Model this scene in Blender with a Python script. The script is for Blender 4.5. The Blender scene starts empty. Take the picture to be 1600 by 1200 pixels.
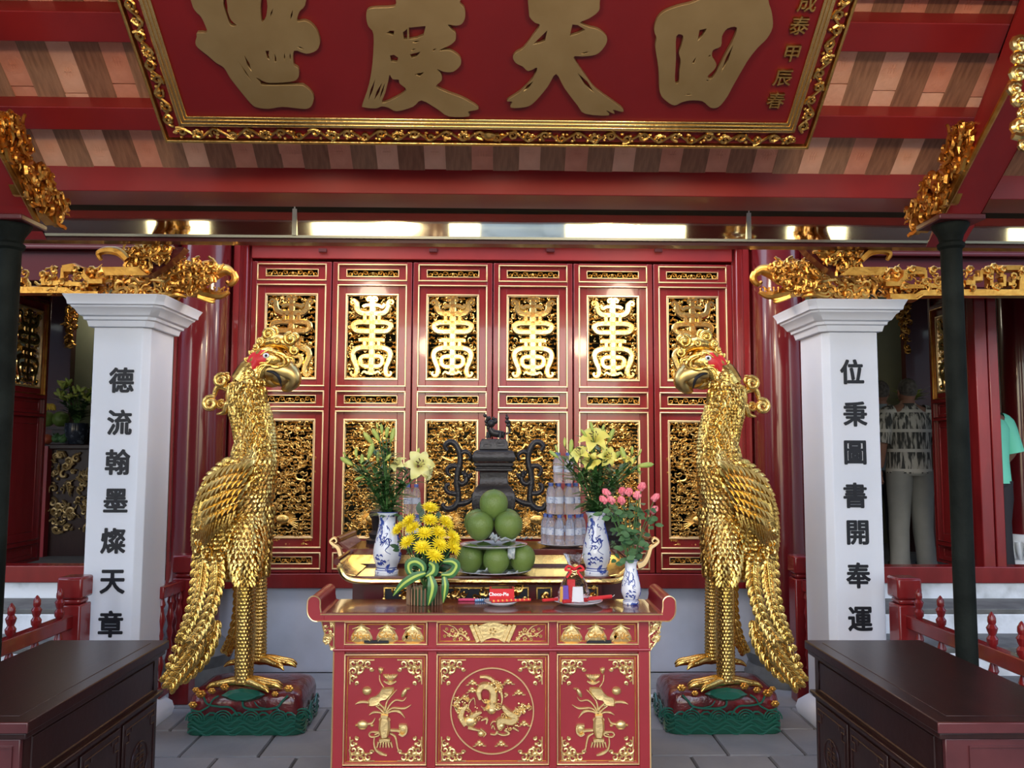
import bpy, bmesh, math, random
import numpy as np
from mathutils import Vector, Matrix
R = math.radians
sc = bpy.context.scene
COL = sc.collection
# ------------------------------------------------------------------ camera
H = 1.55
F = 1300.0
YAW, PITCH, ROLL = R(1.07), R(4.6), R(0.21)
camd = bpy.data.cameras.new('camera'); cam = bpy.data.objects.new('camera', camd); COL.objects.link(cam)
camd.sensor_width = 36; camd.lens = F / 1600 * 36; camd.clip_start = .02; camd.clip_end = 500
fw = Vector((math.sin(YAW) * math.cos(PITCH), math.cos(YAW) * math.cos(PITCH), math.sin(PITCH)))
rt = Vector((math.cos(YAW), -math.sin(YAW), 0)); up = rt.cross(fw)
r2 = rt * math.cos(ROLL) + up * math.sin(ROLL); u2 = -rt * math.sin(ROLL) + up * math.cos(ROLL)
cam.matrix_world = Matrix(((r2.x, u2.x, -fw.x, 0), (r2.y, u2.y, -fw.y, 0), (r2.z, u2.z, -fw.z, H), (0, 0, 0, 1)))
sc.camera = cam
CAM = Vector((0, 0, H))
# ------------------------------------------------------------------ world, sun, lamps, exposure
w = bpy.data.worlds.new('world'); sc.world = w; w.use_nodes = True
nt = w.node_tree; bg = nt.nodes['Background']
sky = nt.nodes.new('ShaderNodeTexSky'); sky.sky_type = 'NISHITA'; sky.sun_disc = False
sky.sun_elevation = R(48); sky.sun_rotation = R(200); sky.air_density = 1.2; sky.dust_density = 1.6; sky.ozone_density = 1.0
nt.links.new(sky.outputs[0], bg.inputs[0]); bg.inputs[1].default_value = .72
def area(name, loc, to, size, size_y, energy, col):
    l = bpy.data.lights.new(name, 'AREA'); l.shape = 'RECTANGLE'; l.size = size; l.size_y = size_y; l.energy = energy; l.color = col
    o = bpy.data.objects.new(name, l); COL.objects.link(o); o.location = loc
    o.rotation_euler = (Vector(to) - Vector(loc)).to_track_quat('-Z', 'Y').to_euler(); return o
def point(name, loc, e, col, rad=.12):
    l = bpy.data.lights.new(name, 'POINT'); l.energy = e; l.color = col; l.shadow_soft_size = rad
    o = bpy.data.objects.new(name, l); COL.objects.link(o); o.location = loc; return o
point('warm_lamp', (-.9, 1.2, 2.9), 62, (1.0, .70, .44))
point('warm_lamp', (1.1, 1.2, 2.9), 66, (1.0, .70, .44))
point('gutter_lamp', (-1.05, 4.95, 2.86), 20, (1.0, .80, .58)); point('gutter_lamp', (1.05, 4.95, 2.86), 20, (1.0, .80, .58))
for x_ in (-.95, 0, .95): point('signboard_fill', (x_, 3.28, 3.2), 1.9, (1.0, .78, .56), .05)  # unseen fill lights, added to brighten the tiles shaded by the signboard
point('hall_fill', (3.1, 9.0, 3.1), 8, (1.0, .9, .7)); point('hall_fill', (-4.6, 9.2, 3.1), 5, (1.0, .9, .7))  # unseen fills, added to lift the dark side halls
sc.view_settings.view_transform = 'Standard'; sc.view_settings.look = 'None'
sc.view_settings.exposure = 0.0; sc.view_settings.gamma = 1.0; sc.view_settings.use_curve_mapping = False
sc.cycles.max_bounces = 8; sc.cycles.sample_clamp_indirect = 6

# ------------------------------------------------------------------ pixel helpers (a ray of the 1600x1200 frame met with a real plane)
def ray(px, py): return (fw * F + r2 * (px - 800) - u2 * (py - 600)).normalized()
def at(px, py, Y):
    d = ray(px, py); return CAM + d * (Y / d.y)
def atz(px, py, z):
    d = ray(px, py); return CAM + d * ((z - H) / d.z)
def atx(px, py, X):
    d = ray(px, py); return CAM + d * (X / d.x)
def onplane(px, py, o, n):
    d = ray(px, py); return CAM + d * ((o - CAM).dot(n) / d.dot(n))
def zz(py, Y, px=770): return at(px, py, Y).z
def proj(p):
    v = Vector(p) - CAM; d = v.dot(fw); return (800 + F * v.dot(r2) / d, 600 - F * v.dot(u2) / d)
# ------------------------------------------------------------------ materials
MATS = {}
def mat(name, col, rough=.5, metal=0., col2=None, nscale=6., nstretch=(1, 1, 1), bump=0., bscale=40., coat=0., trans=0., ior=1.45, spec=None, btype='noise', voro=None, emis=None, lo=.35, hi=.65, sss=0):
    m = bpy.data.materials.new(name); m.use_nodes = True; n = m.node_tree; b = n.nodes['Principled BSDF']; L = n.links
    def S(k, v):
        if k in b.inputs: b.inputs[k].default_value = v
    S('Base Color', (*col, 1)); S('Roughness', rough); S('Metallic', metal); S('Coat Weight', coat); S('Coat Roughness', .06); S('Transmission Weight', trans); S('IOR', ior)
    if spec is not None: S('Specular IOR Level', spec)
    if sss: S('Subsurface Weight', sss); S('Subsurface Radius', (.02, .01, .005))
    if emis: S('Emission Color', (*emis[:3], 1)); S('Emission Strength', emis[3])
    tc = n.nodes.new('ShaderNodeTexCoord'); mp = n.nodes.new('ShaderNodeMapping'); mp.inputs['Scale'].default_value = nstretch; L.new(tc.outputs['Object'], mp.inputs[0])
    if col2 is not None:
        t = n.nodes.new('ShaderNodeTexNoise'); t.inputs['Scale'].default_value = nscale; t.inputs['Detail'].default_value = 5; L.new(mp.outputs[0], t.inputs['Vector'])
        cr = n.nodes.new('ShaderNodeValToRGB'); cr.color_ramp.elements[0].position = lo; cr.color_ramp.elements[1].position = hi
        cr.color_ramp.elements[0].color = (*col, 1); cr.color_ramp.elements[1].color = (*col2, 1)
        L.new(t.outputs[0], cr.inputs[0]); L.new(cr.outputs[0], b.inputs['Base Color'])
    if bump:
        bp = n.nodes.new('ShaderNodeBump'); bp.inputs['Strength'].default_value = bump; bp.inputs['Distance'].default_value = .01
        if btype == 'voronoi':
            t = n.nodes.new('ShaderNodeTexVoronoi'); t.inputs['Scale'].default_value = bscale; L.new(mp.outputs[0], t.inputs['Vector']); L.new(t.outputs['Distance'], bp.inputs['Height']); bp.invert = True
        elif btype == 'wave':
            t = n.nodes.new('ShaderNodeTexWave'); t.inputs['Scale'].default_value = bscale; t.inputs['Distortion'].default_value = 3; L.new(mp.outputs[0], t.inputs['Vector']); L.new(t.outputs[0], bp.inputs['Height'])
        else:
            t = n.nodes.new('ShaderNodeTexNoise'); t.inputs['Scale'].default_value = bscale; t.inputs['Detail'].default_value = 3; L.new(mp.outputs[0], t.inputs['Vector']); L.new(t.outputs[0], bp.inputs['Height'])
        L.new(bp.outputs[0], b.inputs['Normal'])
    MATS[name] = m; return m
RED = mat('red_lacquer', (.15, .008, .009), .24, col2=(.19, .011, .012), nscale=4, coat=.35, bump=.10, bscale=5, nstretch=(3, 3, .8))
REDC = mat('red_column', (.10, .006, .008), .2, coat=.5, bump=.16, bscale=4, nstretch=(4, 4, .5))
REDB = mat('red_beam', (.25, .013, .012), .38, col2=(.20, .010, .010), nscale=3, coat=.1)
REDD = mat('dark_red_beam', (.07, .006, .007), .35, coat=.2)
REDT = mat('altar_red', (.25, .014, .022), .35, coat=.2, col2=(.28, .017, .027), nscale=5)
REDP = mat('plaque_red', (.16, .005, .007), .45, col2=(.14, .004, .006), nscale=3)
BROWNT = mat('table_top_brown', (.13, .022, .012), .18, col2=(.09, .014, .009), nscale=9, nstretch=(1, 8, 1), coat=.5)
GOLD = mat('bright_gold', (.86, .60, .22), .2, 1., bump=.12, bscale=30)
GOLDM = mat('carved_gold', (.80, .52, .16), .3, 1., col2=(.62, .36, .09), nscale=25, bump=.25, bscale=90)
GOLDL = mat('gilt_line', (.90, .66, .34), .3, .85)
GOLDD = mat('amber_gold', (.74, .40, .09), .34, 1., col2=(.50, .22, .04), nscale=14, bump=.2, bscale=60)
GOLDB = mat('brushed_gold', (.40, .285, .13), .46, .75, col2=(.34, .235, .10), nscale=5)
GOLDP = mat('phoenix_gold', (.82, .56, .18), .24, 1., col2=(.66, .42, .10), nscale=9, bump=.2, bscale=70)
GOLDS = mat('scaled_gold', (.86, .62, .22), .26, 1., bump=.9, bscale=58, btype='voronoi')
GOLDR = mat('relief_gold', (.76, .57, .26), .38, .85, bump=.2, bscale=80)
DGREEN = mat('base_green', (.010, .075, .048), .25, coat=.3, bump=.2, bscale=30)
DGREEN2 = mat('relief_green', (.016, .11, .075), .22, coat=.4)
ROCKRED = mat('rock_red', (.16, .012, .014), .25, col2=(.07, .01, .012), nscale=12, coat=.5, bump=.9, bscale=22)
WHITEP = mat('white_plaster', (.68, .71, .77), .7, col2=(.64, .68, .745), nscale=2.5, bump=.12, bscale=14)
DADO = mat('dado_plaster', (.50, .53, .60), .75, col2=(.38, .40, .44), nscale=2.2, bump=.15, bscale=12, lo=.4, hi=.75)
STEPW = mat('step_whitewash', (.72, .76, .80), .8, col2=(.42, .45, .46), nscale=5, lo=.5, hi=.72, bump=.2, bscale=30)
STEPG = mat('step_stone', (.15, .15, .14), .8, col2=(.10, .10, .095), nscale=8, bump=.3, bscale=30)
INK = mat('black_ink', (.006, .007, .012), .5)
IRON = mat('dark_iron', (.005, .007, .006), .7, col2=(.012, .016, .014), nscale=7, bump=.25, bscale=60, spec=.12)
BRONZE = mat('black_bronze', (.022, .021, .023), .38, .3, col2=(.035, .032, .032), nscale=10, bump=.25, bscale=60)
DWOOD = mat('dark_rosewood', (.018, .006, .006), .3, col2=(.026, .009, .008), nscale=5, nstretch=(10, 1, 1), coat=.05, spec=.4, bump=.06, bscale=30)
DWOODE = mat('rosewood_end', (.085, .020, .022), .3, col2=(.06, .014, .016), nscale=8, coat=.3)
TILE_A = mat('terracotta', (.70, .31, .20), .8, col2=(.58, .24, .15), nscale=9, bump=.3, bscale=60)
TILE_B = mat('terracotta_pale', (.82, .47, .32), .8, col2=(.70, .38, .25), nscale=9, bump=.3, bscale=60)
BATTEN = mat('batten_wood', (.34, .155, .085), .7, col2=(.22, .10, .055), nscale=5, nstretch=(14, 2, 2), bump=.25, bscale=50)
BATTEN2 = mat('batten_wood_grey', (.40, .21, .12), .75, col2=(.27, .14, .08), nscale=5, nstretch=(14, 2, 2), bump=.25, bscale=50)
def stone(name, c1, c2): return mat(name, c1, .72, col2=c2, nscale=3.5, bump=.2, bscale=18)
FLOORS = [stone('floor_tile_a', (.22, .225, .235), (.28, .285, .295)), stone('floor_tile_b', (.25, .25, .25), (.20, .202, .21)), stone('floor_tile_c', (.20, .205, .215), (.26, .265, .27))]
GROUT = mat('grout', (.06, .06, .058), .9)
MIRROR = mat('polished_brass', (.80, .78, .60), .045, 1., bump=.10, bscale=1.6, nstretch=(1, 1, .6))
HALLW = mat('hall_wall_green', (.30, .33, .23), .8, col2=(.36, .39, .28), nscale=2)
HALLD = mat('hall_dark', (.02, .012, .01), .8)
PORC = mat('plain_porcelain', (.75, .78, .82), .12, coat=.5)
GREENP = mat('pomelo_skin', (.085, .16, .03), .42, col2=(.15, .225, .05), nscale=3.2, bump=.25, bscale=160)
LEAF = mat('lily_leaf', (.035, .11, .028), .4, col2=(.06, .16, .04), nscale=12)
LEAFD = mat('dark_leaf', (.018, .060, .022), .42, col2=(.03, .09, .035), nscale=12)
ROSEL = mat('rose_leaf', (.045, .12, .045), .5, col2=(.08, .18, .07), nscale=14)
BUD = mat('lily_bud', (.52, .58, .13), .45, col2=(.34, .47, .10), nscale=14)
LILYW = mat('lily_cream', (.80, .78, .36), .5, col2=(.72, .70, .22), nscale=12, sss=.1)
LILYY = mat('lily_yellow', (.82, .70, .10), .5, col2=(.78, .78, .22), nscale=12, sss=.1)
CHRY = mat('chrysanthemum_yellow', (.90, .74, .02), .55, sss=.05)
CHRYC = mat('chrysanthemum_eye', (.60, .50, .02), .6)
ROSE = mat('rose_pink', (.82, .16, .22), .5, col2=(.85, .30, .34), nscale=20)
STEMG = mat('stem_green', (.07, .16, .04), .5)
BAMBOO = mat('bamboo_stick', (.30, .18, .10), .5, col2=(.18, .10, .055), nscale=12)
STAMEN = mat('stamen', (.10, .05, .02), .6)
def clear(name, tint=(.96, .97, 1)): return mat(name, tint, .04, trans=1.0, ior=1.25)
PET = mat('clear_bottle', (.90, .90, .97), .05, trans=.84, ior=1.2, spec=.8)
CAPB = mat('bottle_cap_blue', (.10, .15, .42), .35)
LABELB = mat('bottle_label', (.62, .66, .75), .4, col2=(.30, .36, .55), nscale=55, lo=.58, hi=.66)
PAPER = mat('white_paper', (.75, .78, .78), .8, col2=(.55, .60, .62), nscale=40)
NOTE = mat('banknote', (.62, .66, .62), .7, col2=(.28, .34, .38), nscale=60)
PKRED = mat('pack_red', (.62, .02, .025), .35); WHT = mat('white_ink', (.85, .85, .85), .5)
CANDLE = mat('red_candle', (.66, .035, .04), .4)
PINK = mat('pink_incense', (.62, .06, .16), .5)
SKIN = mat('skin', (.26, .13, .085), .6); HAIR = mat('grey_hair', (.11, .10, .09), .8, col2=(.05, .045, .04), nscale=40)
PANTS = mat('grey_trousers', (.25, .25, .22), .8, col2=(.19, .19, .17), nscale=3); SHIRTB = mat('pale_blue_shirt', (.20, .25, .28), .8)
MINT = mat('mint_shirt', (.16, .62, .44), .7); DARKC = mat('dark_cloth', (.02, .02, .024), .8)
# ------------------------------------------------------------------ mesh builder
def smooth_pts(P, k=6):
    P = [Vector(p) for p in P]; n = len(P)
    if n < 3: return P
    o = []
    for i in range(n - 1):
        a = P[max(i - 1, 0)]; b = P[i]; c = P[i + 1]; d = P[min(i + 2, n - 1)]
        for j in range(k):
            t = j / k; o.append(.5 * ((2 * b) + (c - a) * t + (2 * a - 5 * b + 4 * c - d) * t * t + (3 * b - a - 3 * c + d) * t ** 3))
    o.append(P[-1]); return o
class MB:
    def __init__(s): s.v = []; s.f = []; s.m = []; s.cur = 0
    def add(s, vs, fs, mi=None):
        n = len(s.v); s.v.extend([tuple(p) for p in vs]); s.f.extend([tuple(i + n for i in f) for f in fs]); s.m.extend([s.cur if mi is None else mi] * len(fs))
    def box(s, x0, x1, y0, y1, z0, z1, M=None):
        P = [(x0, y0, z0), (x1, y0, z0), (x1, y1, z0), (x0, y1, z0), (x0, y0, z1), (x1, y0, z1), (x1, y1, z1), (x0, y1, z1)]
        if M is not None: P = [M @ Vector(p) for p in P]
        s.add(P, [(3, 2, 1, 0), (4, 5, 6, 7), (0, 1, 5, 4), (1, 2, 6, 5), (2, 3, 7, 6), (3, 0, 4, 7)]); return s
    def hull8(s, P): s.add(P, [(3, 2, 1, 0), (4, 5, 6, 7), (0, 1, 5, 4), (1, 2, 6, 5), (2, 3, 7, 6), (3, 0, 4, 7)]); return s
    def frame(s, x0, x1, z0, z1, w, y0, y1):
        s.box(x0, x1, y0, y1, z1 - w, z1); s.box(x0, x1, y0, y1, z0, z0 + w); s.box(x0, x0 + w, y0, y1, z0 + w, z1 - w); s.box(x1 - w, x1, y0, y1, z0 + w, z1 - w); return s
    def tube(s, P, r, n=6, up=None, flat=1., cap=True):
        P = [Vector(p) for p in P]; N = len(P)
        if N < 2: return s
        rr = r if isinstance(r, (list, tuple)) else [r] * N
        if len(rr) != N: rr = [float(np.interp(i / (N - 1) * (len(rr) - 1), range(len(rr)), rr)) for i in range(N)]
        ref = Vector(up) if up is not None else None
        vs = []; 
        t0 = (P[1] - P[0]).normalized()
        nn = ref if ref is not None else (Vector((0, 0, 1)) if abs(t0.z) < .9 else Vector((1, 0, 0)))
        for i in range(N):
            t = (P[min(i + 1, N - 1)] - P[max(i - 1, 0)])
            t = t.normalized() if t.length > 1e-9 else t0
            a = nn - t * nn.dot(t)
            if a.length < 1e-5: a = t.orthogonal()
            a.normalize(); b = t.cross(a)
            if ref is None: nn = a
            for k in range(n):
                g = 2 * math.pi * k / n; vs.append(P[i] + (a * (math.cos(g) * flat) + b * math.sin(g)) * rr[i])
        fs = [(i * n + k, i * n + (k + 1) % n, (i + 1) * n + (k + 1) % n, (i + 1) * n + k) for i in range(N - 1) for k in range(n)]
        if cap: fs.append(tuple(range(n - 1, -1, -1))); fs.append(tuple((N - 1) * n + k for k in range(n)))
        s.add(vs, fs); return s
    def ribbon(s, P, w, nrm, h, base=0.):           # raised flat stroke: P points on a plane of normal nrm
        P = [Vector(p) for p in P]; N = len(P); nrm = Vector(nrm); vs = []
        ww = w if isinstance(w, (list, tuple)) else [w] * N
        if len(ww) != N: ww = [float(np.interp(i / (N - 1) * (len(ww) - 1), range(len(ww)), ww)) for i in range(N)]
        for i in range(N):
            t = (P[min(i + 1, N - 1)] - P[max(i - 1, 0)]).normalized(); sd = t.cross(nrm).normalized()
            for a, b in ((-1, 0), (-1, .45), (-.62, 1), (.62, 1), (1, .45), (1, 0)): vs.append(P[i] + sd * (a * ww[i]) + nrm * (base + h * b))
        fs = [(i * 6 + k, i * 6 + k + 1, (i + 1) * 6 + k + 1, (i + 1) * 6 + k) for i in range(N - 1) for k in range(5)]
        fs += [(5, 4, 3, 2, 1, 0), tuple((N - 1) * 6 + k for k in range(6))]
        s.add(vs, fs); return s
    def lathe(s, prof, c=(0, 0, 0), n=24, sx=1., sy=1., cap=True, M=None):
        vs = []; c = Vector(c)
        for r, z in prof:
            for k in range(n):
                g = 2 * math.pi * k / n; p = Vector((r * math.cos(g) * sx, r * math.sin(g) * sy, z)); vs.append((M @ p if M is not None else p) + c)
        N = len(prof); fs = [(i * n + k, i * n + (k + 1) % n, (i + 1) * n + (k + 1) % n, (i + 1) * n + k) for i in range(N - 1) for k in range(n)]
        if cap: fs.append(tuple(range(n - 1, -1, -1))); fs.append(tuple((N - 1) * n + k for k in range(n)))
        s.add(vs, fs); return s
    def sphere(s, c, r, n=10, m=6, sc3=(1, 1, 1), M=None):
        vs = []; c = Vector(c)
        for i in range(1, m):
            ph = math.pi * i / m
            for k in range(n):
                g = 2 * math.pi * k / n; p = Vector((math.sin(ph) * math.cos(g) * sc3[0], math.sin(ph) * math.sin(g) * sc3[1], math.cos(ph) * sc3[2])) * r
                vs.append((M @ p if M is not None else p) + c)
        tp = Vector((0, 0, r * sc3[2])); bt = Vector((0, 0, -r * sc3[2]))
        if M is not None: tp = M @ tp; bt = M @ bt
        vs += [tp + c, bt + c]; T = len(vs) - 2
        fs = [(i * n + k, (i + 1) * n + k, (i + 1) * n + (k + 1) % n, i * n + (k + 1) % n) for i in range(m - 2) for k in range(n)]
        fs += [(T, k, (k + 1) % n) for k in range(n)] + [(T + 1, (m - 2) * n + (k + 1) % n, (m - 2) * n + k) for k in range(n)]
        s.add(vs, fs); return s
    def prism(s, poly, ax, o, d):                   # 2D poly in plane (ax[0], ax[1]) at o extruded along vector d
        a, b = Vector(ax[0]), Vector(ax[1]); o = Vector(o); d = Vector(d); n = len(poly)
        vs = [o + a * p[0] + b * p[1] for p in poly]; vs += [p + d for p in vs]
        s.add(vs, [tuple(range(n)), tuple(range(2 * n - 1, n - 1, -1))] + [(i, i + n, (i + 1) % n + n, (i + 1) % n) for i in range(n)]); return s
    def leaf(s, p, d, n, L, W, curl=.15, fold=.12, seg=5, shape=None):   # a leaf blade from p along d, normal n
        p = Vector(p); d = Vector(d).normalized(); n = Vector(n); n = (n - d * n.dot(d)); n = n.normalized() if n.length > 1e-6 else d.orthogonal().normalized(); sd = d.cross(n)
        vs = []
        for i in range(seg + 1):
            t = i / seg; ww = W * (shape[i] if shape else math.sin(math.pi * min(1, t * .93 + .05)) ** .8)
            c = p + d * (L * t) - n * (curl * L * t * t); vs += [c + sd * ww + n * (fold * ww), c, c - sd * ww + n * (fold * ww)]
        fs = []
        for i in range(seg): a = i * 3; fs += [(a, a + 1, a + 4, a + 3), (a + 1, a + 2, a + 5, a + 4)]
        s.add(vs, fs); return s
    def build(s, name, mats, parent=None, smooth=35, bevel=0, solid=0, sub=0):
        me = bpy.data.meshes.new(name); O = worg(parent)
        vv = [(p[0] - O[0], p[1] - O[1], p[2] - O[2]) for p in s.v]
        me.from_pydata(vv, [], s.f)
        if not isinstance(mats, (list, tuple)): mats = [mats]
        for m in mats: me.materials.append(m)
        if len(mats) > 1: me.polygons.foreach_set('material_index', s.m)
        if smooth:
            me.polygons.foreach_set('use_smooth', [True] * len(me.polygons)); me.set_sharp_from_angle(angle=R(smooth))
        me.update()
        o = bpy.data.objects.new(name, me); COL.objects.link(o)
        if parent is not None: o.parent = parent
        if solid: q = o.modifiers.new('s', 'SOLIDIFY'); q.thickness = solid; q.offset = 0
        if bevel: q = o.modifiers.new('b', 'BEVEL'); q.width = bevel; q.segments = 2; q.limit_method = 'ANGLE'; q.angle_limit = R(40)
        if sub: q = o.modifiers.new('u', 'SUBSURF'); q.levels = sub; q.render_levels = sub
        return o
ORG = {}
def worg(o):
    if o is None: return Vector((0, 0, 0))
    while o.parent is not None: o = o.parent
    return ORG.get(o.name, Vector((0, 0, 0)))
def thing(name, label=None, cat=None, loc=(0, 0, 0), group=None, kind=None):
    o = bpy.data.objects.new(name, None); COL.objects.link(o); o.location = loc; o.empty_display_size = .05; ORG[o.name] = Vector(loc)
    return tag(o, label, cat, group, kind)
def tag(o, label=None, cat=None, group=None, kind=None):
    if label: o['label'] = label
    if cat: o['category'] = cat
    if group: o['group'] = group
    if kind: o['kind'] = kind
    return o
def kids(o): return [c for c in bpy.data.objects if c.parent == o]
def dup(root, loc=None, rotz=None, scale=None, label=None, group=None, name=None):
    def rec(o, par):
        c = o.copy(); COL.objects.link(c)
        if par is not None: c.parent = par
        for k in CH.get(o.name, []): rec(k, c)
        return c
    global CH
    CH = {}
    for o in bpy.data.objects:
        if o.parent is not None: CH.setdefault(o.parent.name, []).append(o)
    r = rec(root, None)
    if name: r.name = name
    if loc is not None: r.location = loc
    if rotz is not None: r.rotation_euler = (0, 0, rotz)
    if scale is not None: r.scale = scale
    ORG[r.name] = Vector(r.location)
    if label: r['label'] = label
    if group: r['group'] = group
    return r
def one(mb, name, mats, label, cat, group=None, kind=None, **k):     # a top-level thing of a single mesh
    return tag(mb.build(name, mats, **k), label, cat, group, kind)
def struct(mb, name, mats, parent=None, **k):
    o = mb.build(name, mats, parent, **k)
    if parent is None: o['kind'] = 'structure'
    return o
def text_mesh(name, body, M, size, ext, mats, parent, off=.0, scx=1.0, bold=0):
    c = bpy.data.curves.new('t', 'FONT'); c.body = body; c.size = 1; c.extrude = ext / size; c.offset = off; c.align_x = 'CENTER'; c.align_y = 'CENTER'; c.resolution_u = 3
    o = bpy.data.objects.new('t', c); COL.objects.link(o)
    dg = bpy.context.evaluated_depsgraph_get(); me = bpy.data.meshes.new_from_object(o.evaluated_get(dg)); bpy.data.objects.remove(o)
    ob = worg(parent); me.name = name
    X = [v.co for v in me.vertices]
    cx = (min(p.x for p in X) + max(p.x for p in X)) / 2; cy = (min(p.y for p in X) + max(p.y for p in X)) / 2
    me.transform(Matrix.Translation(-ob) @ M @ Matrix.Diagonal((size * scx, size, size, 1)) @ Matrix.Translation((-cx, -cy, 0)))
    me.materials.clear(); me.materials.append(mats)
    if bold:
        bm = bmesh.new(); bm.from_mesh(me)
        for k in range(6):
            me2 = me.copy(); g = k * 1.0472; me2.transform(Matrix.Translation(M.to_3x3() @ Vector((math.cos(g) * bold, math.sin(g) * bold, -.0001 * (k + 1))))); bm.from_mesh(me2); bpy.data.meshes.remove(me2)
        bm.to_mesh(me); bm.free()
    q = bpy.data.objects.new(name, me); COL.objects.link(q)
    if parent is not None: q.parent = parent
    return q
def frameM(o, x, y, z=None):
    x = Vector(x); y = Vector(y); z = x.cross(y) if z is None else Vector(z)
    return Matrix(((x.x, y.x, z.x, o[0]), (x.y, y.y, z.y, o[1]), (x.z, y.z, z.z, o[2]), (0, 0, 0, 1)))
# ------------------------------------------------------------------ carving helpers
def spiral(o, ax, ay, r, turns=1.2, a0=0., tail=0., flip=1, n=12, rmin=.15):
    o = Vector(o); ax = Vector(ax); ay = Vector(ay); P = []
    for i in range(n + 1):
        t = i / n; rad = r * (1 - (1 - rmin) * t); g = a0 + flip * turns * 2 * math.pi * t
        P.append(o + ax * (rad * math.cos(g)) + ay * (rad * math.sin(g)))
    if tail:
        g = a0 - flip * .4; d = -(ax * -math.sin(a0) + ay * math.cos(a0)) * flip
        P = [P[0] + d * tail + (P[0] - o).normalized() * tail * .25, P[0] + d * tail * .5] + P
    return P
def cloud(mb, o, ax, ay, nrm, s, rnd, n=3, tails=1):
    o = Vector(o); ax = Vector(ax); ay = Vector(ay); nrm = Vector(nrm)
    for k in range(n):
        off = ax * ((k - (n - 1) / 2) * s * .95) + ay * (s * (.35 if k == 1 else 0) + rnd.uniform(-.15, .15) * s)
        mb.tube(spiral(o + off + nrm * rnd.uniform(0, s * .4), ax, ay, s * rnd.uniform(.45, .65), 1.1, rnd.uniform(0, 6.28), 0, rnd.choice((-1, 1)), 8), [s * .17, s * .22, s * .16], 4)
    for q in range(tails):
        sg = rnd.choice((-1, 1)); a = o + ax * sg * s * 1.1
        mb.tube([a, a + ax * sg * s * .7 - ay * s * .25, a + ax * sg * s * 1.6 - ay * s * .1], [s * .22, s * .17, s * .03], 4)
def inside(p, poly):
    x, y = p; c = False; n = len(poly)
    for i in range(n):
        x1, y1 = poly[i]; x2, y2 = poly[i - 1]
        if (y1 > y) != (y2 > y) and x < (x2 - x1) * (y - y1) / (y2 - y1) + x1: c = not c
    return c
def carve(mb, poly, to3d, ax, ay, nrm, s, n, rnd, depth=.03):      # fill a polygon (pixels or metres, mapped by to3d) with carved scrolls
    xs = [p[0] for p in poly]; ys = [p[1] for p in poly]; k = 0; tries = 0
    while k < n and tries < n * 20:
        tries += 1; p = (rnd.uniform(min(xs), max(xs)), rnd.uniform(min(ys), max(ys)))
        if not inside(p, poly): continue
        k += 1; o = Vector(to3d(*p)) + Vector(nrm) * rnd.uniform(0, depth); sz = s * rnd.uniform(.6, 1.3); q = rnd.random()
        if q < .55: mb.tube(spiral(o, ax, ay, sz, rnd.uniform(.8, 1.5), rnd.uniform(0, 6.28), sz * rnd.uniform(0, 1.5), rnd.choice((-1, 1)), 9), [sz * .3, sz * .36, sz * .2], 5)
        elif q < .8: mb.sphere(o, sz * .42, 6, 4)
        else:
            g = rnd.uniform(0, 6.28); d = Vector(ax) * math.cos(g) + Vector(ay) * math.sin(g); e = Vector(ax) * -math.sin(g) + Vector(ay) * math.cos(g)
            mb.tube([o - d * sz * 1.3, o - d * sz * .4 + e * sz * .4, o + d * sz * .5 + e * sz * .1, o + d * sz * 1.4 + e * sz * .6], [sz * .1, sz * .34, sz * .28, sz * .04], 5)
X3, Y3, Z3 = Vector((1, 0, 0)), Vector((0, 1, 0)), Vector((0, 0, 1)); FR = Vector((0, -1, 0))
# ================================================================== SETTING
YW = 6.0                                                   # plane of the carved doors
rnd = random.Random(4)
# floor tiles
fl = MB().box(-7, 7, -9, YW + .1, -.08, -.012); floor = struct(fl, 'floor', GROUT)
tiles = []
meshes = []
for k in range(3):
    t = MB(); a, b = .40, .40; c = .006
    t.add([(-a / 2 + c, -b / 2 + c, -.012), (a / 2 - c, -b / 2 + c, -.012), (a / 2 - c, b / 2 - c, -.012), (-a / 2 + c, b / 2 - c, -.012),
           (-a / 2 + .010, -b / 2 + .010, 0), (a / 2 - .010, -b / 2 + .010, 0), (a / 2 - .010, b / 2 - .010, 0), (-a / 2 + .010, b / 2 - .010, 0)],
          [(4, 5, 6, 7), (0, 1, 5, 4), (1, 2, 6, 5), (2, 3, 7, 6), (3, 0, 4, 7)])
    o = t.build('tile', FLOORS[k], floor, smooth=0); meshes.append(o.data); o.location = (0 + (k - 1) * .4, 3.0, 0)
    tiles.append(o)
far = MB(); far.cur = 0
for j in range(-1, 15):
    for i in range(-9, 10):
        x = i * .4 + (.2 if j % 2 else 0); y = .6 + j * .4 - .2 + .0
        y = 5.78 - (14 - j) * .4
        if j == 14: pass
        if abs(x) > 2.3 and y > 4.4: continue
        if y > 5.8: continue
        if y > 2.6 and abs(x) < 2.6:
            o = bpy.data.objects.new('tile', meshes[rnd.randrange(3)]); COL.objects.link(o); o.parent = floor; o.location = (x, y, rnd.uniform(-.0015, .0015)); o.rotation_euler = (0, 0, R(180) * rnd.randrange(2))
        else: far.box(x - .193, x + .193, y - .193, y + .193, -.012, 0)
for o in tiles: bpy.data.objects.remove(o)
q = far.build('outer_tiles', FLOORS[0], floor, smooth=0); q['kind'] = 'stuff'
# courtyard ground and the facing gate, in front of the porch (seen only as reflections)
struct(MB().box(-30, 30, -30, -9, -.15, -.05), 'ground', stone('yard_paving', (.30, .30, .29), (.38, .38, .36)))
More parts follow.
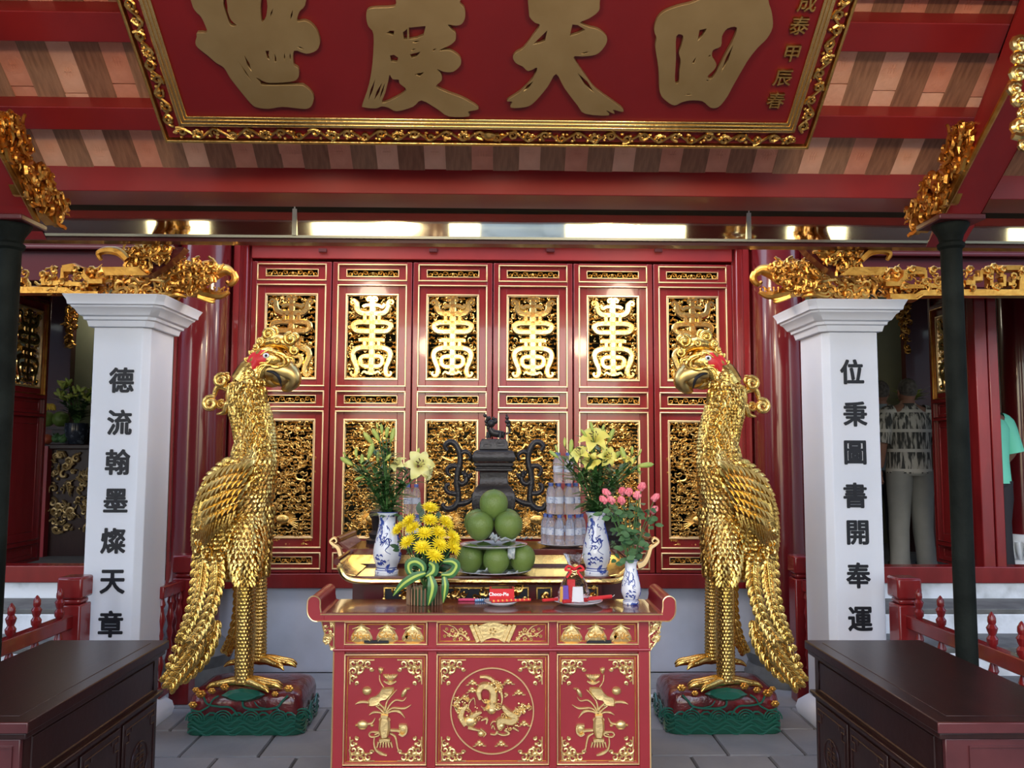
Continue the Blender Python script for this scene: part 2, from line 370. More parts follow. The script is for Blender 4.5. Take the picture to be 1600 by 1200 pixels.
# steps to the side halls and hall floor
for i, sg in enumerate((-1, 1)):
    st = thing('steps', kind='structure'); st.name = 'trim_%d' % (20 + i)
    for k, (z1, y0, y1) in enumerate(((.51, 5.60, 6.0), (.35, 5.20, 5.6), (.18, 4.85, 5.2))):
        x0, x1 = sorted((sg * 2.35, sg * 6.4))
        s_ = MB(); s_.box(x0, x1, y0, y1, 0, z1 - .035); s_.build('riser', STEPW, st, bevel=.006)
        s_ = MB(); s_.box(x0, x1, y0 - .0, y1, z1 - .035, z1); s_.build('tread', STEPG, st, bevel=.006)
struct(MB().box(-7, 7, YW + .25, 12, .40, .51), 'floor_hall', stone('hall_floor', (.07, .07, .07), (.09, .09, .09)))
# back wall: white dado of the middle bay, plinth of side bays, threshold beams
zs0, zs1 = zz(918, YW), zz(895, YW)
struct(MB().box(-2.35, 2.35, YW, YW + .25, 0, zs0), 'wall_back', DADO)
for i, sg in enumerate((-1, 1)):
    x0, x1 = sorted((sg * 2.35, sg * 7))
    struct(MB().box(x0, x1, YW, YW + .25, .50, .62), 'wall_back_plinth_%d' % i, STEPW).name = 'wall_back_' + ('left', 'right')[i]
    struct(MB().box(x0, x1, YW - .03, YW + .12, .62, .735), 'baseboard_' + ('left', 'right')[i], RED, bevel=.006)
struct(MB().box(-2.1, 2.1, YW - .05, YW + .12, zs0, zs1), 'trim_sill', RED, bevel=.006).name = 'trim_1'
ztop = zz(410, YW)
# door surround of the middle bay
XL, XR = at(393, 500, YW).x, at(1143, 500, YW).x
fr = MB(); fr.box(-1.95, XL - .0, YW - .02, YW + .1, zs1, ztop + .19); struct(fr, 'trim_2', RED, bevel=.006)
fr = MB(); fr.box(XR, 1.95, YW - .02, YW + .1, zs1, ztop + .19); struct(fr, 'trim_3', RED, bevel=.006)
fr = MB(); fr.box(XL, XR, YW - .05, YW + .1, ztop + .005, ztop + .125); struct(fr, 'trim_4', REDB, bevel=.006)
for px, nm in ((505, 'leftmost'), (677, 'second from left'), (860, 'third from left'), (1028, 'rightmost')):                            # small hinge blocks on the lintel
    p = at(px, 392, YW - .05); b_ = MB(); b_.box(p.x - .028, p.x + .028, YW - .075, YW - .05, p.z - .012, p.z + .012)
    one(b_, 'hinge_block', REDD, '%s of four small dark red blocks on the lintel' % nm, 'block', 'small blocks on the lintel')
fr = MB(); fr.box(XL - .14, XL - .015, YW - .07, YW - .02, zs1, ztop + .125); struct(fr, 'trim_5', RED, bevel=.01)
fr = MB(); fr.box(XR + .015, XR + .14, YW - .07, YW - .02, zs1, ztop + .125); struct(fr, 'trim_6', RED, bevel=.01)
struct(MB().box(-6.5, 6.5, YW - .12, YW + .1, ztop + .125, ztop + .9), 'wall_back_top', REDD).name = 'wall_upper'
# side bay head beams (dark red mouldings behind the gilt fret beams)
for i, sg in enumerate((-1, 1)):
    x0, x1 = sorted((sg * 2.2, sg * 6.4)); m_ = MB(); za = zz(408, 5.6); zb = zz(382, 5.6)
    m_.box(x0, x1, 5.6, YW - .1, za - .16, za + .05); m_.box(x0, x1, 5.56, YW - .1, za + .05, za + .075); m_.box(x0, x1, 5.60, YW - .1, za + .075, zb + .3)
    struct(m_, 'trim_%d' % (7 + i), REDD, bevel=.006)
# round columns
for i, px in enumerate((312, 1219)):
    p = at(px, 700, 5.78); c_ = thing('column', ('round glossy red wooden column left of the carved doors', 'round glossy red wooden column right of the carved doors')[i], 'column', (p.x, 5.78, 0))
    MB().lathe([(.165, .28), (.172, 1.5), (.168, 2.9), (.165, 3.6)], (p.x, 5.78, 0), 40).build('shaft', REDC, c_)
    MB().lathe([(.26, 0), (.27, .05), (.24, .12), (.27, .2), (.19, .28)], (p.x, 5.78, 0), 32).build('stone_base', STEPG, c_)
    for dx in (-.20, .20):
        g = MB(); g.box(p.x + dx - .02, p.x + dx + .02, 5.83, 5.93, .6, 3.3); struct(g, 'trim_%d' % (30 + 2 * i + (dx > 0)), RED)
# side bays: jamb posts, hall walls
for i, (pa, pb) in enumerate(((-90, -14), (1530, 1549), (1551, 1566))):
    a = at(pa, 700, YW).x; b = at(pb, 700, YW).x
    struct(MB().box(a, b, YW, YW + .1, .73, 2.75), 'trim_%d' % (10 + i), RED, bevel=.006)
struct(MB().box(-7, 7, 9.6, 9.7, .5, 4), 'wall_hall_back', HALLW)
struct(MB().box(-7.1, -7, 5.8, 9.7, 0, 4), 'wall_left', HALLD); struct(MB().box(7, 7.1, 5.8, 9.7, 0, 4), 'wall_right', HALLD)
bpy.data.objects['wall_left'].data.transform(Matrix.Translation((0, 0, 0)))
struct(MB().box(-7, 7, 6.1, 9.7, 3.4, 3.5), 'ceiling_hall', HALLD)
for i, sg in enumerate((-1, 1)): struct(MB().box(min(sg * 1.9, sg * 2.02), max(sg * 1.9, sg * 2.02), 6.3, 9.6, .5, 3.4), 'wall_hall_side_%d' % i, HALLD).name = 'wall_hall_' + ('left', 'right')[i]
# ------------------------------------------------------------------ roof over the porch
SL = R(38.8); TS = math.tan(SL)
YB = 3.95; zbt = zz(264, YB); zbb = zz(304, YB)
usl = Vector((0, -math.cos(SL), math.sin(SL))); nsl = Vector((0, -math.sin(SL), -math.cos(SL)))   # up-slope, and downward-facing normal
RO = Vector((0, YB + .05, zbt))
def rp(x, s, t=0.): return RO + X3 * x + usl * s + nsl * t
def splane(py, t=0., px=760):
    p = onplane(px, py, RO + nsl * t, nsl); return (p - RO).dot(usl)
SR = 3.6                                                   # slope length to the ridge
ceil = MB(); ceil.hull8([rp(-6, -.2, -.03), rp(6, -.2, -.03), rp(6, SR, -.03), rp(-6, SR, -.03), rp(-6, -.2, -.09), rp(6, -.2, -.09), rp(6, SR, -.09), rp(-6, SR, -.09)])
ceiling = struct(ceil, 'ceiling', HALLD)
pt = at(754, 245, YB); pitch_x = .2275; x00 = pt.x
tm = []
for k, m_ in enumerate((TILE_A, TILE_B)):
    t = MB(); t.box(-.056, .056, 0, .285, -.03, -.012)
    # stamped round ornament on the tile face
    for r_ in (.040, .030):
        t.tube([(r_ * math.cos(g * math.pi / 8), .10 + r_ * math.sin(g * math.pi / 8), -.031) for g in range(17)], .0018, 3)
    for dx in (-.012, 0, .012): t.box(dx - .0015, dx + .0015, .08, .12, -.0335, -.03)
    t.box(-.018, .018, .0985, .1015, -.0335, -.03)
    o = t.build('roof_tile', m_, ceiling, smooth=0); tm.append(o.data); bpy.data.objects.remove(o)
bm_ = []
for k, m_ in enumerate((BATTEN, BATTEN2)):
    t = MB(); t.box(-.0625, .0625, 0, SR, -.012 - .012, .004)
    o = t.build('batten', m_, ceiling, smooth=0); bm_.append(o.data); bpy.data.objects.remove(o)
ROT = Matrix(((1, 0, 0), (0, usl.y, 0), (0, 0, 1)))
def slope_obj(name, me, x, s, t, par):
    o = bpy.data.objects.new(name, me); COL.objects.link(o); o.parent = par
    z_ = -nsl; y_ = usl
    p = rp(x, s, t); o.matrix_basis = Matrix(((-1, y_.x, z_.x, p.x), (0, y_.y, z_.y, p.y), (0, y_.z, z_.z, p.z), (0, 0, 0, 1)))
    return o
rr_ = random.Random(11)
for i in range(-18, 19):
    x = x00 + i * pitch_x
    ph = rr_.uniform(0, .25)
    for j in range(0, 9):
        if abs(i) > 14 and j > 3: continue
        slope_obj('roof_tile', tm[0 if rr_.random() < .62 else 1], x, (j - 1) * .29 + .30 - ph * .9 if j else .03, .004 + rr_.uniform(0, .004), ceiling)
    o = slope_obj('batten', bm_[0 if rr_.random() < .6 else 1], x + pitch_x / 2, .03, .012 + rr_.uniform(0, .004), ceiling)
struct(MB().hull8([rp(-6, 2.4, .03), rp(6, 2.4, .03), rp(6, SR, .03), rp(-6, SR, .03), rp(-6, 2.4, .01), rp(6, 2.4, .01), rp(6, SR, .01), rp(-6, SR, .01)]), 'ceiling_upper', BATTEN)
pr = rp(0, SR); # front slope of the porch roof, running down toward the courtyard
fp = MB(); y0 = pr.y; z0 = pr.z; fp.hull8([(-6, y0, z0), (6, y0, z0), (6, y0 - 1.9, z0 - .95), (-6, y0 - 1.9, z0 - .95), (-6, y0, z0 + .06), (6, y0, z0 + .06), (6, y0 - 1.9, z0 - .89), (-6, y0 - 1.9, z0 - .89)])
struct(fp, 'ceiling_front', BATTEN)
for i, sg in enumerate((-1, 1)):                        # unseen front wall, added behind the viewer so its openings shape the reflections
    m_ = MB()
    for a_, b_ in ((2.25, 3.35), (4.2, 6.0)):
        xx = sorted((sg * a_, sg * b_)); m_.box(xx[0], xx[1], -1.05, -.97, 0, 4.4)
    m_.box(min(sg * 3.3, sg * 4.3), max(sg * 3.3, sg * 4.3), -1.05, -.97, 3.6, 4.4)
    struct(m_, 'wall_front_' + ('left', 'right')[i], REDD)
    m_ = MB(); xx = sorted((sg * 7.6, sg * 7.8)); m_.box(xx[0], xx[1], -1.5, 6.2, 0, 3.6); struct(m_, 'wall_added_side_' + ('left', 'right')[i], WHITEP)  # side walls out of view, added to hold back daylight on the pillars
struct(MB().box(-.15, 1.0, -5.2, -5.0, -.05, 3.3), 'wall_added_screen', STEPW)  # unseen slab, added to darken the middle of the gutter's reflection
struct(MB().lathe([(.16, -.05), (.16, 4.3)], (-.84, -1.0, 0), 24), 'wall_front_post', REDC)  # unseen post, added as a dark gap in the reflected opening
# purlins
for i, (ya, yb, yc) in enumerate(((156, 175, 210), (8, 27, 74), (-215, -185, -120), (-520, -480, -400))):
    s1 = splane(ya, .02); best = min((abs(proj(rp(0, s1, t / 1000.))[1] - yb), t / 1000.) for t in range(21, 200)); t_ = best[1]
    s0 = splane(yc, t_)
    if i >= 2: s1 = 1.02 + (i - 2) * .36; s0 = s1 - .13; t_ = .09
    PURL = (s1, s0, t_)
    m_ = MB(); m_.hull8([rp(-6, s0, t_), rp(6, s0, t_), rp(6, s1, t_), rp(-6, s1, t_), rp(-6, s0, .015), rp(6, s0, .015), rp(6, s1, .015), rp(-6, s1, .015)])
    struct(m_, 'trim_%d' % (40 + i), REDB, bevel=.004)
# eave beam and gutter
p2 = atz(760, 326, zbb)
struct(MB().box(-6, 6, YB, p2.y, zbb, zbt + .02), 'trim_50', REDB, bevel=.004)
YG = 4.42
zg0, zg1 = zz(371, YG), zz(324, YG) + .12
gt = thing('gutter', 'long polished brass gutter mirroring the bright courtyard above the doors', 'gutter', (0, YG, zg0))
gl = MB(); prof = [(YG + .0, zg0), (YG - .006, zg0 + .05), (YG - .012, zg0 + .11), (YG - .04, zg1)]
XJ = [-6.0, at(461, 350, YG).x, at(1169, 350, YG).x, 6.0]
for k in range(3):
    g = MB(); x0, x1 = XJ[k], XJ[k + 1]; n = 24
    vs = []; fs = []
    for i in range(n + 1):
        x = x0 + (x1 - x0) * i / n + (.004 if i == 0 else -.004 if i == n else 0)
        for j, (y, z) in enumerate(prof): vs.append((x, y + .0016 * math.sin(i * 1.1 + k), z))
        vs.append((x, YG + .08, zg0))
    m = len(prof) + 1
    for i in range(n):
        for j in range(m - 2): fs.append((i * m + j, (i + 1) * m + j, (i + 1) * m + j + 1, i * m + j + 1))
        fs.append((i * m + m - 1, (i + 1) * m + m - 1, (i + 1) * m, i * m))
    g.add(vs, fs); g.build('gutter_panel', MIRROR, gt, smooth=60)
for k in (1, 2): MB().box(XJ[k] - .012, XJ[k] + .012, YG - .016, YG + .01, zg0, zg1).build('joint_strip', mat('dull_steel', (.35, .35, .28), .3, 1.), gt)
MB().box(-6, 6, YG - .005, YG + .02, zg0 - .012, zg0 + .002).build('bottom_lip', MATS['dull_steel'], gt)
struct(MB().box(-6, 6, YG + .02, max(YG + .1, atz(760, 385, zg0 - .03).y), zg0 - .03, zg0 - .004), 'trim_51', REDD)
# ------------------------------------------------------------------ carved door leaves
LW = (XR - XL) / 6
def px2x(d): return d * .00466
Z = lambda py: zz(py, YW, 583)
def leaf_door(seed, name, plain=False):
    rn = random.Random(seed); hw = LW / 2 - .004
    T = thing(name, kind='structure', loc=(0, YW, 0)); y0, y1 = YW - .035, YW + .02
    zt, zb = Z(411), Z(894)
    rows = [(415, 440, 422, 434), (447, 604, 460, 594), (612, 637, 618, 631), (643, 855, 655, 841), (863, 888, 869, 881)]
    ow, iw = px2x(53), px2x(41)
    f = MB()
    f.box(-hw, -ow, y0, y1, zb, zt); f.box(ow, hw, y0, y1, zb, zt)
    edges = [zt] + [z for r in rows for z in (Z(r[0]), Z(r[1]))] + [zb]
    for k in range(0, len(edges), 2): f.box(-ow, ow, y0, y1, edges[k + 1], edges[k])
    f.build('frame', RED, T, bevel=.004)
    for k, (a, b, c, d) in enumerate(rows):
        za, zb_, zc, zd = Z(a), Z(b), Z(c), Z(d); big = k in (1, 3)
        p = MB(); yp0, yp1 = y0 + .014, y1 - .01
        p.box(-ow, -iw, yp0, yp1, zb_, za); p.box(iw, ow, yp0, yp1, zb_, za); p.box(-iw, iw, yp0, yp1, zc, za); p.box(-iw, iw, yp0, yp1, zb_, zd)
        if plain and k != 1: p.box(-iw, iw, yp0 + .004, yp1, zd, zc)
        p.build('panel_board', RED, T, bevel=.002)
        if plain: g = MB(); g.frame(-ow - .004, ow + .004, zb_ - .004, za + .004, .006, y0 - .003, y0 + .012); g.build('bead', GOLDD if k == 1 else REDC, T)
        if plain and k != 1: continue
        if not plain: g = MB(); g.frame(-ow - .004, ow + .004, zb_ - .004, za + .004, .010, y0 - .006, y0 + .012); g.build('gilt_bead', GOLDL, T, bevel=.003)
        g = MB(); w_ = .011 if big else .006; g.frame(-iw, iw, zd, zc, w_, yp0 - .008, yp1 - .005)
        if big: g.frame(-iw + .013, iw - .013, zd + .013, zc - .013, .004, yp0 - .004, yp1 - .005)
        g.build('gilt_frame', GOLDL, T, bevel=.002)
        m = MB(); yy = yp0 + .012; h_ = zc - zd; wi = iw - w_
        if not big:
            for sg in (-1, 1):
                n_ = 5
                for i in range(n_):
                    x = sg * (wi * (i + .5) / n_); rr = h_ * .33; fl = 1 if i % 2 else -1
                    m.tube(spiral((x, yy, (zc + zd) / 2 + fl * rr * .15), X3, Z3, rr, 1.25, math.pi * (0 if sg > 0 else 1) , rr * 1.1, fl * sg, 10), [.0028, .0036, .002], 4)
            m.sphere((0, yy, (zc + zd) / 2), h_ * .22, 8, 5); m.tube([(-wi, yy, zd + .003), (wi, yy, zd + .003)], .003, 4); m.tube([(-wi, yy, zc - .003), (wi, yy, zc - .003)], .003, 4)
            m.build('scroll_fret', GOLDM, T)
        elif k == 1:
            zc_ = (zc + zd) / 2
            # small clouds behind the sign
            for j in range(17):
                z = zc - .03 - j * (h_ - .05) / 16
                for x in (-wi * .92, -wi * .62, wi * .62, wi * .92) if j % 2 else (-wi * .8, -wi * .35, 0.02, wi * .35, wi * .8):
                    if rn.random() < .93: cloud(m, (x + rn.uniform(-.01, .01), yy + .006, z), X3, Z3, FR, .017, rn)
            for j in range(34):
                z = rn.uniform(zd + .02, zc - .02); x = rn.uniform(-wi, wi); m.tube([(x - .03, yy + .01, z), (x, yy + .01, z + .004), (x + .03, yy + .01, z)], [.002, .005, .002], 4)
            for j in range(150):
                z = rn.uniform(zd + .02, zc - .02); x = rn.choice((-1, 1)) * rn.uniform(.03, wi - .015); r_ = rn.uniform(.010, .017); m.tube(spiral((x, yy - .008, z), X3, Z3, r_, rn.uniform(.6, 1.3), rn.uniform(0, 6.3), r_ * rn.uniform(0, 1.6), rn.choice((-1, 1)), 8), [r_ * .22, r_ * .32, r_ * .18], 5)
            m.build('cloud_carving', GOLDM, T)
            s = MB(); K = (zc - zd) / (1055 - 375.) ; hs = 1.0
            def q(cx, cy, sg=1): return Vector((sg * (cx - 440) * K * hs * .93, yp0 + .004, zc - (cy - 375) * K))
            hh = .014
            def st(pts, w, sg=1, sm=4): s.ribbon(smooth_pts([q(a, b, sg) for a, b in pts], sm) if sm else [q(a, b, sg) for a, b in pts], [a * K * 1.22 for a in (w if isinstance(w, list) else [w])], FR, hh)
            st([(440, 410), (440, 1015)], 23, 1, 0)
            st([(362, 482), (385, 468), (440, 466), (495, 468), (525, 482), (545, 455)], 15)
            st([(345, 740), (535, 740)], 17, 1, 0); st([(330, 742), (550, 742)], 15, 1, 0); st([(350, 800), (530, 800)], 20, 1, 0)
            for sg in (1, -1):
                st([(440, 532), (515, 532), (555, 515), (572, 480), (575, 445), (598, 425), (618, 440), (606, 456), (594, 448)], [22, 22, 22, 20, 18, 12, 9, 8, 6], sg)
                st([(500, 530), (500, 605)], 15, sg, 0); st([(500, 740), (500, 805)], 15, sg, 0)
                st([(440, 602), (540, 602), (585, 615), (596, 638), (580, 662), (540, 672), (440, 672)], 20, sg)
                st([(440, 800), (530, 802), (580, 822), (598, 860), (585, 910), (562, 960), (565, 1005), (592, 1020), (610, 1000), (596, 990)], [20, 20, 20, 19, 19, 19, 18, 12, 10, 7], sg)
                st([(440, 868), (500, 868), (528, 885), (530, 920), (505, 945), (440, 948)], 17, sg)
                st([(440, 425), (455, 405), (480, 412), (478, 432), (462, 428)], [18, 14, 10, 8, 5], sg); st([(440, 985), (470, 1000), (500, 990), (520, 1010)], [16, 13, 10, 5], sg)
            s.build('longevity_sign', GOLD, T)
        else:
            kk = rn.randrange(1000)
            for j in range(32):                           # banks of cloud scrolls
                z = zc - .028 - j * (h_ - .045) / 29
                for i in range(9):
                    x = -wi + (i + .5 + (.5 if j % 2 else 0) - .25) * 2 * wi / 9 + rn.uniform(-.01, .01)
                    if rn.random() < .9 and abs(x) < wi: cloud(m, (x, yy + rn.uniform(-.012, .008), z), X3, Z3, FR, rn.uniform(.011, .019), rn, n=rn.choice((2, 3)))
            for j in range(230):
                z = rn.uniform(zd + .02, zc - .02); x = rn.uniform(-wi + .015, wi - .015); r_ = rn.uniform(.010, .019); m.tube(spiral((x, yy - .012 - rn.uniform(0, .008), z), X3, Z3, r_, rn.uniform(.6, 1.3), rn.uniform(0, 6.3), r_ * rn.uniform(0, 1.6), rn.choice((-1, 1)), 8), [r_ * .22, r_ * .32, r_ * .18], 5)
            for j in range(40):
                z = rn.uniform(zd + .03, zc - .03); x = rn.uniform(-wi + .02, wi - .02); g = rn.uniform(0, 3.14); d = Vector((math.cos(g), 0, math.sin(g))) * .03; e = Vector((-math.sin(g), 0, math.cos(g))) * .008; o = Vector((x, yy - .014, z)); m.tube(smooth_pts([o - d, o - d * .3 + e, o + d * .3 - e, o + d], 3), [.002, .006, .006, .001], 5)
            o_ = m.build('cloud_carving', GOLDM, T)
            dmb = MB(); ms = -1 if seed % 2 else 1        # coiled dragon above, a fish below
            P = [(-.06, .90), (.02, .93), (.09, .87), (.04, .80), (-.06, .78), (-.10, .71), (-.03, .66), (.07, .67), (.12, .60), (.06, .53), (-.05, .52), (-.11, .45), (-.05, .38), (.05, .37)]
            pts = smooth_pts([(ms * x * wi / .17, yp0 + .008, zd + h_ * z) for x, z in P], 8); pts = [p + Vector((.012 * math.sin(i * .9), 0, .010 * math.cos(i * .8))) for i, p in enumerate(pts)]
            dmb.tube(pts, [.006, .009, .010, .011, .011, .011, .011, .010, .009, .006, .003], 6)
            for i in range(2, len(pts) - 2, 2):
                t = (pts[i + 1] - pts[i - 1]).normalized(); sd = t.cross(FR); dmb.tube([pts[i] + sd * .012, pts[i] + sd * .026 + t * .006], [.005, .001], 4)
            hd = pts[0]; dmb.sphere(hd, .022, 8, 6, (1.2, .7, 1)); 
            for a in range(5): dmb.tube([hd, hd + Vector((math.cos(a * 1.1 + .5) * .035, -.006, math.sin(a * 1.1 + .5) * .035))], [.007, .001], 4)
            for (x, z, g) in ((-.1, .60, 2.4), (.12, .74, .4), (.0, .45, 4.4), (-.12, .84, 2.8)):
                c = Vector((ms * x, yp0, zd + h_ * z)); d = Vector((math.cos(g) * ms, 0, math.sin(g)))
                for a in (-.5, 0, .5): e = Matrix.Rotation(a, 3, 'Y') @ d; dmb.tube([c - d * .02, c, c + e * .03], [.007, .006, .001], 4)
            fc = Vector((ms * .03, yp0 - .002, zd + h_ * .16)); dmb.sphere(fc, .055, 12, 8, (1.0, .35, .62))
            for a in range(9): g = 2.2 + a * .12; dmb.tube([fc, fc + Vector((-math.cos(g) * .1 * -ms, -.004, math.sin(g) * .085))], [.005, .002], 4)
            for a in range(5): dmb.tube([fc - Vector((ms * .03, 0, .01)), fc + Vector((-ms * .11, -.004, (a - 2) * .018 - .03))], [.009, .002], 4)
            dmb.build('dragon_carving', GOLDM, T)
    return T
VAR = [leaf_door(1, 'door_1'), leaf_door(2, 'door_2'), leaf_door(3, 'door_3')]
for i, v in enumerate(VAR): v.location.x = XL + LW * (i + .5)
for i, k in enumerate((2, 1, 0)):
    d = dup(VAR[k], (XL + LW * (i + 3.5), YW, 0), scale=(-1, 1, 1), name='door_%d' % (i + 4))
hx = at(1531, 700, YW + .06).x
hall_leaf = leaf_door(9, 'door_7', True); hall_leaf.location = (hx + .02, YW + .10 + LW / 2 + .02, 0); hall_leaf.rotation_euler = (0, 0, R(-90)); hall_leaf.scale = (1, 1, .985)
hx = at(-17, 700, YW + .06).x
dup(hall_leaf, (hx + .02, YW + .10 + LW / 2 + .02, 0), rotz=R(90), name='door_8', scale=(1, 1, .985))
# ================================================================== PLAQUE
TP = R(36); upl = Vector((0, -math.cos(TP), math.sin(TP))); npl = Vector((0, -math.sin(TP), -math.cos(TP)))
PO = at(760, 226, 3.5)
def pl(px, py, t=0.):                                        # pixel -> plaque plane, raised t toward the viewer
    return onplane(px, py, PO + npl * t, npl)
def plc(p): d = p - PO; return d.x, d.dot(upl)
def pw(x, s, t=0.): return PO + X3 * x + upl * s + npl * t
xl0 = plc(pl(258, 217))[0]; xr0 = plc(pl(1262, 231))[0]; PH = 1.12
plq = thing('plaque', 'huge red signboard with four large brushed gold characters and a carved gilt frame', 'signboard', PO)
wf = plc(pl(258, 189))[1] - 0.0; wf = .125
def slab(m, x0, x1, s0, s1, t0, t1): m.hull8([pw(x0, s0, t0), pw(x1, s0, t0), pw(x1, s1, t0), pw(x0, s1, t0), pw(x0, s0, t1), pw(x1, s0, t1), pw(x1, s1, t1), pw(x0, s1, t1)])
m = MB(); slab(m, xl0 + .02, xr0 - .02, .02, PH, -.03, 0); m.build('board', REDP, plq)
m = MB()
for (a, b, c, d) in ((xl0, xr0, 0, .013), (xl0, xl0 + .013, 0, PH), (xr0 - .013, xr0, 0, PH)): slab(m, a, b, c, d, -.02, .014)
m.build('outer_gilt_rim', GOLDM, plq, bevel=.004)
m = MB(); q_ = .085
for k, (o_, h_) in enumerate(((q_, .022), (q_ + .014, .018), (q_ + .026, .012))):
    slab(m, xl0 + o_, xr0 - o_, o_, o_ + .016, 0, h_); slab(m, xl0 + o_, xl0 + o_ + .016, o_, PH, 0, h_); slab(m, xr0 - o_ - .016, xr0 - o_, o_, PH, 0, h_)
m.build('inner_gilt_moulding', GOLD, plq, bevel=.004)
m = MB(); rn = random.Random(7)
def vine(m, x0, s0, dx, ds, L, per, amp):
    n = int(L / per); d = X3 * dx + upl * ds; e = X3 * -ds + upl * dx; o = pw(x0, s0, .008)
    P = [o + d * (i * per / 4) + e * amp * math.sin(i * math.pi / 2) for i in range(n * 4)]
    m.tube(smooth_pts(P, 3), .006, 5)
    for i in range(n * 2):
        c = o + d * (i + .5) * per / 2; sg = 1 if i % 2 else -1
        m.tube(spiral(c - e * sg * amp * .3, d, e, amp * .95, 1.2, rn.uniform(0, 6), amp * .6, sg, 9), [.006, .008, .004], 5)
        for k in range(3): m.sphere(c + d * rn.uniform(-.03, .03) + e * rn.uniform(-amp, amp), .008, 6, 4)
        if i % 4 == 1: cloud(m, c + e * sg * .006, d, e, npl, .016, rn)
vine(m, xl0 + .05, .048, 1, 0, xr0 - xl0 - .1, .14, .022); vine(m, xl0 + .048, .08, 0, 1, PH - .1, .12, .022); vine(m, xr0 - .048, .08, 0, 1, PH - .1, .12, .022)
m.sphere(pw((xl0 + xr0) / 2, .048, .008), .03, 12, 6, (1, 1, .6))
m.build('vine_carving', GOLDM, plq)
def glyph(name, outl, holes, sx, ox, hh=.018, par=plq, mt=GOLDB):
    c = bpy.data.curves.new('g', 'CURVE'); c.dimensions = '2D'; c.fill_mode = 'BOTH'; c.extrude = hh / 2; c.bevel_depth = .0009; c.bevel_resolution = 1
    def tr(p): return plc(pl(ox + p[0] / sx, p[1] / sx))
    for P, closed in [(outl, 1)] + [(h, 1) for h in holes]:
        Q = [tr(p) for p in P]
        if len(Q) > 6:                                       # soften brush corners
            V = [Vector((a, b, 0)) for a, b in Q]; V = smooth_pts([V[-1]] + V + [V[0], V[1]], 3)[3:-4]; Q = [(v.x, v.y) for v in V]
        s_ = c.splines.new('POLY'); s_.points.add(len(Q) - 1); s_.use_cyclic_u = True
        for i, (a, b) in enumerate(Q): s_.points[i].co = (a, b, 0, 1)
    o = bpy.data.objects.new('g', c); COL.objects.link(o); me = bpy.data.meshes.new_from_object(o.evaluated_get(bpy.context.evaluated_depsgraph_get())); bpy.data.objects.remove(o)
    me.transform(frameM(npl * (hh / 2 + .002), X3, upl, npl)); me.materials.clear(); me.materials.append(mt)
    ob = bpy.data.objects.new(name, me); COL.objects.link(ob); ob.parent = par; return ob
def slot(a, b, w=5):
    a = Vector((*a, 0)); b = Vector((*b, 0)); d = (b - a).normalized(); e = Vector((-d.y, d.x, 0)) * w * .85; m_ = (a + b) / 2
    return [tuple((a)[:2]), tuple((m_ + e)[:2]), tuple(b[:2]), tuple((m_ - e)[:2])]
g1 = [(70, -60), (72, 10), (90, 45), (115, 70), (135, 110), (145, 150), (97, 152), (95, 172), (88, 200), (100, 225), (150, 265), (190, 300), (230, 325), (260, 375), (310, 440), (360, 500), (390, 522), (450, 530), (520, 520), (600, 528), (640, 530), (665, 515), (675, 475), (660, 445), (630, 420), (600, 413), (430, 415), (410, 400), (388, 372), (440, 398), (500, 400), (575, 392), (600, 370), (598, 330), (575, 310), (578, 240), (640, 255), (690, 238), (706, 200), (695, 150), (665, 110), (630, 93), (592, 95), (605, 45), (632, 15), (640, -60), (640, -150), (560, -150), (560, -70), (450, -70), (447, 20), (440, 70), (425, 97), (415, 90), (410, 20), (410, -130), (250, -130), (248, 20), (252, 55), (268, 90), (295, 115), (262, 115), (240, 60), (225, 10), (215, -60)]
glyph('large_character', g1, [[(435, 240), (455, 240), (452, 262), (460, 290), (443, 278)], [(480, 250), (490, 275), (492, 298), (480, 298)], slot((530, 245), (532, 297)), slot((558, 245), (560, 297)), slot((328, 258), (370, 352), 9), slot((290, 275), (385, 422), 5), slot((455, 84), (478, 20), 5), slot((558, 98), (574, 30), 6), slot((585, 216), (636, 236), 6)], 3.2, 280)
g2 = [(940, 50), (950, 35), (985, 28), (1070, 24), (1088, 5), (1096, -70), (1240, -90), (1250, -30), (1395, -20), (1402, 5), (1425, 30), (1430, 70), (1415, 105), (1385, 115), (1345, 110), (1360, 135), (1382, 155), (1380, 190), (1350, 215), (1320, 228), (1300, 242), (1350, 240), (1390, 262), (1408, 285), (1405, 315), (1370, 345), (1325, 345), (1290, 332), (1310, 360), (1312, 390), (1284, 420), (1340, 450), (1420, 480), (1490, 522), (1488, 535), (1445, 545), (1448, 568), (1350, 568), (1290, 530), (1213, 488), (1170, 520), (1090, 542), (1050, 525), (1015, 518), (985, 528), (925, 522), (920, 510), (950, 420), (970, 300), (975, 160), (950, 120), (940, 85)]
glyph('large_character', g2, [[(1054, 360), (1070, 382), (1100, 385), (1105, 405), (1138, 438), (1080, 480), (1015, 503), (1032, 450), (1046, 395)], [(1030, 155), (1058, 140), (1078, 140), (1075, 166), (1050, 157)], [(1120, 148), (1143, 130), (1143, 186), (1124, 186)], [(1150, 125), (1235, 116), (1224, 165), (1190, 180), (1150, 186)], [(1055, 265), (1075, 260), (1098, 275), (1092, 300), (1060, 297)], [(1155, 258), (1210, 245), (1190, 272), (1162, 280)], [(1175, 358), (1230, 346), (1205, 371)], slot((985, 375), (945, 500), 8), slot((1020, 392), (972, 502), 9), slot((1036, 388), (998, 502), 6), slot((1155, 202), (1215, 190), 6), slot((1155, 243), (1190, 228), 5), slot((1262, 245), (1290, 228), 6)], 3.2, 280)
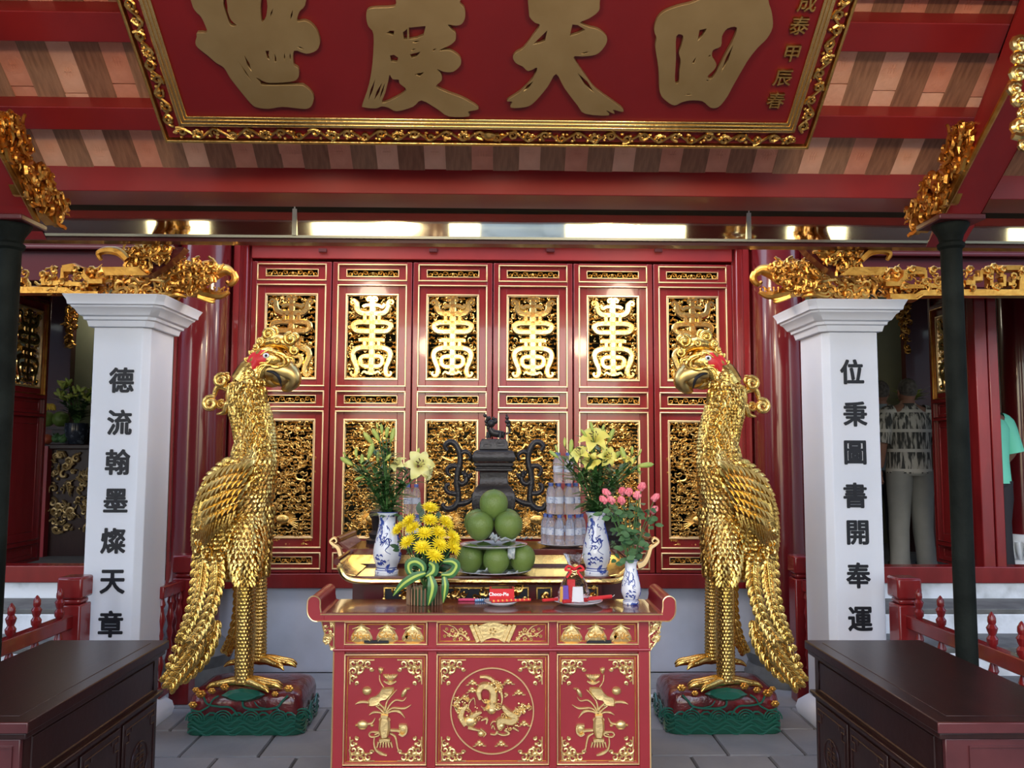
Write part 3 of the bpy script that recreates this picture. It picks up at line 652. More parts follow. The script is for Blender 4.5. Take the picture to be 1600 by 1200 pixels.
g3 = [(135, -90), (133, 45), (140, 70), (160, 90), (182, 102), (150, 150), (108, 205), (75, 225), (62, 245), (75, 270), (105, 285), (130, 305), (170, 290), (150, 340), (92, 400), (35, 438), (60, 442), (52, 468), (120, 465), (160, 440), (215, 375), (253, 318), (290, 380), (350, 460), (382, 495), (486, 503), (474, 480), (512, 495), (506, 477), (548, 487), (540, 468), (430, 388), (385, 330), (330, 246), (370, 240), (430, 232), (465, 200), (480, 165), (465, 140), (435, 120), (395, 110), (358, 90), (400, 70), (440, 40), (446, 5), (440, -90), (330, -90), (320, -140), (250, -140), (240, -90)]
glyph('large_character', g3, [[(145, 190), (215, 122), (205, 172), (180, 182)], [(325, 97), (350, 100), (385, 122), (350, 140), (312, 152)], slot((155, 348), (102, 402), 9), slot((345, 310), (426, 408), 12), slot((350, 232), (415, 217), 5)], 2.857, 780)
g4 = [(700, 80), (730, 45), (790, 20), (860, 2), (950, -35), (1080, -50), (1180, -35), (1200, 10), (1212, 50), (1215, 110), (1190, 160), (1150, 200), (1110, 250), (1080, 300), (1040, 370), (1010, 425), (975, 465), (940, 468), (905, 440), (850, 436), (810, 445), (780, 458), (745, 440), (715, 400), (710, 300), (695, 200), (700, 160), (690, 125)]
glyph('large_character', g4, [[(787, 150), (818, 148), (812, 190), (800, 225), (808, 260), (802, 310), (800, 355), (781, 355), (785, 250)], [(890, 122), (925, 115), (905, 150), (880, 176)], [(1015, 115), (1058, 112), (1040, 170), (1000, 245), (950, 338), (925, 330), (955, 300), (965, 275), (947, 245), (950, 212), (985, 195), (990, 150)], [(855, 270), (880, 235), (868, 272)], slot((1045, 180), (983, 322), 9), slot((815, 412), (870, 409), 4), slot((918, 345), (935, 352), 5), slot((930, 245), (940, 232), 6)], 2.857, 780)
for ch, px, py in (('成', 1262, 3), ('泰', 1249, 39), ('甲', 1237, 83), ('辰', 1223, 121), ('春', 1212, 156)):
    c = pl(px, py, .008); text_mesh('small_character', ch, frameM(c, X3, upl, npl), .076, .007, GOLDM, plq, bold=.0008)
# ================================================================== RAFTERS, IRON POSTS
def rafter(sg):
    XI = 2.0 if sg > 0 else -2.06
    tr_ = (lambda px, py: atx(px, py, XI)) if sg > 0 else (lambda px, py: (lambda v: Vector((XI, v.y, v.z)))(atx(px, py, 2.0)))
    T = thing('rafter', ('diagonal red rafter with gilt stripe meeting the right iron post', 'diagonal red rafter with gilt dragon carving at the top left')[sg < 0], 'rafter', (XI, 3.6, 2.6))
    a = tr_(1474, 333); b = tr_(1600, -5); c = tr_(1524, 237); d = tr_(1581, 127)
    a2 = a + (b - a) * 3.0; dd = (d - c).normalized(); c0 = c - dd * .52; c2 = d + dd * 1.4
    m = MB(); w = .17 * sg
    side = [a - (b - a) * .02, a2, c2, c0]
    vs = side + [p + Vector((w, 0, 0)) for p in side]; m.add(vs, [(0, 1, 2, 3), (7, 6, 5, 4), (0, 4, 5, 1), (1, 5, 6, 2), (2, 6, 7, 3), (3, 7, 4, 0)]); m.build('beam', REDB, T, bevel=.006)
    g = MB(); g.tube([c0 + (c - c0) * .2, c, d, c2], .012, 6); g.build('gilt_stripe', GOLDD, T)
    # carved and gilded brackets along the underside
    poly = [(1432, 352), (1424, 338), (1440, 318), (1452, 300), (1456, 284), (1478, 268), (1482, 240), (1500, 220), (1508, 196), (1522, 194), (1520, 222), (1510, 262), (1495, 290), (1484, 318), (1460, 338), (1436, 364)]
    g = MB(); rn = random.Random(3); ax = (a2 - a).normalized(); ay = ax.cross(X3).normalized()
    n_ = Vector((-sg, 0, 0)); to3 = lambda px, py: tr_(px, py) + n_ * .01
    vs = [to3(*p) for p in poly]; n = len(vs); g.add(vs + [v - n_ * .05 for v in vs], [tuple(range(n)), tuple(range(2 * n - 1, n - 1, -1))] + [(i, i + n, (i + 1) % n + n, (i + 1) % n) for i in range(n)])
    carve(g, poly, to3, ax, ay, n_, .028, 130, rn, .05); carve(g, poly, to3, ax, FR, Z3, .03, 50, rn, -.01)
    for k in range(len(poly) - 1): g.tube([to3(*poly[k]), to3(*poly[k + 1])], .012, 5)
    g.build('gilt_carving', GOLDD, T)
    return T
rafter(1); rafter(-1)
# gilded scroll pendant at the right edge
g = MB(); yy = 2.7; rn = random.Random(2)
for (px, py, r_) in ((1592, 70, 18), (1590, 92, 14), (1590, 117, 17), (1585, 140, 15), (1592, 157, 17), (1597, 178, 12), (1592, 200, 20), (1600, 228, 11), (1618, 80, 16), (1620, 120, 20), (1618, 160, 18), (1622, 200, 18), (1640, 100, 20), (1640, 150, 20), (1640, 190, 20)):
    c = at(px, py, yy); rr = r_ * yy / F; g.tube(spiral(c, X3, Z3, rr * .8, 1.5, rn.uniform(0, 6), 0, 1, 14), [rr * .34, rr * .36, rr * .3], 7); g.sphere(c + FR * .01, rr * .3, 8, 5)
one(g, 'scroll_pendant', GOLD, 'bright gilt curled scroll carving hanging at the upper right edge', 'carving')
for i, (pa, pb, r0) in enumerate((((1486, 390), (1513, 1030), .043), ((15, 390), (-12, 1000), .046))):
    Yp = 3.52; t = at(*pa, Yp); X = (t.x + at(*pb, Yp).x) / 2; zt_ = zz(352, Yp, pa[0])
    T = thing('iron_post', ('dark green iron post standing right, in front of the red balustrade', 'dark green iron post at the left edge of the view')[i], 'post', (t.x, Yp, 0))
    MB().lathe([(r0, .10), (r0, zt_ - .11)], (t.x, Yp, 0), 28).build('shaft', IRON, T)
    MB().lathe([(r0, zt_ - .11), (r0 * 1.25, zt_ - .10), (r0 * 1.3, zt_ - .085), (r0 * 1.05, zt_ - .075), (r0 * 1.2, zt_ - .05), (r0 * 1.6, zt_ - .02), (r0 * 1.8, zt_)], (t.x, Yp, 0), 28).build('capital', IRON, T)
    MB().lathe([(r0 * 2, 0), (r0 * 2, .03), (r0 * 1.4, .07), (r0, .11)], (t.x, Yp, 0), 28).build('foot', IRON, T)
    b_ = MB(); b_.box(t.x - .1, t.x + .1, Yp - .1, Yp + .1, zt_, zt_ + .025); b_.build('top_plate', REDD, T, bevel=.005)
# ================================================================== WHITE PILLARS
YP = 4.66
CH_L = [('德', 190, 594), ('流', 187, 660), ('翰', 184, 722), ('墨', 181, 782), ('燦', 177, 845), ('天', 176, 909), ('章', 173, 975)]
CH_R = [('位', 1331, 581), ('秉', 1336, 647), ('圖', 1336, 707), ('書', 1336, 774), ('開', 1340, 832), ('奉', 1341, 899), ('運', 1344, 967)]
zc0 = zz(466, YP, 300)
for i, (x0p, x1p, chs) in enumerate(((144, 231, CH_L), (1300, 1371, CH_R))):
    if i == 0: xa, xb = at(142.5, 750, YP).x, at(218, 750, YP).x
    else: xa, xb = at(1298, 750, YP).x, at(1372, 750, YP).x
    Wp = xb - xa; xm = (xa + xb) / 2; w2 = Wp / 2 + .02; D2 = .36
    ch = .022; T = thing('pillar', ('square white pillar with black characters left of the left phoenix', 'square white pillar with black characters right of the right phoenix')[i], 'pillar', (xm, YP + D2 / 2, 0))
    # chamfered shaft
    xi, xo = (xm + w2, xm - w2) if i == 0 else (xm - w2, xm + w2)
    m = MB(); ci = .035; sgn = 1 if i == 0 else -1
    tl = at(155 if i == 0 else 1366, 512, YP).x; lean = 0
    def ring(z, e=0.): return [(xo - sgn * e, YP - e, z), (xi - sgn * ci + sgn * e, YP - e, z), (xi + sgn * e, YP + ci - e, z), (xi + sgn * e, YP + D2 + e, z), (xo - sgn * e, YP + D2 + e, z)]
    def stack(prof):
        m = MB(); vs = []; 
        for z, e in prof: vs += ring(z, e)
        N = len(prof); fs = [(k * 5 + j, k * 5 + (j + 1) % 5, (k + 1) * 5 + (j + 1) % 5, (k + 1) * 5 + j) for k in range(N - 1) for j in range(5)]
        fs += [(4, 3, 2, 1, 0), tuple((N - 1) * 5 + j for j in range(5))]; m.add(vs, fs); return m
    zsh = zz(512, YP, 300)
    stack([(.12, 0), (zsh, 0)]).build('shaft', WHITEP, T, bevel=.004)
    hc = zc0 - zsh
    stack([(zsh, .0), (zsh, .022), (zsh + hc * .20, .03), (zsh + hc * .22, .042), (zsh + hc * .32, .045), (zsh + hc * .36, .06), (zsh + hc * .55, .078), (zsh + hc * .60, .09), (zsh + hc * .66, .093), (zsh + hc * .68, .105), (zsh + hc * .80, .108), (zsh + hc, .125)]).build('capital', WHITEP, T, bevel=.002)
    stack([(0, .05), (.04, .06), (.08, .05), (.10, .03), (.13, .0)]).build('base', WHITEP, T, bevel=.004)
    for c, px, py in chs:
        p = at(px, py, YP); text_mesh('black_character', c, frameM((p.x, YP - .001, p.z), X3, Z3), .146, .0035, INK, T, bold=.0042, scx=.95)
# ================================================================== GILT FRET BEAMS AND DRAGON HEADS
YD = 4.80
for sg in (1, -1):
    X0 = lambda px: px if sg > 0 else 1552 - px - 8
    f3 = lambda px, py, Y=YD: at(X0(px), py, Y)
    T = thing('fret_beam', ('gilt carved fret beam with dragon head over the right white pillar', 'gilt carved fret beam with dragon head over the left white pillar')[sg < 0], 'beam', f3(1300, 440))
    m = MB(); d_ = 8 if sg < 0 else 0
    def bar(P, w, h=.05):
        w = w * 1.3
        m.ribbon([f3(a, b - d_ * .5) for a, b in P], w * YD / F / 2, FR, h)
    bar([(1385, 466), (1424, 466), (1434, 460), (1480, 459), (1720, 459)], 11); bar([(1385, 470), (1424, 470), (1434, 464), (1720, 464)], 3, .07)
    for ox in (0, 195):
        bar([(1378, 446), (1398, 446), (1408, 436), (1408, 428), (1440, 428), (1440, 446), (1450, 449), (1470, 449), (1470, 433)], 9)
        bar([(1400, 452), (1420, 450), (1438, 450)], 8); bar([(1408, 430), (1425, 422), (1440, 425)], 9)
        break
    for ox in (0, 140, 280):
        bar([(1502 + ox, 444), (1515 + ox, 444), (1515 + ox, 438), (1526 + ox, 438), (1526 + ox, 428), (1540 + ox, 428), (1542 + ox, 421), (1590 + ox, 421)], 9)
        bar([(1542 + ox, 424), (1542 + ox, 447), (1562 + ox, 447), (1562 + ox, 434), (1555 + ox, 432)], 8)
        bar([(1590 + ox, 421), (1590 + ox, 457)], 13); bar([(1568 + ox, 446), (1575 + ox, 446), (1578 + ox, 436), (1586 + ox, 438)], 7); bar([(1600 + ox, 440), (1620 + ox, 440), (1620 + ox, 424), (1635 + ox, 424)], 9)
        for (a, b) in ((1508, 424), (1545, 420), (1540, 435), (1552, 452), (1575, 434), (1512, 452), (1600, 428), (1470, 432), (1420, 424), (1395, 425), (1408, 450), (1452, 425), (1610, 452)):
            m.tube(spiral(f3(a + ox, b) + FR * .05, X3, Z3, .022, 1.3, a, 0, 1, 9), [.008, .010, .006], 5)
    carve(m, [(1405, 418), (1480, 418), (1480, 456), (1405, 456)], lambda a, b: f3(a, b, YD - .03), X3, Z3, FR, .020, 34, random.Random(8), .02); carve(m, [(1500, 418), (1720, 418), (1720, 456), (1500, 456)], lambda a, b: f3(a, b, YD - .03), X3, Z3, FR, .018, 50, random.Random(9), .02)
    m.build('fret', GOLDD, T)
    m = MB(); rn = random.Random(12)
    bodyp = [(1255, 462), (1290, 455), (1400, 466), (1400, 440), (1370, 424), (1330, 432), (1290, 430), (1262, 415), (1240, 410), (1215, 415), (1200, 440), (1215, 458)]
    carve(m, [(1284, 432), (1405, 424), (1410, 455), (1395, 466), (1262, 466)], lambda a, b: f3(a, b, YD + .03), X3, Z3, FR, .034, 110, rn, .05)
    m.build('cloud_carving', GOLDD, T)
    # dragon head looking toward the middle bay
    m = MB(); YH = YD + .02
    def hp(a, b, y=0.): return f3(a, b, YH + y)
    m.tube(smooth_pts([hp(1290, 440), hp(1255, 436), hp(1225, 430), hp(1205, 424), hp(1190, 422), hp(1180, 428)], 5), [.06, .075, .07, .055, .04, .03, .018], 12)
    m.tube(smooth_pts([hp(1180, 426), hp(1177, 436), hp(1184, 444), hp(1190, 440)], 4), [.02, .022, .018, .010], 8)      # snout
    m.tube(smooth_pts([hp(1250, 452), hp(1222, 458), hp(1200, 462), hp(1186, 456)], 4), [.045, .032, .022, .012], 8)      # lower jaw
    for k in range(5):
        for s_ in (-.05, .05): m.tube([hp(1188 + k * 7, 450 - k * .5, s_), hp(1188 + k * 7, 457, s_)], [.007, .001], 5)
    m.sphere(hp(1218, 424, -.055), .020, 10, 6); m.sphere(hp(1230, 450, -.055), .022, 10, 6)
    m.tube(smooth_pts([hp(1205, 415, -.03), hp(1218, 410, -.05), hp(1235, 412, -.06)], 4), [.008, .014, .006], 6)
    for k in range(9):
        a = 1245 + rn.uniform(-5, 30); b = 412 + k * 6; m.tube(smooth_pts([hp(a - 12, b + 4, -.05), hp(a + 5, b, -.08), hp(a + 26, b + rn.uniform(-8, 8), -.05), hp(a + 36, b - 4, -.04)], 4), [.010, .014, .012, .003], 6)
    carve(m, [(1200, 416), (1240, 406), (1290, 420), (1290, 452), (1240, 462), (1215, 445)], lambda a, b: hp(a, b, -.06), X3, Z3, FR, .024, 110, rn, .04)
    for k in range(4): m.tube(smooth_pts([hp(1235, 458 + k * 2, -.02), hp(1212, 460 + k * 4), hp(1192 + k * 6, 448 + k * 7)], 4), [.011, .010, .006], 6)
    m.build('dragon_head', GOLDD, T)
    # raking carved bracket above the pillar
    B = thing('carved_bracket', ('triangular gilt and red carved bracket above the right dragon head', 'triangular gilt and red carved bracket above the left dragon head')[sg < 0], 'bracket', f3(1310, 410))
    YK = 4.52
    pts = [(1258, 386), (1275, 405), (1300, 424), (1312, 432), (1385, 430), (1388, 414), (1345, 412), (1395, 404), (1390, 388), (1370, 380), (1330, 384), (1300, 380)]
    m = MB(); P = [f3(a, b, YK + .08) for a, b in [(1256, 386), (1262, 394), (1285, 414), (1310, 430), (1340, 428), (1352, 405), (1345, 386)]]
    n = len(P); m.add(P + [p + Vector((0, .08, 0)) for p in P], [tuple(range(n)), tuple(range(2 * n - 1, n - 1, -1))] + [(i, i + n, (i + 1) % n + n, (i + 1) % n) for i in range(n)]); m.build('back_board', REDD, B)
    m = MB(); carve(m, [(1270, 388), (1290, 410), (1312, 428), (1338, 424), (1345, 400), (1345, 388)], lambda a, b: f3(a, b, YK + .06), X3, Z3, FR, .026, 120, rn, .05)
    m.tube(smooth_pts([f3(a, b, YK) for a, b in ((1345, 406), (1358, 394), (1376, 391), (1390, 396), (1386, 406))], 5), [.02, .024, .022, .018, .01], 6)
    m.hull8([f3(1312, 430, YK), f3(1380, 430, YK), f3(1380, 430, YK + .1), f3(1312, 430, YK + .1), f3(1330, 417, YK), f3(1386, 417, YK), f3(1386, 417, YK + .1), f3(1330, 417, YK + .1)])
    m.build('gilt_carving', GOLDD, B)
# ================================================================== BALUSTRADES
def baluster_prof(h, r=.022):
    q = [(0, .55), (.05, .55), (.08, 1.0), (.13, .6), (.17, .75), (.25, 1.15), (.32, .7), (.36, .55), (.42, .9), (.5, .5), (.58, .9), (.64, .55), (.68, .7), (.75, 1.15), (.83, .7), (.88, .6), (.92, 1.0), (1, .55)]
    return [(r * b, h * a) for a, b in q]
FIN = [(0, .014), (.012, .022), (.03, .024), (.045, .014), (.06, .02), (.075, .024), (.09, .014), (.10, .018), (.118, .017), (.135, .008), (.142, .002)]
def balustrade(name, A, B, n, zr, label, newel=True, nw=.06, hN=None, fin=True, zb=.12):
    A = Vector(A); B = Vector(B); d = (B - A); L = d.length; u = d.normalized(); s = u.cross(Z3)
    T = thing(name, label, 'balustrade', (A.x, A.y, 0))
    def rail(z0, z1, w): 
        m = MB(); P = [A + s * w, B + s * w, B - s * w, A - s * w]; m.hull8([Vector((p.x, p.y, z0)) for p in P] + [Vector((p.x, p.y, z1)) for p in P]); return m
    rail(zr - .035, zr + .035, .026).build('top_rail', RED, T, bevel=.006); rail(zb, zb + .06, .024).build('bottom_rail', RED, T, bevel=.006)
    for i in range(n):
        p = A + d * ((i + .7) / n)
        MB().lathe([(r_, z_ + zb + .06) for r_, z_ in baluster_prof(zr - .035 - zb - .06)], (p.x, p.y, 0), 12).build('baluster', RED, T)
        if fin: MB().lathe([(b * 1.0, a * 1.05 + zr + .035) for a, b in FIN], (p.x, p.y, 0), 12).build('finial', RED, T)
    if newel:
        hN = hN or zr + .12
        m = MB(); m.box(A.x - nw, A.x + nw, A.y - nw, A.y + nw, 0, hN - .14); m.build('newel_post', RED, T, bevel=.008)
        m = MB(); m.box(A.x - nw * .85, A.x + nw * .85, A.y - nw * .85, A.y + nw * .85, hN - .14, hN - .11); m.box(A.x - nw * 1.08, A.x + nw * 1.08, A.y - nw * 1.08, A.y + nw * 1.08, hN - .11, hN); m.build('newel_cap', RED, T, bevel=.012)
    return T
for sg in (1, -1):
    XB = 2.17 if sg > 0 else -2.19
    YN = 4.45; zr = H - (at(800, 962, YN) - CAM).z * -1 if False else zz(968, YN, 1390)
    hN = zz(903, YN - .05, 1390)
    balustrade('balustrade', (XB, YN, 0), (XB * 1.02, 2.2, 0), 11, zr, ('red balustrade with turned finials running behind the right dark cabinet', 'red balustrade with turned finials running behind the left dark cabinet')[sg < 0], hN=hN)
    XQ = at(1226 if sg > 0 else 288, 950, 5.42).x
    XQ = 1.93 if sg > 0 else -1.93
    balustrade('balustrade', (XQ, 5.30, 0), (XQ + sg * .02, 4.95, 0), 3, .72, ('short dark red balustrade between right column and right white pillar', 'short dark red balustrade between left column and left white pillar')[sg < 0], hN=.90, fin=False)
# ================================================================== DARK CABINETS
def cabinet(sg):
    zt = .75; a = atz(1456 if sg > 0 else 35, 1128, zt); b = atz(1263 if sg > 0 else 271, 1000, zt)
    xi = sg * 1.36; y0, y1 = a.y, b.y; wd = .50; xi = (a.x + b.x) / 2; xo = xi + sg * wd
    T = thing('cabinet', ('long dark rosewood side cabinet at the lower right', 'long dark rosewood side cabinet at the lower left')[sg < 0], 'cabinet', ((xi + xo) / 2, (y0 + y1) / 2, 0))
    x0, x1 = sorted((xi, xo)); e = .03
    m = MB(); m.box(x0, x1, y0, y1, zt - .035, zt); 
    m.build('top_board', DWOOD, T, bevel=.004)
    m = MB(); m.box(x0 + .055, x1 - .055, y0 + .055, y1 - .055, zt - .003, zt + .0015); m.build('top_panel', DWOOD, T, bevel=.0015)
    m = MB(); m.box(x0 + e, x1 - e, y0 + e, y1 - e, .08, zt - .035); m.build('body', DWOOD, T, bevel=.004)
    m = MB(); m.box(x0 + .01, x1 - .01, y0 + .01, y1 - .01, zt - .055, zt - .035); m.box(x0 + .012, x1 - .012, y0 + .012, y1 - .012, zt - .215, zt - .20); m.box(x0 + .02, x1 - .02, y0 + .02, y1 - .02, zt - .225, zt - .215)
    m.box(x0 + .01, x1 - .01, y0 + .01, y1 - .01, .06, .10); m.build('moulding', DWOOD, T, bevel=.004)
    # end face boards (toward the viewer)
    m = MB(); m.box(x0 + .03, x1 - .03, y0 + .018, y0 + .04, zt - .20, zt - .055); m.box(x0 + .03, x1 - .03, y0 + .018, y0 + .04, .1, zt - .225); m.box(x0 - .0, x1, y0 - .002, y0 + .006, zt - .034, zt - .002)
    m.build('end_board', DWOODE, T, bevel=.003)
    m = MB(); m.frame(x0 + .10, x1 - .05, zt - .185, zt - .075, .004, y0 + .012, y0 + .02); m.build('end_moulding', DWOODE, T)
    xf = xi + sg * e; N = Vector((-sg, 0, 0))
    def fr3(yy0, yy1, z0, z1, w=.004):
        m.tube([(xf, yy0, z0), (xf, yy1, z0), (xf, yy1, z1), (xf, yy0, z1), (xf, yy0, z0)], w, 4)
    m = MB(); fr3(y0 + .08, y1 - .08, zt - .185, zt - .07); m.build('drawer_front', DWOOD, T)
    for k in range(3):
        ya = y0 + .05 + k * (y1 - y0 - .1) / 3 + .012; yb = y0 + .05 + (k + 1) * (y1 - y0 - .1) / 3 - .012
        d = MB(); d.box(min(xf, xf - sg * .008), max(xf, xf - sg * .008), ya, yb, .11, zt - .235); dd_ = d.build('cabinet_door', DWOOD, T, bevel=.003)
        m = MB(); xf2 = xf - sg * .009; hh = .035
        za, zb = .135, zt - .26
        for (p, q, r_) in ((ya + .02, 1, zb), (yb - .02, -1, zb)):
            m.tube([(xf2, p, r_ - .09), (xf2, p, r_ - .05), (xf2, p + q * .03, r_ - .05), (xf2, p + q * .03, r_ - .02), (xf2, p, r_ - .02), (xf2, p, r_), (xf2, p + q * .05, r_), (xf2, p + q * .05, r_ - .02)], .0028, 4)
        m.tube([(xf2, ya + .07, zb), (xf2, yb - .07, zb)], .0028, 4); m.tube([(xf2, ya + .02, zb - .09), (xf2, ya + .02, za), (xf2, yb - .02, za), (xf2, yb - .02, zb - .09)], .0028, 4)
        yc = (ya + yb) / 2; zc = .33; rr = .075
        m.tube([(xf2, yc + rr * math.cos(g * math.pi / 12), zc + rr * math.sin(g * math.pi / 12)) for g in range(25)], .003, 4)
        for j, w_ in enumerate((.02, .035, .045, .05, .045, .035)): m.tube([(xf2, yc - w_, zc + .055 - j * .022), (xf2, yc + w_, zc + .055 - j * .022)], .0028, 4)
        m.tube([(xf2, yc, zc - .065), (xf2, yc, zc + .07)], .003, 4); m.tube([(xf2, yc - .035, zc - .03), (xf2, yc - .035, zc + .02), (xf2, yc + .035, zc + .02), (xf2, yc + .035, zc - .03)], .0025, 4)
        m.build('carved_medallion', DWOOD, dd_)
    for yy in (y0 + .05, y1 - .05):
        for xx in (x0 + .05, x1 - .05): q = MB(); q.box(xx - .03, xx + .03, yy - .03, yy + .03, 0, .07); q.build('foot', DWOOD, T, bevel=.006)
    return T
cabinet(1); cabinet(-1)
# small red wooden foot and white stone beside the right cabinet, seen past its far corner
# ================================================================== RED ALTAR TABLE (front)
YA = 3.5
zt = zz(957, YA, 768); A = lambda px, py, t=0.: at(px, py, YA - t)
cxA = at(768, 1000, YA).x
YAB = (H - zt) / math.tan(math.atan((937 - 600) / F) - PITCH)
alt = thing('altar_table', 'red altar table with gilt relief panels and rolled ends, in front of all offerings', 'table', (cxA, YA + .15, 0))
def scroll_top(par, xl, xr, z, y0, y1, th, rr, mt, mtop, gilt, up_=1.0):
    prof = []
    for sg in (-1, 1):
        xe = xl if sg < 0 else xr; c = (xe - sg * rr * .0, z + rr * up_)
        P = [(xe - sg * rr * 2.4, z), (xe - sg * rr * 1.4, z)]
        P2 = []
    top = MB(); top.box(xl + rr * 1.3, xr - rr * 1.3, y0, y1, z - th, z); top.build('table_top', [mt], par, bevel=.003)
    if mtop is not None: q = MB(); q.box(xl + rr * 1.4, xr - rr * 1.4, y0 + .012, y1 - .005, z, z + .003); q.build('top_surface', mtop, par)
    for sg in (-1, 1):
        xe = xl if sg < 0 else xr; o = [(xe - sg * rr * 1.35, z), (xe - sg * rr * 1.05, z + rr * .10), (xe - sg * rr * .98, z + rr * .55)]
        for k in range(9):
            g = math.pi - k * math.pi / 8 * 1.0; o.append((xe - sg * rr * .46 + sg * rr * .52 * math.cos(g), z + rr * .9 + rr * .52 * math.sin(g)))
        o += [(xe + sg * rr * .07, z + rr * .3), (xe - sg * rr * .05, z - th * .3), (xe - sg * rr * .4, z - th * .9), (xe - sg * rr * .8, z - th), (xe - sg * rr * 1.35, z - th)]
        m = MB(); m.prism(o, (X3, Z3), (0, y0, 0), (0, y1 - y0, 0)); m.build('rolled_end', [mt if mtop is None or True else mtop], par, bevel=.003, smooth=50)
        e = MB(); e.tube(smooth_pts([(a, y0 - .001, b) for a, b in o[1:-1]], 3), gilt, 5); e.build('gilt_edge', GOLDL, par)
    e = MB(); e.tube([(xl + rr, y0 - .001, z - .002), (xr - rr, y0 - .001, z - .002)], gilt, 5); e.tube([(xl + rr * .7, y0 - .001, z - th + .001), (xr - rr * .7, y0 - .001, z - th + .001)], gilt, 5); e.build('gilt_edge', GOLDL, par)
scroll_top(alt, A(484, 950).x, A(1052, 950).x, zt, YA - .03, YAB, .03, .05, REDT, BROWNT, .0028)
zb_ = .03
bx0, bx1 = A(520, 1050).x, A(1016, 1050).x
m = MB(); m.box(bx0, bx1, YA + .02, YAB - .03, .10, zt - .03); m.build('body', REDT, alt, bevel=.004)
m = MB()
for (a, b) in ((521, 538), (668, 682), (858, 870), (998, 1015)): m.box(A(a, 1050).x, A(b, 1050).x, YA, YA + .03, .08, zt - .03)
for (a, b) in ((1008, 1019),): m.box(bx0, bx1, YA + .002, YA + .03, A(768, b).z, A(768, a).z)
m.box(bx0, bx1, YA + .002, YA + .03, .10, A(768, 1198).z); m.box(bx0, bx1, YA + .004, YA + .03, A(768, 975).z, zt - .03)
m.build('frame', REDT, alt, bevel=.004)
m = MB(); m.tube([(bx0, YA - .004, A(768, 1015).z), (bx1, YA - .004, A(768, 1015).z)], .006, 8); m.build('half_round_rail', REDT, alt)
m = MB()
for x in (bx0 + .002, bx1 - .002): m.tube([(x, YA - .001, .08), (x, YA - .001, zt - .03)], .0035, 5)
m.build('gilt_corner_line', GOLDL, alt)
for q in (-1, 1):                                               # legs and scalloped wing brackets under the ends
    lm = MB(); x = bx0 + .03 if q < 0 else bx1 - .03
    for y in (YA + .03, YAB - .06): lm.box(x - .03, x + .03, y - .02, y + .02, 0, .11)
    lm.build('leg', REDT, alt, bevel=.005)
    W = MB(); P = [(520, 971), (503, 971), (505, 982), (508, 990), (505, 998), (512, 1003), (516, 1010), (520, 1016)]
    P = [(a, b) if q < 0 else (1536 - a, b) for a, b in P]; vs = [A(a, b, 0) for a, b in P]; n = len(vs)
    W.add(vs + [v + Vector((0, .02, 0)) for v in vs], [tuple(range(n)), tuple(range(2 * n - 1, n - 1, -1))] + [(i, i + n, (i + 1) % n + n, (i + 1) % n) for i in range(n)]); W.build('wing_bracket', REDT, alt)
    W = MB(); W.tube([v - Vector((0, .002, 0)) for v in vs[1:]], .003, 5); carve(W, P, lambda a, b: A(a, b, .002), X3, Z3, FR, .010, 26, random.Random(5), .004); W.build('bracket_relief', GOLDR, alt)
PAN = [(538, 668, 971, 1008), (682, 858, 971, 1008), (870, 998, 971, 1008), (538, 668, 1022, 1196), (682, 858, 1022, 1196), (870, 998, 1022, 1196)]
pans = []
for k, (a, b, c, d) in enumerate(PAN):
    x0, x1, z0, z1 = A(a, c).x, A(b, c).x, A(768, d).z, A(768, c).z
    pn = MB(); pn.box(x0 - .002, x1 + .002, YA + .012, YA + .022, z0, z1); pn = pn.build('drawer_front' if k < 3 else 'door_panel', REDT, alt)
    g = MB(); g.frame(x0, x1, z0, z1, .0055, YA - .002, YA + .014); g.build('gilt_bead', GOLDL, pn, bevel=.002)
    g = MB(); g.frame(x0 + .012, x1 - .012, z0 + .012, z1 - .012, .0035, YA + .008, YA + .014); g.build('inner_moulding', GOLDD, pn, bevel=.001)
    pans.append(pn)
YR = YA + .011
def RP(px, py, t=0.): v = at(px, py, YR); return Vector((v.x, YR - t, v.z))
def rs(m, P, w, h=.006, sm=4, t=0.):
    wl = w if isinstance(w, list) else [w]; m.ribbon(smooth_pts([RP(a, b, t) for a, b in P], sm), [x * YR / F for x in wl], FR, h)
def blob(m, px, py, rx, ry, h=.010, rot=0.): m.sphere(RP(px, py), 1., 12, 7, (1, 1, 1), M=(Matrix.Rotation(rot, 3, 'Y') @ Matrix.Diagonal((rx * YR / F, h, ry * YR / F))))
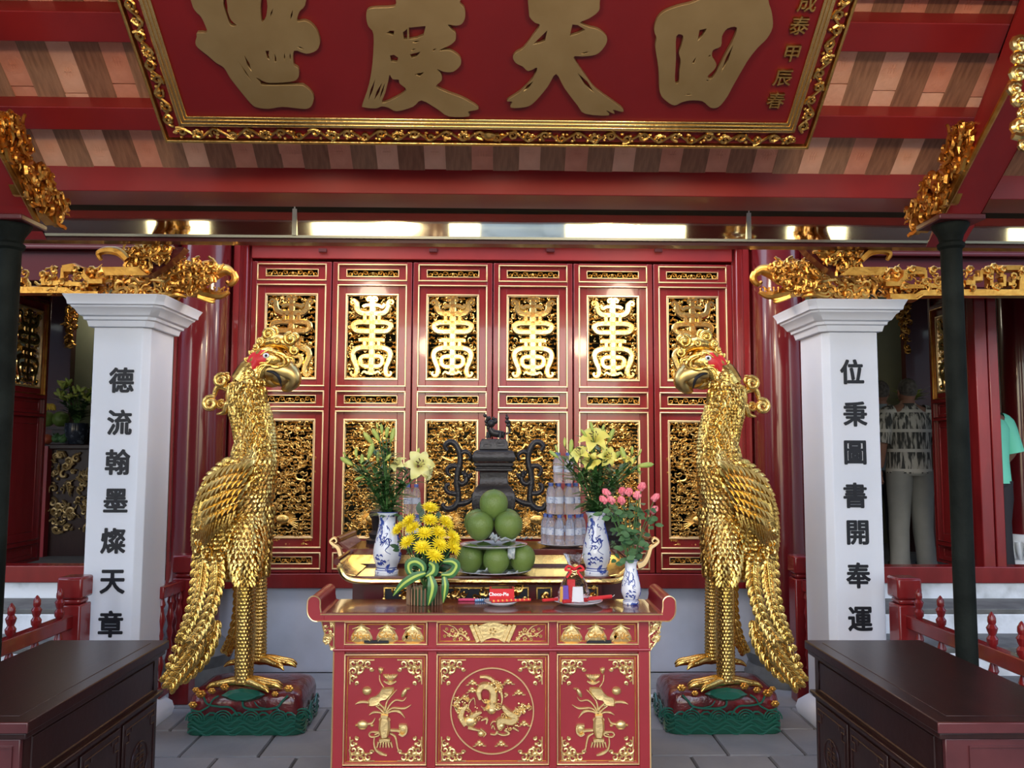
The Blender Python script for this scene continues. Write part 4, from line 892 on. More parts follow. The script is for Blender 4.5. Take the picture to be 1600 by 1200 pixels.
# bodhi leaves of the donation slots with raised letters
for side, cxs in ((0, (565, 605, 645)), (2, (893, 931, 970))):
    for j, (cx, wd) in enumerate(zip(cxs, ('Hòm', 'Công', 'Đức'))):
        m = MB(); HW = [(0, .3), (.08, 3.2), (.2, 7), (.35, 11), (.5, 14), (.65, 16.6), (.78, 17.2), (.88, 14.8), (.95, 9), (.98, 4)]
        P = [(cx + w_, 972.5 + 34 * t) for t, w_ in HW] + [(cx, 972.5 + 34 * .95)] + [(cx - w_, 972.5 + 34 * t) for t, w_ in HW[::-1]]; n = len(P)
        vs = [RP(a, b) for a, b in P]; c = RP(cx, 990, .010); ins = [RP(cx + (a - cx) * .75, 990 + (b - 990) * .75, .008) for a, b in P]
        m.add(vs + ins + [c], [(i, (i + 1) % n, n + (i + 1) % n, n + i) for i in range(n)] + [(n + i, n + (i + 1) % n, 2 * n) for i in range(n)])
        for sg in (-1, 1):
            for (y0_, y1_) in ((980, 984), (988, 994), (995, 1003)): rs(m, [(cx, y0_ - 3), (cx + sg * 8, y0_), (cx + sg * 14, y1_ - 2)], [1.1, 1.0, .5], .0025, 2, .008)
        lf = m.build('leaf_relief', GOLDR, pans[side])
        p = RP(cx, 992.5, .0105); text_mesh('raised_letters', wd, frameM(p, X3, Z3), .036 if wd != 'Công' else .032, .0022, GOLDD, pans[side], off=.012)
    s_ = MB(); s_.box(RP(cxs[1] - 18, 1).x, RP(cxs[1] + 18, 1).x, YR - .010, YR + .01, RP(cx, 1004).z, RP(cx, 1000).z); tag(s_.build('donation_slot', INK, pans[side]), 'black donation slot under the middle leaf')
# drawer centre: fan scroll with blossoms
m = MB(); n = 12; P0 = []; 
for i in range(n + 1):
    g = -0.62 + 1.24 * i / n; P0.append((770 + 46 * math.sin(g), 1022 - 50 * math.cos(g) + 0)); 
P1 = [(770 + (a - 770) * .52, 1022 + (b - 1022) * .52) for a, b in P0]
top = [RP(a, b, .009) for a, b in P0]; bot = [RP(a, b, .009) for a, b in P1]; vs = top + bot + [RP(a, b) for a, b in P0] + [RP(a, b) for a, b in P1]; k = n + 1
m.add(vs, [(i, i + 1, k + i + 1, k + i) for i in range(n)] + [(i, i + 1, 2 * k + i + 1, 2 * k + i) for i in range(n)] + [(k + i, k + i + 1, 3 * k + i + 1, 3 * k + i) for i in range(n)])
for sg in (-1, 1):
    for o_ in (0, 7): rs(m, [(770 + sg * (27 + o_), 976), (770 + sg * (16 + o_), 1002)], 4, .011, 1)
    for (x, y, r_) in ((44, 990, 5), (50, 984, 4), (57, 992, 5), (63, 985, 4), (68, 992, 4), (50, 998, 4), (39, 998, 4), (72, 983, 3), (60, 999, 3), (75, 994, 3)):
        for q in range(5): g = q * 1.257 + x; blob(m, 770 + sg * x + math.cos(g) * r_ * .6, y + math.sin(g) * r_ * .6, r_ * .42, r_ * .42, .006)
    rs(m, [(770 + sg * 36, 1000), (770 + sg * 50, 990), (770 + sg * 62, 994), (770 + sg * 78, 984)], [1.6, 1.6, 1.2, .4], .006); rs(m, [(770 + sg * 52, 990), (770 + sg * 60, 980), (770 + sg * 70, 976)], [1.2, .9, .3], .005)
for q in range(5): g = q * 1.257; blob(m, 770 + math.cos(g) * 4, 986 + math.sin(g) * 4, 2.6, 2.6, .014)
m.build('fan_scroll_relief', GOLDR, pans[1])
# corner ornaments
def corner(m, cx, cy, sx, sy):
    def q(a, b): return (cx + sx * a, cy + sy * b)
    for (a, b, r_, t0) in ((6, 6, 6, 0), (18, 6, 6, 2), (29, 7, 6, 1), (6, 18, 6, 3), (6, 28, 5, 1.5), (16, 16, 7, 4), (34, 15, 3, 0), (12, 36, 3, 2)):
        o = RP(*q(a, b), .004); m.tube(spiral(o, X3 * sx, -Z3 * sy, r_ * YR / F, 1.1, t0, 0, 1, 10), [.0035, .0045, .003], 5)
    for (a, b, r_) in ((12, 12, 4.5), (20, 14, 3.5), (14, 21, 3.5), (11, 5, 2.6), (23, 3, 2.4), (4, 12, 2.4), (4, 24, 2.4), (25, 11, 3), (10, 27, 3)): blob(m, *q(a, b), r_, r_ * .85, .008)
    rs(m, [q(1, 38), q(1, 1), q(38, 1)], 1.1, .003, 1)
for k, (x0, x1) in ((3, (546, 660)), (4, (689, 848)), (5, (877, 990))):
    for sx, sy in ((1, 1), (-1, 1), (1, -1), (-1, -1)):
        m = MB(); corner(m, x0 if sx > 0 else x1, 1030 if sy > 0 else 1190, sx * 1.03, sy * 1.03); m.build('corner_relief', GOLDR, pans[k])
# lotus vase reliefs (left one traced, right one mirrored)
def lotus(k, f):
    m = MB(); q = lambda P: [(f(530 + a / 5.22), 970 + b / 5.22) for a, b in P]; B = lambda a, b, rx, ry, h=.010, r=0.: blob(m, f(530 + a / 5.22), 970 + b / 5.22, rx / 5.22, ry / 5.22, h, r)
    r5 = lambda P, w, h=.006: rs(m, q(P), [x / 5.22 for x in (w if isinstance(w, list) else [w])], h)
    rs(m, q([(372, 780), (372, 815), (370, 870), (370, 920), (372, 945)]), [x / 5.22 for x in (26, 42, 46, 36, 28)], .016, 4)
    r5([(345, 775), (372, 770), (400, 775)], 14, .018); r5([(330, 975), (372, 968), (415, 975)], 18, .012)
    for a in (-50, -30, -10, 10, 30, 50): r5([(372 + a, 985), (372 + a * 1.25, 1030)], [9, 5], .008)
    r5([(338, 790), (328, 805), (338, 820)], 5); r5([(406, 790), (416, 805), (406, 820)], 5)
    r5([(372, 770), (372, 720), (345, 690), (290, 640)], [9, 10, 8, 6]); r5([(372, 770), (380, 700), (400, 640), (470, 560)], [8, 8, 6, 3]); r5([(372, 770), (350, 730), (300, 690)], [8, 8, 6])
    r5([(372, 765), (410, 690), (460, 645), (520, 650), (548, 620)], [8, 7, 6, 5, 2]); r5([(372, 768), (430, 710), (530, 712), (588, 682)], [7, 6, 9, 1]); r5([(372, 768), (420, 738), (490, 738), (538, 790)], [7, 8, 12, 1])
    r5([(370, 770), (330, 745), (280, 745), (243, 766)], [7, 7, 9, 1]); r5([(330, 690), (230, 662), (170, 662), (132, 678)], [4, 10, 11, 1]); r5([(365, 540), (335, 490), (330, 440)], 5)
    P = q([(232, 650), (250, 625), (300, 610), (330, 580), (350, 545), (400, 538), (445, 540), (450, 570), (430, 600), (390, 640), (340, 650), (310, 690), (270, 700), (235, 700)])
    vs = [RP(a, b) for a, b in P]; n = len(vs); mx = sum(p[0] for p in P) / n; my = sum(p[1] for p in P) / n
    ins = [RP(mx + (a - mx) * .85, my + (b - my) * .85, .010) for a, b in P]; m.add(vs + ins + [RP(mx, my, .006)], [(i, (i + 1) % n, n + (i + 1) % n, n + i) for i in range(n)] + [(n + i, n + (i + 1) % n, 2 * n) for i in range(n)])
    for a in range(-3, 4): B(418 + a * 12, 465 - abs(a) * 3, 13, 30, .012, a * .28 * (1 if f(1) > f(0) else -1))
    B(418, 500, 40, 12); r5([(365, 490), (418, 515), (465, 490)], 7)
    B(340, 405, 15, 28, .012); B(328, 395, 9, 18); B(355, 398, 8, 16); B(226, 570, 38, 34, .013); B(226, 550, 30, 12, .015)
    B(530, 585, 18, 42, .012, .5 if f(1) > f(0) else -.5); B(560, 552, 20, 8)
    B(190, 848, 46, 34, .013); B(190, 820, 22, 10); r5([(232, 840), (270, 830), (295, 790)], [10, 8, 3]); B(268, 852, 16, 12); B(138, 850, 9, 10); B(190, 878, 30, 7)
    r5([(418, 890), (470, 892), (500, 900)], 12, .008); B(520, 880, 34, 38, .008); r5([(490, 850), (545, 850), (550, 900), (520, 930), (490, 915)], 10, .014)
    r5([(325, 905), (265, 905), (245, 925), (265, 945), (320, 935), (325, 912), (290, 925)], 7); r5([(288, 950), (285, 1000), (300, 1050), (340, 1080), (390, 1095)], [6, 7, 10, 14, 6])
    r5([(415, 915), (455, 940), (470, 990), (478, 1035), (490, 1060)], [6, 10, 8, 6, 9])
    m.build('lotus_vase_relief', GOLDR, pans[k])
lotus(3, lambda x: x); lotus(5, lambda x: 1536.5 - x)
# dragon and clouds medallion
m = MB(); C0 = (769, 1110.5); S = 1200 / 220.
mr = MB(); mr.tube([RP(C0[0] + 64.5 * math.cos(g * math.pi / 32), C0[1] + 67 * math.sin(g * math.pi / 32), .003) for g in range(65)], .0038, 6); mr.build('medallion_ring', GOLDL, pans[4])
q5 = lambda P: [(660 + a / S, 980 + b / S) for a, b in P]
def r6(P, w, h=.010): rs(m, q5(P), [x / S for x in (w if isinstance(w, list) else [w])], h)
def b6(a, b, rx, ry, h=.012): blob(m, 660 + a / S, 980 + b / S, rx / S, ry / S, h)
r6([(495, 610), (480, 550), (510, 500), (570, 505), (605, 560), (600, 640), (590, 710)], [16, 26, 30, 34, 34, 36, 30], .016)
r6([(490, 420), (560, 425), (620, 470), (665, 540), (680, 600), (670, 660)], [10, 16, 18, 16, 10, 5], .010)
b6(590, 705, 40, 34, .02); b6(575, 640, 22, 20, .022); b6(612, 640, 20, 18, .022); 
for a, b in ((545, 700), (640, 700)): r6([(590, 690), (a, b), (a * 2 - 590, b - 30)], [7, 6, 2])
b6(410, 800, 60, 48, .018); r6([(370, 830), (330, 760), (345, 700), (380, 660)], [26, 28, 24, 10], .014); r6([(410, 760), (470, 730), (505, 720)], [24, 20, 8], .014); r6([(390, 850), (440, 865), (500, 880)], [16, 12, 6]); r6([(390, 700), (400, 640), (440, 600), (450, 660)], [5, 6, 5, 3]); r6([(320, 730), (290, 690), (300, 610)], [14, 18, 8]); r6([(260, 660), (300, 690)], [6, 12])
b6(500, 905, 30, 26); r6([(495, 860), (540, 900), (520, 930)], [6, 8, 4]); r6([(500, 790), (550, 775), (545, 820)], [6, 12, 8]); r6([(700, 590), (725, 570), (700, 560)], 8)
r6([(660, 860), (655, 800), (700, 790), (760, 800), (790, 760), (740, 730), (700, 690), (685, 660)], [20, 32, 30, 34, 36, 30, 24, 10], .016); b6(672, 835, 34, 30, .018)
r6([(640, 880), (620, 910), (580, 905)], [12, 8, 6]); r6([(700, 870), (740, 900), (690, 915), (640, 900)], [12, 10, 8, 6]); r6([(770, 850), (820, 880)], [14, 6]); r6([(640, 800), (600, 800), (580, 830)], [6, 5, 3]); r6([(770, 720), (800, 690), (790, 680)], [8, 6, 3]); r6([(820, 760), (850, 700), (850, 650), (900, 690)], [6, 16, 8, 10]); r6([(590, 860), (600, 830), (620, 870)], 5)
for (a, b) in ((425, 470), (730, 465), (820, 555), (865, 820), (485, 990), (670, 990), (360, 600), (425, 535)):
    for (x, y, r_) in ((-22, 6, 16), (0, -12, 20), (22, 4, 17), (4, 10, 18), (-6, 0, 15)): b6(a + x, b + y, r_, r_ * .8, .010)
    r6([(a + 30, b + 14), (a + 60, b + 18)], [7, 1]); r6([(a - 30, b + 16), (a - 55, b + 22)], [6, 1])
rnn = random.Random(31)
for (a, b, rr_) in ((590, 650, 60), (400, 740, 95), (740, 800, 80), (860, 680, 60), (330, 640, 60), (620, 500, 60)):
    for k in range(26):
        x, y = a + rnn.uniform(-rr_, rr_), b + rnn.uniform(-rr_, rr_) * .8; c = RP(660 + x / S, 980 + y / S, .012); q_ = rnn.uniform(.006, .011)
        if k % 2: m.tube(spiral(c, X3, Z3, q_, 1.1, rnn.uniform(0, 6), q_, 1, 7), [q_ * .25, q_ * .3, q_ * .2], 4)
        else: m.sphere(c, q_ * .45, 6, 4)
m.build('dragon_relief', GOLDR, pans[4])
# ================================================================== TIERED GILT ALTAR STAND BEHIND
Y2 = 3.98; z2 = zz(901, Y2, 768); stnd = thing('altar_stand', 'gilt and brown two-tier altar stand behind the red altar table', 'table', (cxA, 4.25, 0))
B2 = lambda px, py: at(px, py, Y2)
x0, x1 = B2(546, 900).x, B2(962, 900).x; YT = 4.33; z3 = zz(858, YT, 768)
m = MB(); m.box(x0, x1, Y2 + .01, YT + .02, z2 - .02, z2); m.build('lower_top', BROWNT, stnd)
ge = [B2(533, 880), B2(532, 888), B2(538, 900), B2(552, 907), B2(580, 909), B2(768, 909), B2(952, 909), B2(966, 907), B2(978, 900), B2(984, 888), B2(983, 880)]
m = MB(); m.tube(smooth_pts(ge[:5], 4) + [ge[5]] + smooth_pts(ge[6:], 4), .014, 8); m.build('gilt_lip', GOLD, stnd)
for sg in (-1, 1):
    e = x0 if sg < 0 else x1; m = MB(); P = [(e - sg * .02, z2 - .012), (e + sg * .03, z2 - .0), (e + sg * .06, z2 + .03), (e + sg * .068, z2 + .065), (e + sg * .055, z2 + .072), (e + sg * .045, z2 + .04), (e + sg * .015, z2 + .014), (e - sg * .03, z2 + .004)]
    m.prism(P, (X3, Z3), (0, Y2 + .01, 0), (0, YT - Y2, 0)); m.build('upswept_end', GOLDB if 0 else GOLD, stnd, bevel=.003)
    c = MB(); c.tube([(e + sg * .06, Y2 - .002, z2 + .068), (e + sg * .06, YT, z2 + .068)], .016, 10); c.build('rolled_edge', BROWNT, stnd)
m = MB(); bz = zz(938, Y2 + .06, 768) - .25; m.box(x0 + .06, x1 - .06, Y2 + .05, YT + .35, .2, z2 - .02); m.build('body', REDD, stnd)
for x in (x0 + .08, x1 - .08):
    for y in (Y2 + .08, YT + .30): q = MB(); q.box(x - .035, x + .035, y - .03, y + .03, 0, .21); q.build('leg', REDD, stnd, bevel=.005)
pl2 = [(583, 596, 0), (600, 655, 1), (657, 663, 0), (668, 742, 1), (703, 871, 2), (883, 918, 3), (921, 935, 0), (935, 975, 1)]
Yf = Y2 + .045
for a, b in ((600, 655), (662, 826), (838, 862), (878, 934)):
    pa, pb = at(a, 925, Yf), at(b, 925, Yf); za, zb2 = at(a, 917, Yf).z, at(a, 936, Yf).z - .04
    m = MB(); m.box(pa.x, pb.x, Yf - .003, Yf + .004, zb2, za); m.build('panel_ground', INK, stnd)
    m = MB(); m.frame(pa.x, pb.x, zb2, za, .006, Yf - .012, Yf); carve(m, [(pa.x, zb2), (pb.x, zb2), (pb.x, za), (pa.x, za)], lambda x, z: Vector((x, Yf - .004, z)), X3, Z3, FR, .016, int((pb.x - pa.x) * 160), random.Random(a), .006)
    m.build('carved_panel', GOLDM, stnd)
# upper tier
xa, xb = at(545, 850, YT).x, at(1000, 850, YT).x; Y4 = 4.72
m = MB(); m.box(xa, xb, YT, Y4, z3 - .03, z3); m.build('upper_top', BROWNT, stnd, bevel=.003)
m = MB(); m.box(xa + .01, xb - .01, YT + .005, YT + .02, zz(881, YT, 768), zz(864, YT, 768)); m.build('gilt_band', GOLD, stnd)
m = MB(); m.box(xa + .02, xb - .02, YT + .02, Y4 - .02, .25, z3 - .03); m.build('upper_body', REDD, stnd)
for sg, px in ((-1, 545), (1, 1000)):
    P = [(0, 858), (-8, 856), (-13, 846), (-19, 841), (-25, 846), (-22, 853), (-17, 850), (-19, 845), (-27, 840), (-30, 848), (-26, 857), (-18, 862), (-14, 872), (-6, 884), (2, 886)]
    vs = [at(px + (-sg) * a, b, YT - .01) for a, b in P]; m = MB(); n = len(vs); rr = smooth_pts(vs[:1] + vs[1:], 2)
    m.ribbon(smooth_pts([at(px - sg * a, b, YT - .01) for a, b in [(4, 884), (-5, 880), (-12, 868), (-16, 856), (-24, 850), (-28, 845), (-22, 840), (-18, 845), (-21, 848)]], 4), [.02, .018, .014, .012, .010, .008, .007, .005, .004], FR, .02)
    m.build('curled_bracket', GOLDL, stnd)
    m = MB(); c = at(px - sg * -22 if False else px + sg * 20, 846, YT); m.tube([(c.x, YT + .01, c.z), (c.x - sg * .02, Y4, c.z + .0)], [.022, .022], 12); e_ = at(px, 858, YT)
    m.hull8([(e_.x, YT + .01, z3 - .01), (c.x, YT + .01, c.z - .02), (c.x - sg * .02, Y4, c.z - .02), (e_.x, Y4, z3 - .01), (e_.x, YT + .01, z3), (c.x, YT + .01, c.z + .01), (c.x - sg * .02, Y4, c.z + .01), (e_.x, Y4, z3)])
    m.build('rolled_end', BROWNT, stnd)
# ================================================================== PHOENIX STATUES
GOLDK = mat('beak_gold', (.56, .40, .15), .3, 1.)
def phoenix():
    YF = 4.86; rn = random.Random(21)
    O = at(386, 1100, YF)
    T = thing('phoenix_statue', 'gilded wooden phoenix standing left of the altar, facing right', 'statue', (O.x, YF, 0))
    f = lambda px, py, y=0.: at(px, py, YF + y)
    s1 = lambda a, b, y=0.: f(250 + a / 3.333, 500 + b / 3.333, y)       # crop frames used while measuring
    s2 = lambda a, b, y=0.: f(250 + a / 3.244, 800 + b / 3.244, y)
    k = YF / F
    sec = [(553, 392, 430, .05), (565, 381, 432, .07), (580, 371, 428, .08), (600, 364, 414, .085), (622, 361, 415, .085), (645, 361, 422, .09), (668, 366, 427, .095), (690, 370, 430, .10), (708, 366, 431, .11), (722, 350, 432, .125), (740, 331, 431, .14), (764, 319, 428, .15), (791, 311, 422, .15), (815, 308, 419, .15), (838, 307, 417, .14), (862, 309, 413, .12), (884, 316, 404, .095), (900, 326, 392, .06), (908, 336, 380, .03)]
    ys = np.array([s[0] for s in sec], float); L_ = np.array([s[1] for s in sec], float); R_ = np.array([s[2] for s in sec], float); Wd = np.array([s[3] for s in sec])
    def S(py, g, off=0.):
        l, r, w_ = np.interp(py, ys, L_), np.interp(py, ys, R_), np.interp(py, ys, Wd)
        c = f((l + r) / 2, py); a = (r - l) / 2 * k
        return Vector((c.x + (a + off) * math.cos(g), c.y + (w_ + off) * math.sin(g), c.z))
    b = MB(); n = 28; ring = []
    pys = list(np.linspace(553, 908, 48)); vs = [S(y, 2 * math.pi * i / n) for y in pys for i in range(n)]
    N = len(pys); b.add(vs, [(i * n + j, (i + 1) * n + j, (i + 1) * n + (j + 1) % n, i * n + (j + 1) % n) for i in range(N - 1) for j in range(n)] + [tuple(range(n)), tuple((N - 1) * n + j for j in range(n - 1, -1, -1))])
    b.build('body', GOLDP, T, smooth=80)
    # overlapping carved feathers
    def frame_at(py, g):
        p = S(py, g); pu = S(py - 4, g); pg = S(py, g + .06); dn = (p - pu).normalized(); tg = (pg - p).normalized(); nm = tg.cross(dn); c = S(py, 0) * .5 + S(py, math.pi) * .5
        if nm.dot(p - c) < 0: nm = -nm
        return p, dn, tg, nm.normalized()
    def feather(m, p, d, nm, L, W, lift=.012):
        sd = d.cross(nm).normalized(); q = [p + nm * .001, p + d * L * .45 + sd * W + nm * lift * .35, p + d * L * .55 + nm * lift * 1.25, p + d * L * .45 - sd * W + nm * lift * .35, p + d * L + nm * lift * .9, p + d * L * .85 + sd * W * .6 + nm * lift * .5, p + d * L * .85 - sd * W * .6 + nm * lift * .5]
        m.add(q, [(0, 1, 2), (0, 2, 3), (1, 5, 2), (5, 4, 2), (2, 4, 6), (2, 6, 3)])
    fe = MB()
    py = 596.; row = 0
    while py < 900:
        big = 1 if py < 700 else 1.3; L = (.032 if py < 700 else .046); W = .010 * big
        circ = 2 * math.pi * ((np.interp(py, ys, R_) - np.interp(py, ys, L_)) / 2 * k + np.interp(py, ys, Wd)) / 2
        m_ = max(10, int(circ / (W * 1.75)))
        for j in range(m_):
            g = 2 * math.pi * (j + .5 * (row % 2)) / m_ + rn.uniform(-.03, .03); p, dn, tg, nm = frame_at(py, g)
            sw = rn.uniform(-.25, .25) + (.35 if py > 720 and math.cos(g) < .3 else 0)
            d = (dn + X3 * -.35 * (1 if py > 715 else .2) * (1 if math.sin(g) < 0 else 1) + tg * rn.uniform(-.15, .15)).normalized()
            feather(fe, p, d, nm, L, W, .010)
        py += (5.2 if py < 700 else 7.0); row += 1
    tag(fe.build('small_feathers', GOLDP, T, smooth=0), kind='stuff')
    # chest line of curled knobs
    kb = MB()
    for i in range(17):
        py = 612 + i * 9.5; x = np.interp(py, ys, R_) ; p, dn, tg, nm = frame_at(py, -.95); r_ = .013 + .004 * (i % 3 == 0)
        kb.tube(spiral(p + nm * .012, tg, dn, r_, 1.2, i, 0, 1, 8), [.006, .007, .005], 5); kb.sphere(p + nm * .016, r_ * .5, 8, 5)
    kb.build('chest_curls', GOLDP, T)
    # wing: rows of long flight feathers on both flanks
    for side in (-1, 1):
        wm = MB()
        for j in range(15):
            t = j / 14.; st_ = (392 - 60 * t ** .8, 722 + 40 * t ** 1.4 + (12 if t < .2 else 0)); en = (372 - 64 * min(1, t * 1.35) ** .8, 800 + 72 * (1 - abs(t - .75)) + 8 * t)
            def pt(px, py, o=.012):
                l, r, w_ = np.interp(py, ys, L_), np.interp(py, ys, R_), np.interp(py, ys, Wd); c = (l + r) / 2; h_ = (r - l) / 2
                u_ = max(-.98, min(.98, (px - c) / h_)); g = math.acos(u_); q = f(px, py); return Vector((q.x, YF + side * (w_ * math.sin(g) + o), q.z))
            P = [pt(st_[0] + (en[0] - st_[0]) * s ** 1.3, st_[1] + (en[1] - st_[1]) * s, .010 + .012 * s) for s in np.linspace(0, 1, 9)]
            wm.tube(P, [.010, .017, .020, .020, .019, .018, .016, .012, .003], 6, up=(0, 1, 0), flat=.45)
            wm.tube([p + Y3 * side * .009 for p in P[1:-1]], .003, 4)
        for r_ in range(6):
            for j in range(11 - r_):
                px = 322 + j * 8.5 + (r_ % 2) * 4 + r_ * 5; py = 742 + r_ * 10 - j * 3.2 + abs(j - 5) * 1.0
                l, r = np.interp(py, ys, L_), np.interp(py, ys, R_)
                if px < l + 3 or px > r - 12: continue
                p = pt(px, py, .014); q = pt(px - 9, py + 13, .022); d = (q - p); feather(wm, p, d.normalized(), Y3 * side, d.length * 1.5, .017, .016)
        wm.build('wing', GOLDP, T, smooth=50)
    # neck hair
    nh = MB()
    for i in range(70):
        py = rn.uniform(600, 700); g = rn.uniform(-2.9, -.9); p, dn, tg, nm = frame_at(py, g); a = p + nm * .006; sg = rn.choice((-1, 1))
        nh.tube(smooth_pts([a, a + dn * .02 + tg * .006 * sg, a + dn * .04 - tg * .004 * sg, a + dn * .06 + tg * .008 * sg], 3), [.004, .006, .005, .001], 5)
    nh.build('neck_hair', GOLDP, T)
    # thighs and legs
    for nm_, xs, yo, ytop, yband, yfoot in (('front', (384, 381), -.14, 860, 906, 1070), ('rear', (407, 406), .07, 850, 893, 1036)):
        kk = (YF + yo) / F; th = MB(); xo = 0
        P = [f(xs[0] + 2, ytop - 60, yo * .1), f(xs[0], ytop + 5, yo * .75), f(xs[0], yband, yo)]
        rr = (.105, .088, .052) if nm_ == 'front' else (.07, .055, .036)
        smP = smooth_pts(P, 5); th.tube(smP, list(np.interp(np.linspace(0, 1, 11), (0, .5, 1), rr)), 18)
        for i in range(18):
            for j in range(20):
                g = 2 * math.pi * (j + .5 * (i % 2)) / 20; t = i / 18.; c = smP[min(10, int(t * 10))].lerp(smP[min(10, int(t * 10) + 1)], t * 10 - int(t * 10)); r_ = np.interp(t, (0, .5, 1), rr); nn = Vector((math.cos(g), math.sin(g), 0)); ax_ = (smP[min(10, int(t * 10) + 1)] - smP[min(9, int(t * 10))]).normalized(); feather(th, c + nn * r_ * 1.0, (ax_ + X3 * rn.uniform(-.2, .2)).normalized(), nn, .044, .0125, .011)
        th.build('thigh', GOLDP, T, smooth=50)
        lg = MB(); r0 = .050 if nm_ == 'front' else .036; lg.tube([f(xs[0], yband, yo), f(xs[1], (yband + yfoot) / 2, yo), f(xs[1], yfoot - 4, yo)], [r0, r0 * .93, r0 * .97], 20); 
        # rows of hexagonal leg scales
        c0 = f(xs[0], yband, yo); c1 = f(xs[1], yfoot - 4, yo); rows = int((c0.z - c1.z) / .019)
        for i in range(rows):
            for j in range(14):
                g = 2 * math.pi * (j + .5 * (i % 2)) / 14; t = (i + .5) / rows; c = c0.lerp(c1, t); nn = Vector((math.cos(g), math.sin(g), 0)); tt = Vector((-math.sin(g), math.cos(g), 0)); p = c + nn * (r0 * .94)
                hx = [p + tt * (.0098 * math.cos(a * 1.0472 + .52)) + Z3 * (.0115 * math.sin(a * 1.0472 + .52)) for a in range(6)]; lg.add(hx + [p + nn * .007], [(a, (a + 1) % 6, 6) for a in range(6)])
        lg.build('leg', GOLDP, T, smooth=40)
        bd = MB(); 
        for dz in (0, .012, .024):
            bd.tube([c0 + Vector((r0 * 1.12 * math.cos(g * math.pi / 12), r0 * 1.12 * math.sin(g * math.pi / 12), dz - .01 + .006 * math.sin(g * .8))) for g in range(25)], .006, 5)
        bd.build('leg_band', GOLDP, T)
        ft = MB(); c = f(xs[1], yfoot, yo)
        for (dx, dy, L) in ((1, -.16, .19), (1, .12, .18), (.86, -.52, .16), (-1, -.1, .17)):
            d = Vector((dx, dy, 0)).normalized(); sd = Vector((-d.y, d.x, 0))
            ft.tube(smooth_pts([c + Z3 * .02, c + d * L * .35 + Z3 * .022, c + d * L * .7 + Z3 * .012, c + d * L + Z3 * .004, c + d * (L + .03) - Z3 * .015], 4), [.032, .026, .021, .016, .004], 8)
            for s in range(7): ft.tube([c + d * L * (.2 + s * .11) - sd * .020 + Z3 * .014, c + d * L * (.2 + s * .11) + Z3 * (.038 - s * .003), c + d * L * (.2 + s * .11) + sd * .020 + Z3 * .014], .0045, 4)
        ft.build('foot', GOLDP, T, smooth=60)
    # tail plumes
    def plume(P, w, y0, y1, nb):
        m = MB(); pts = smooth_pts([s2(a, b_, 0) for a, b_ in P], 8); N = len(pts)
        pts = [Vector((p.x, YF + y0 + (y1 - y0) * i / (N - 1), p.z)) for i, p in enumerate(pts)]
        m.tube([p + FR * .006 for p in pts], [.010, .009, .007, .004], 6)
        ww = w / 3.244 * k
        for i in range(nb):
            t = (i + .5) / nb; q = t * (N - 1); a = int(q); p = pts[a].lerp(pts[min(a + 1, N - 1)], q - a); tg = (pts[min(a + 2, N - 1)] - pts[max(a - 1, 0)]).normalized(); sd = tg.cross(FR).normalized()
            L = ww * (1 - .35 * t) * (.55 + .45 * math.sin(min(1, t * 3) * 1.57))
            for sg in (-1, 1):
                d = (sd * sg * .95 + tg * .6).normalized(); q0 = p - tg * .004
                e = d * L + tg * L * .55; q1 = q0 + d * L * .5 - tg * L * .02; q2 = q0 + e * .92; m.tube(smooth_pts([q0, q1, q2, q0 + e * 1.08 + tg * L * .28], 3), [.010, .020, .022, .016, .003], 6, up=(0, 1, 0), flat=.36)
                for o_ in (-.006, .004): m.tube([q0 + FR * .006 + tg * o_, q1 + FR * .009 + tg * o_ * 1.6, q2 + FR * .008 + tg * o_], .0028, 4)
            if t > .9: m.tube([p, p + tg * ww * .8], [.010, .012, .002], 5)
        m.build('tail_plume', GOLDP, T, smooth=60)
    plume([(330, 150), (325, 230), (328, 330), (305, 450), (265, 560), (215, 625)], 38, -.11, -.16, 14)
    plume([(260, 170), (248, 290), (240, 380), (215, 500), (160, 610)], 34, -.10, -.14, 14)
    plume([(215, 150), (205, 240), (198, 380), (170, 520), (130, 640), (85, 770)], 26, -.04, -.10, 16)
    plume([(300, 540), (285, 620), (240, 720), (170, 800), (130, 815)], 40, -.05, -.10, 10)
    plume([(190, 560), (160, 680), (110, 770), (60, 835)], 42, -.03, -.06, 10)
    plume([(250, 560), (215, 680), (150, 770), (95, 850)], 44, -.10, -.12, 10)
    plume([(365, 250), (372, 380), (365, 520), (330, 660), (290, 740)], 34, .10, .16, 14)
    plume([(235, 100), (205, 260), (185, 430), (160, 600)], 24, .06, .06, 12)
    rump = MB()
    for i in range(46):
        a = rn.uniform(190, 360); b_ = rn.uniform(60, 250); p = s2(a, b_, -.13 + rn.uniform(-.01, .02)); rump.tube(spiral(p, X3, Z3, rn.uniform(.014, .024), 1.1, rn.uniform(0, 6), .03, rn.choice((-1, 1)), 8), [.005, .008, .005], 5)
    rump.tube([s2(270, 60, -.02), s2(262, 160, -.05), s2(255, 260, -.05), s2(250, 330, -.06)], [.09, .085, .06, .02], 12, up=(0, 1, 0), flat=.8)
    rump.build('rump_feathers', GOLDP, T)
    # head: skull, hooked beak, red face, eye, comb, curls
    hd = MB(); M_ = Matrix.Rotation(.15, 3, 'Y')
    hd.sphere(s1(565, 205), .098, 20, 14, (1.15, .78, .86)); hd.tube(smooth_pts([s1(440, 330), s1(480, 270), s1(540, 220)], 4), [.085, .085, .07], 16)
    hd.build('head', GOLDP, T, smooth=80)
    bk = MB(); bk.tube(smooth_pts([s1(560, 262), s1(620, 262), s1(672, 282), s1(690, 318), s1(660, 352), s1(632, 360)], 6), [.075, .078, .066, .050, .030, .006], 16, up=(0, 1, 0), flat=.8)
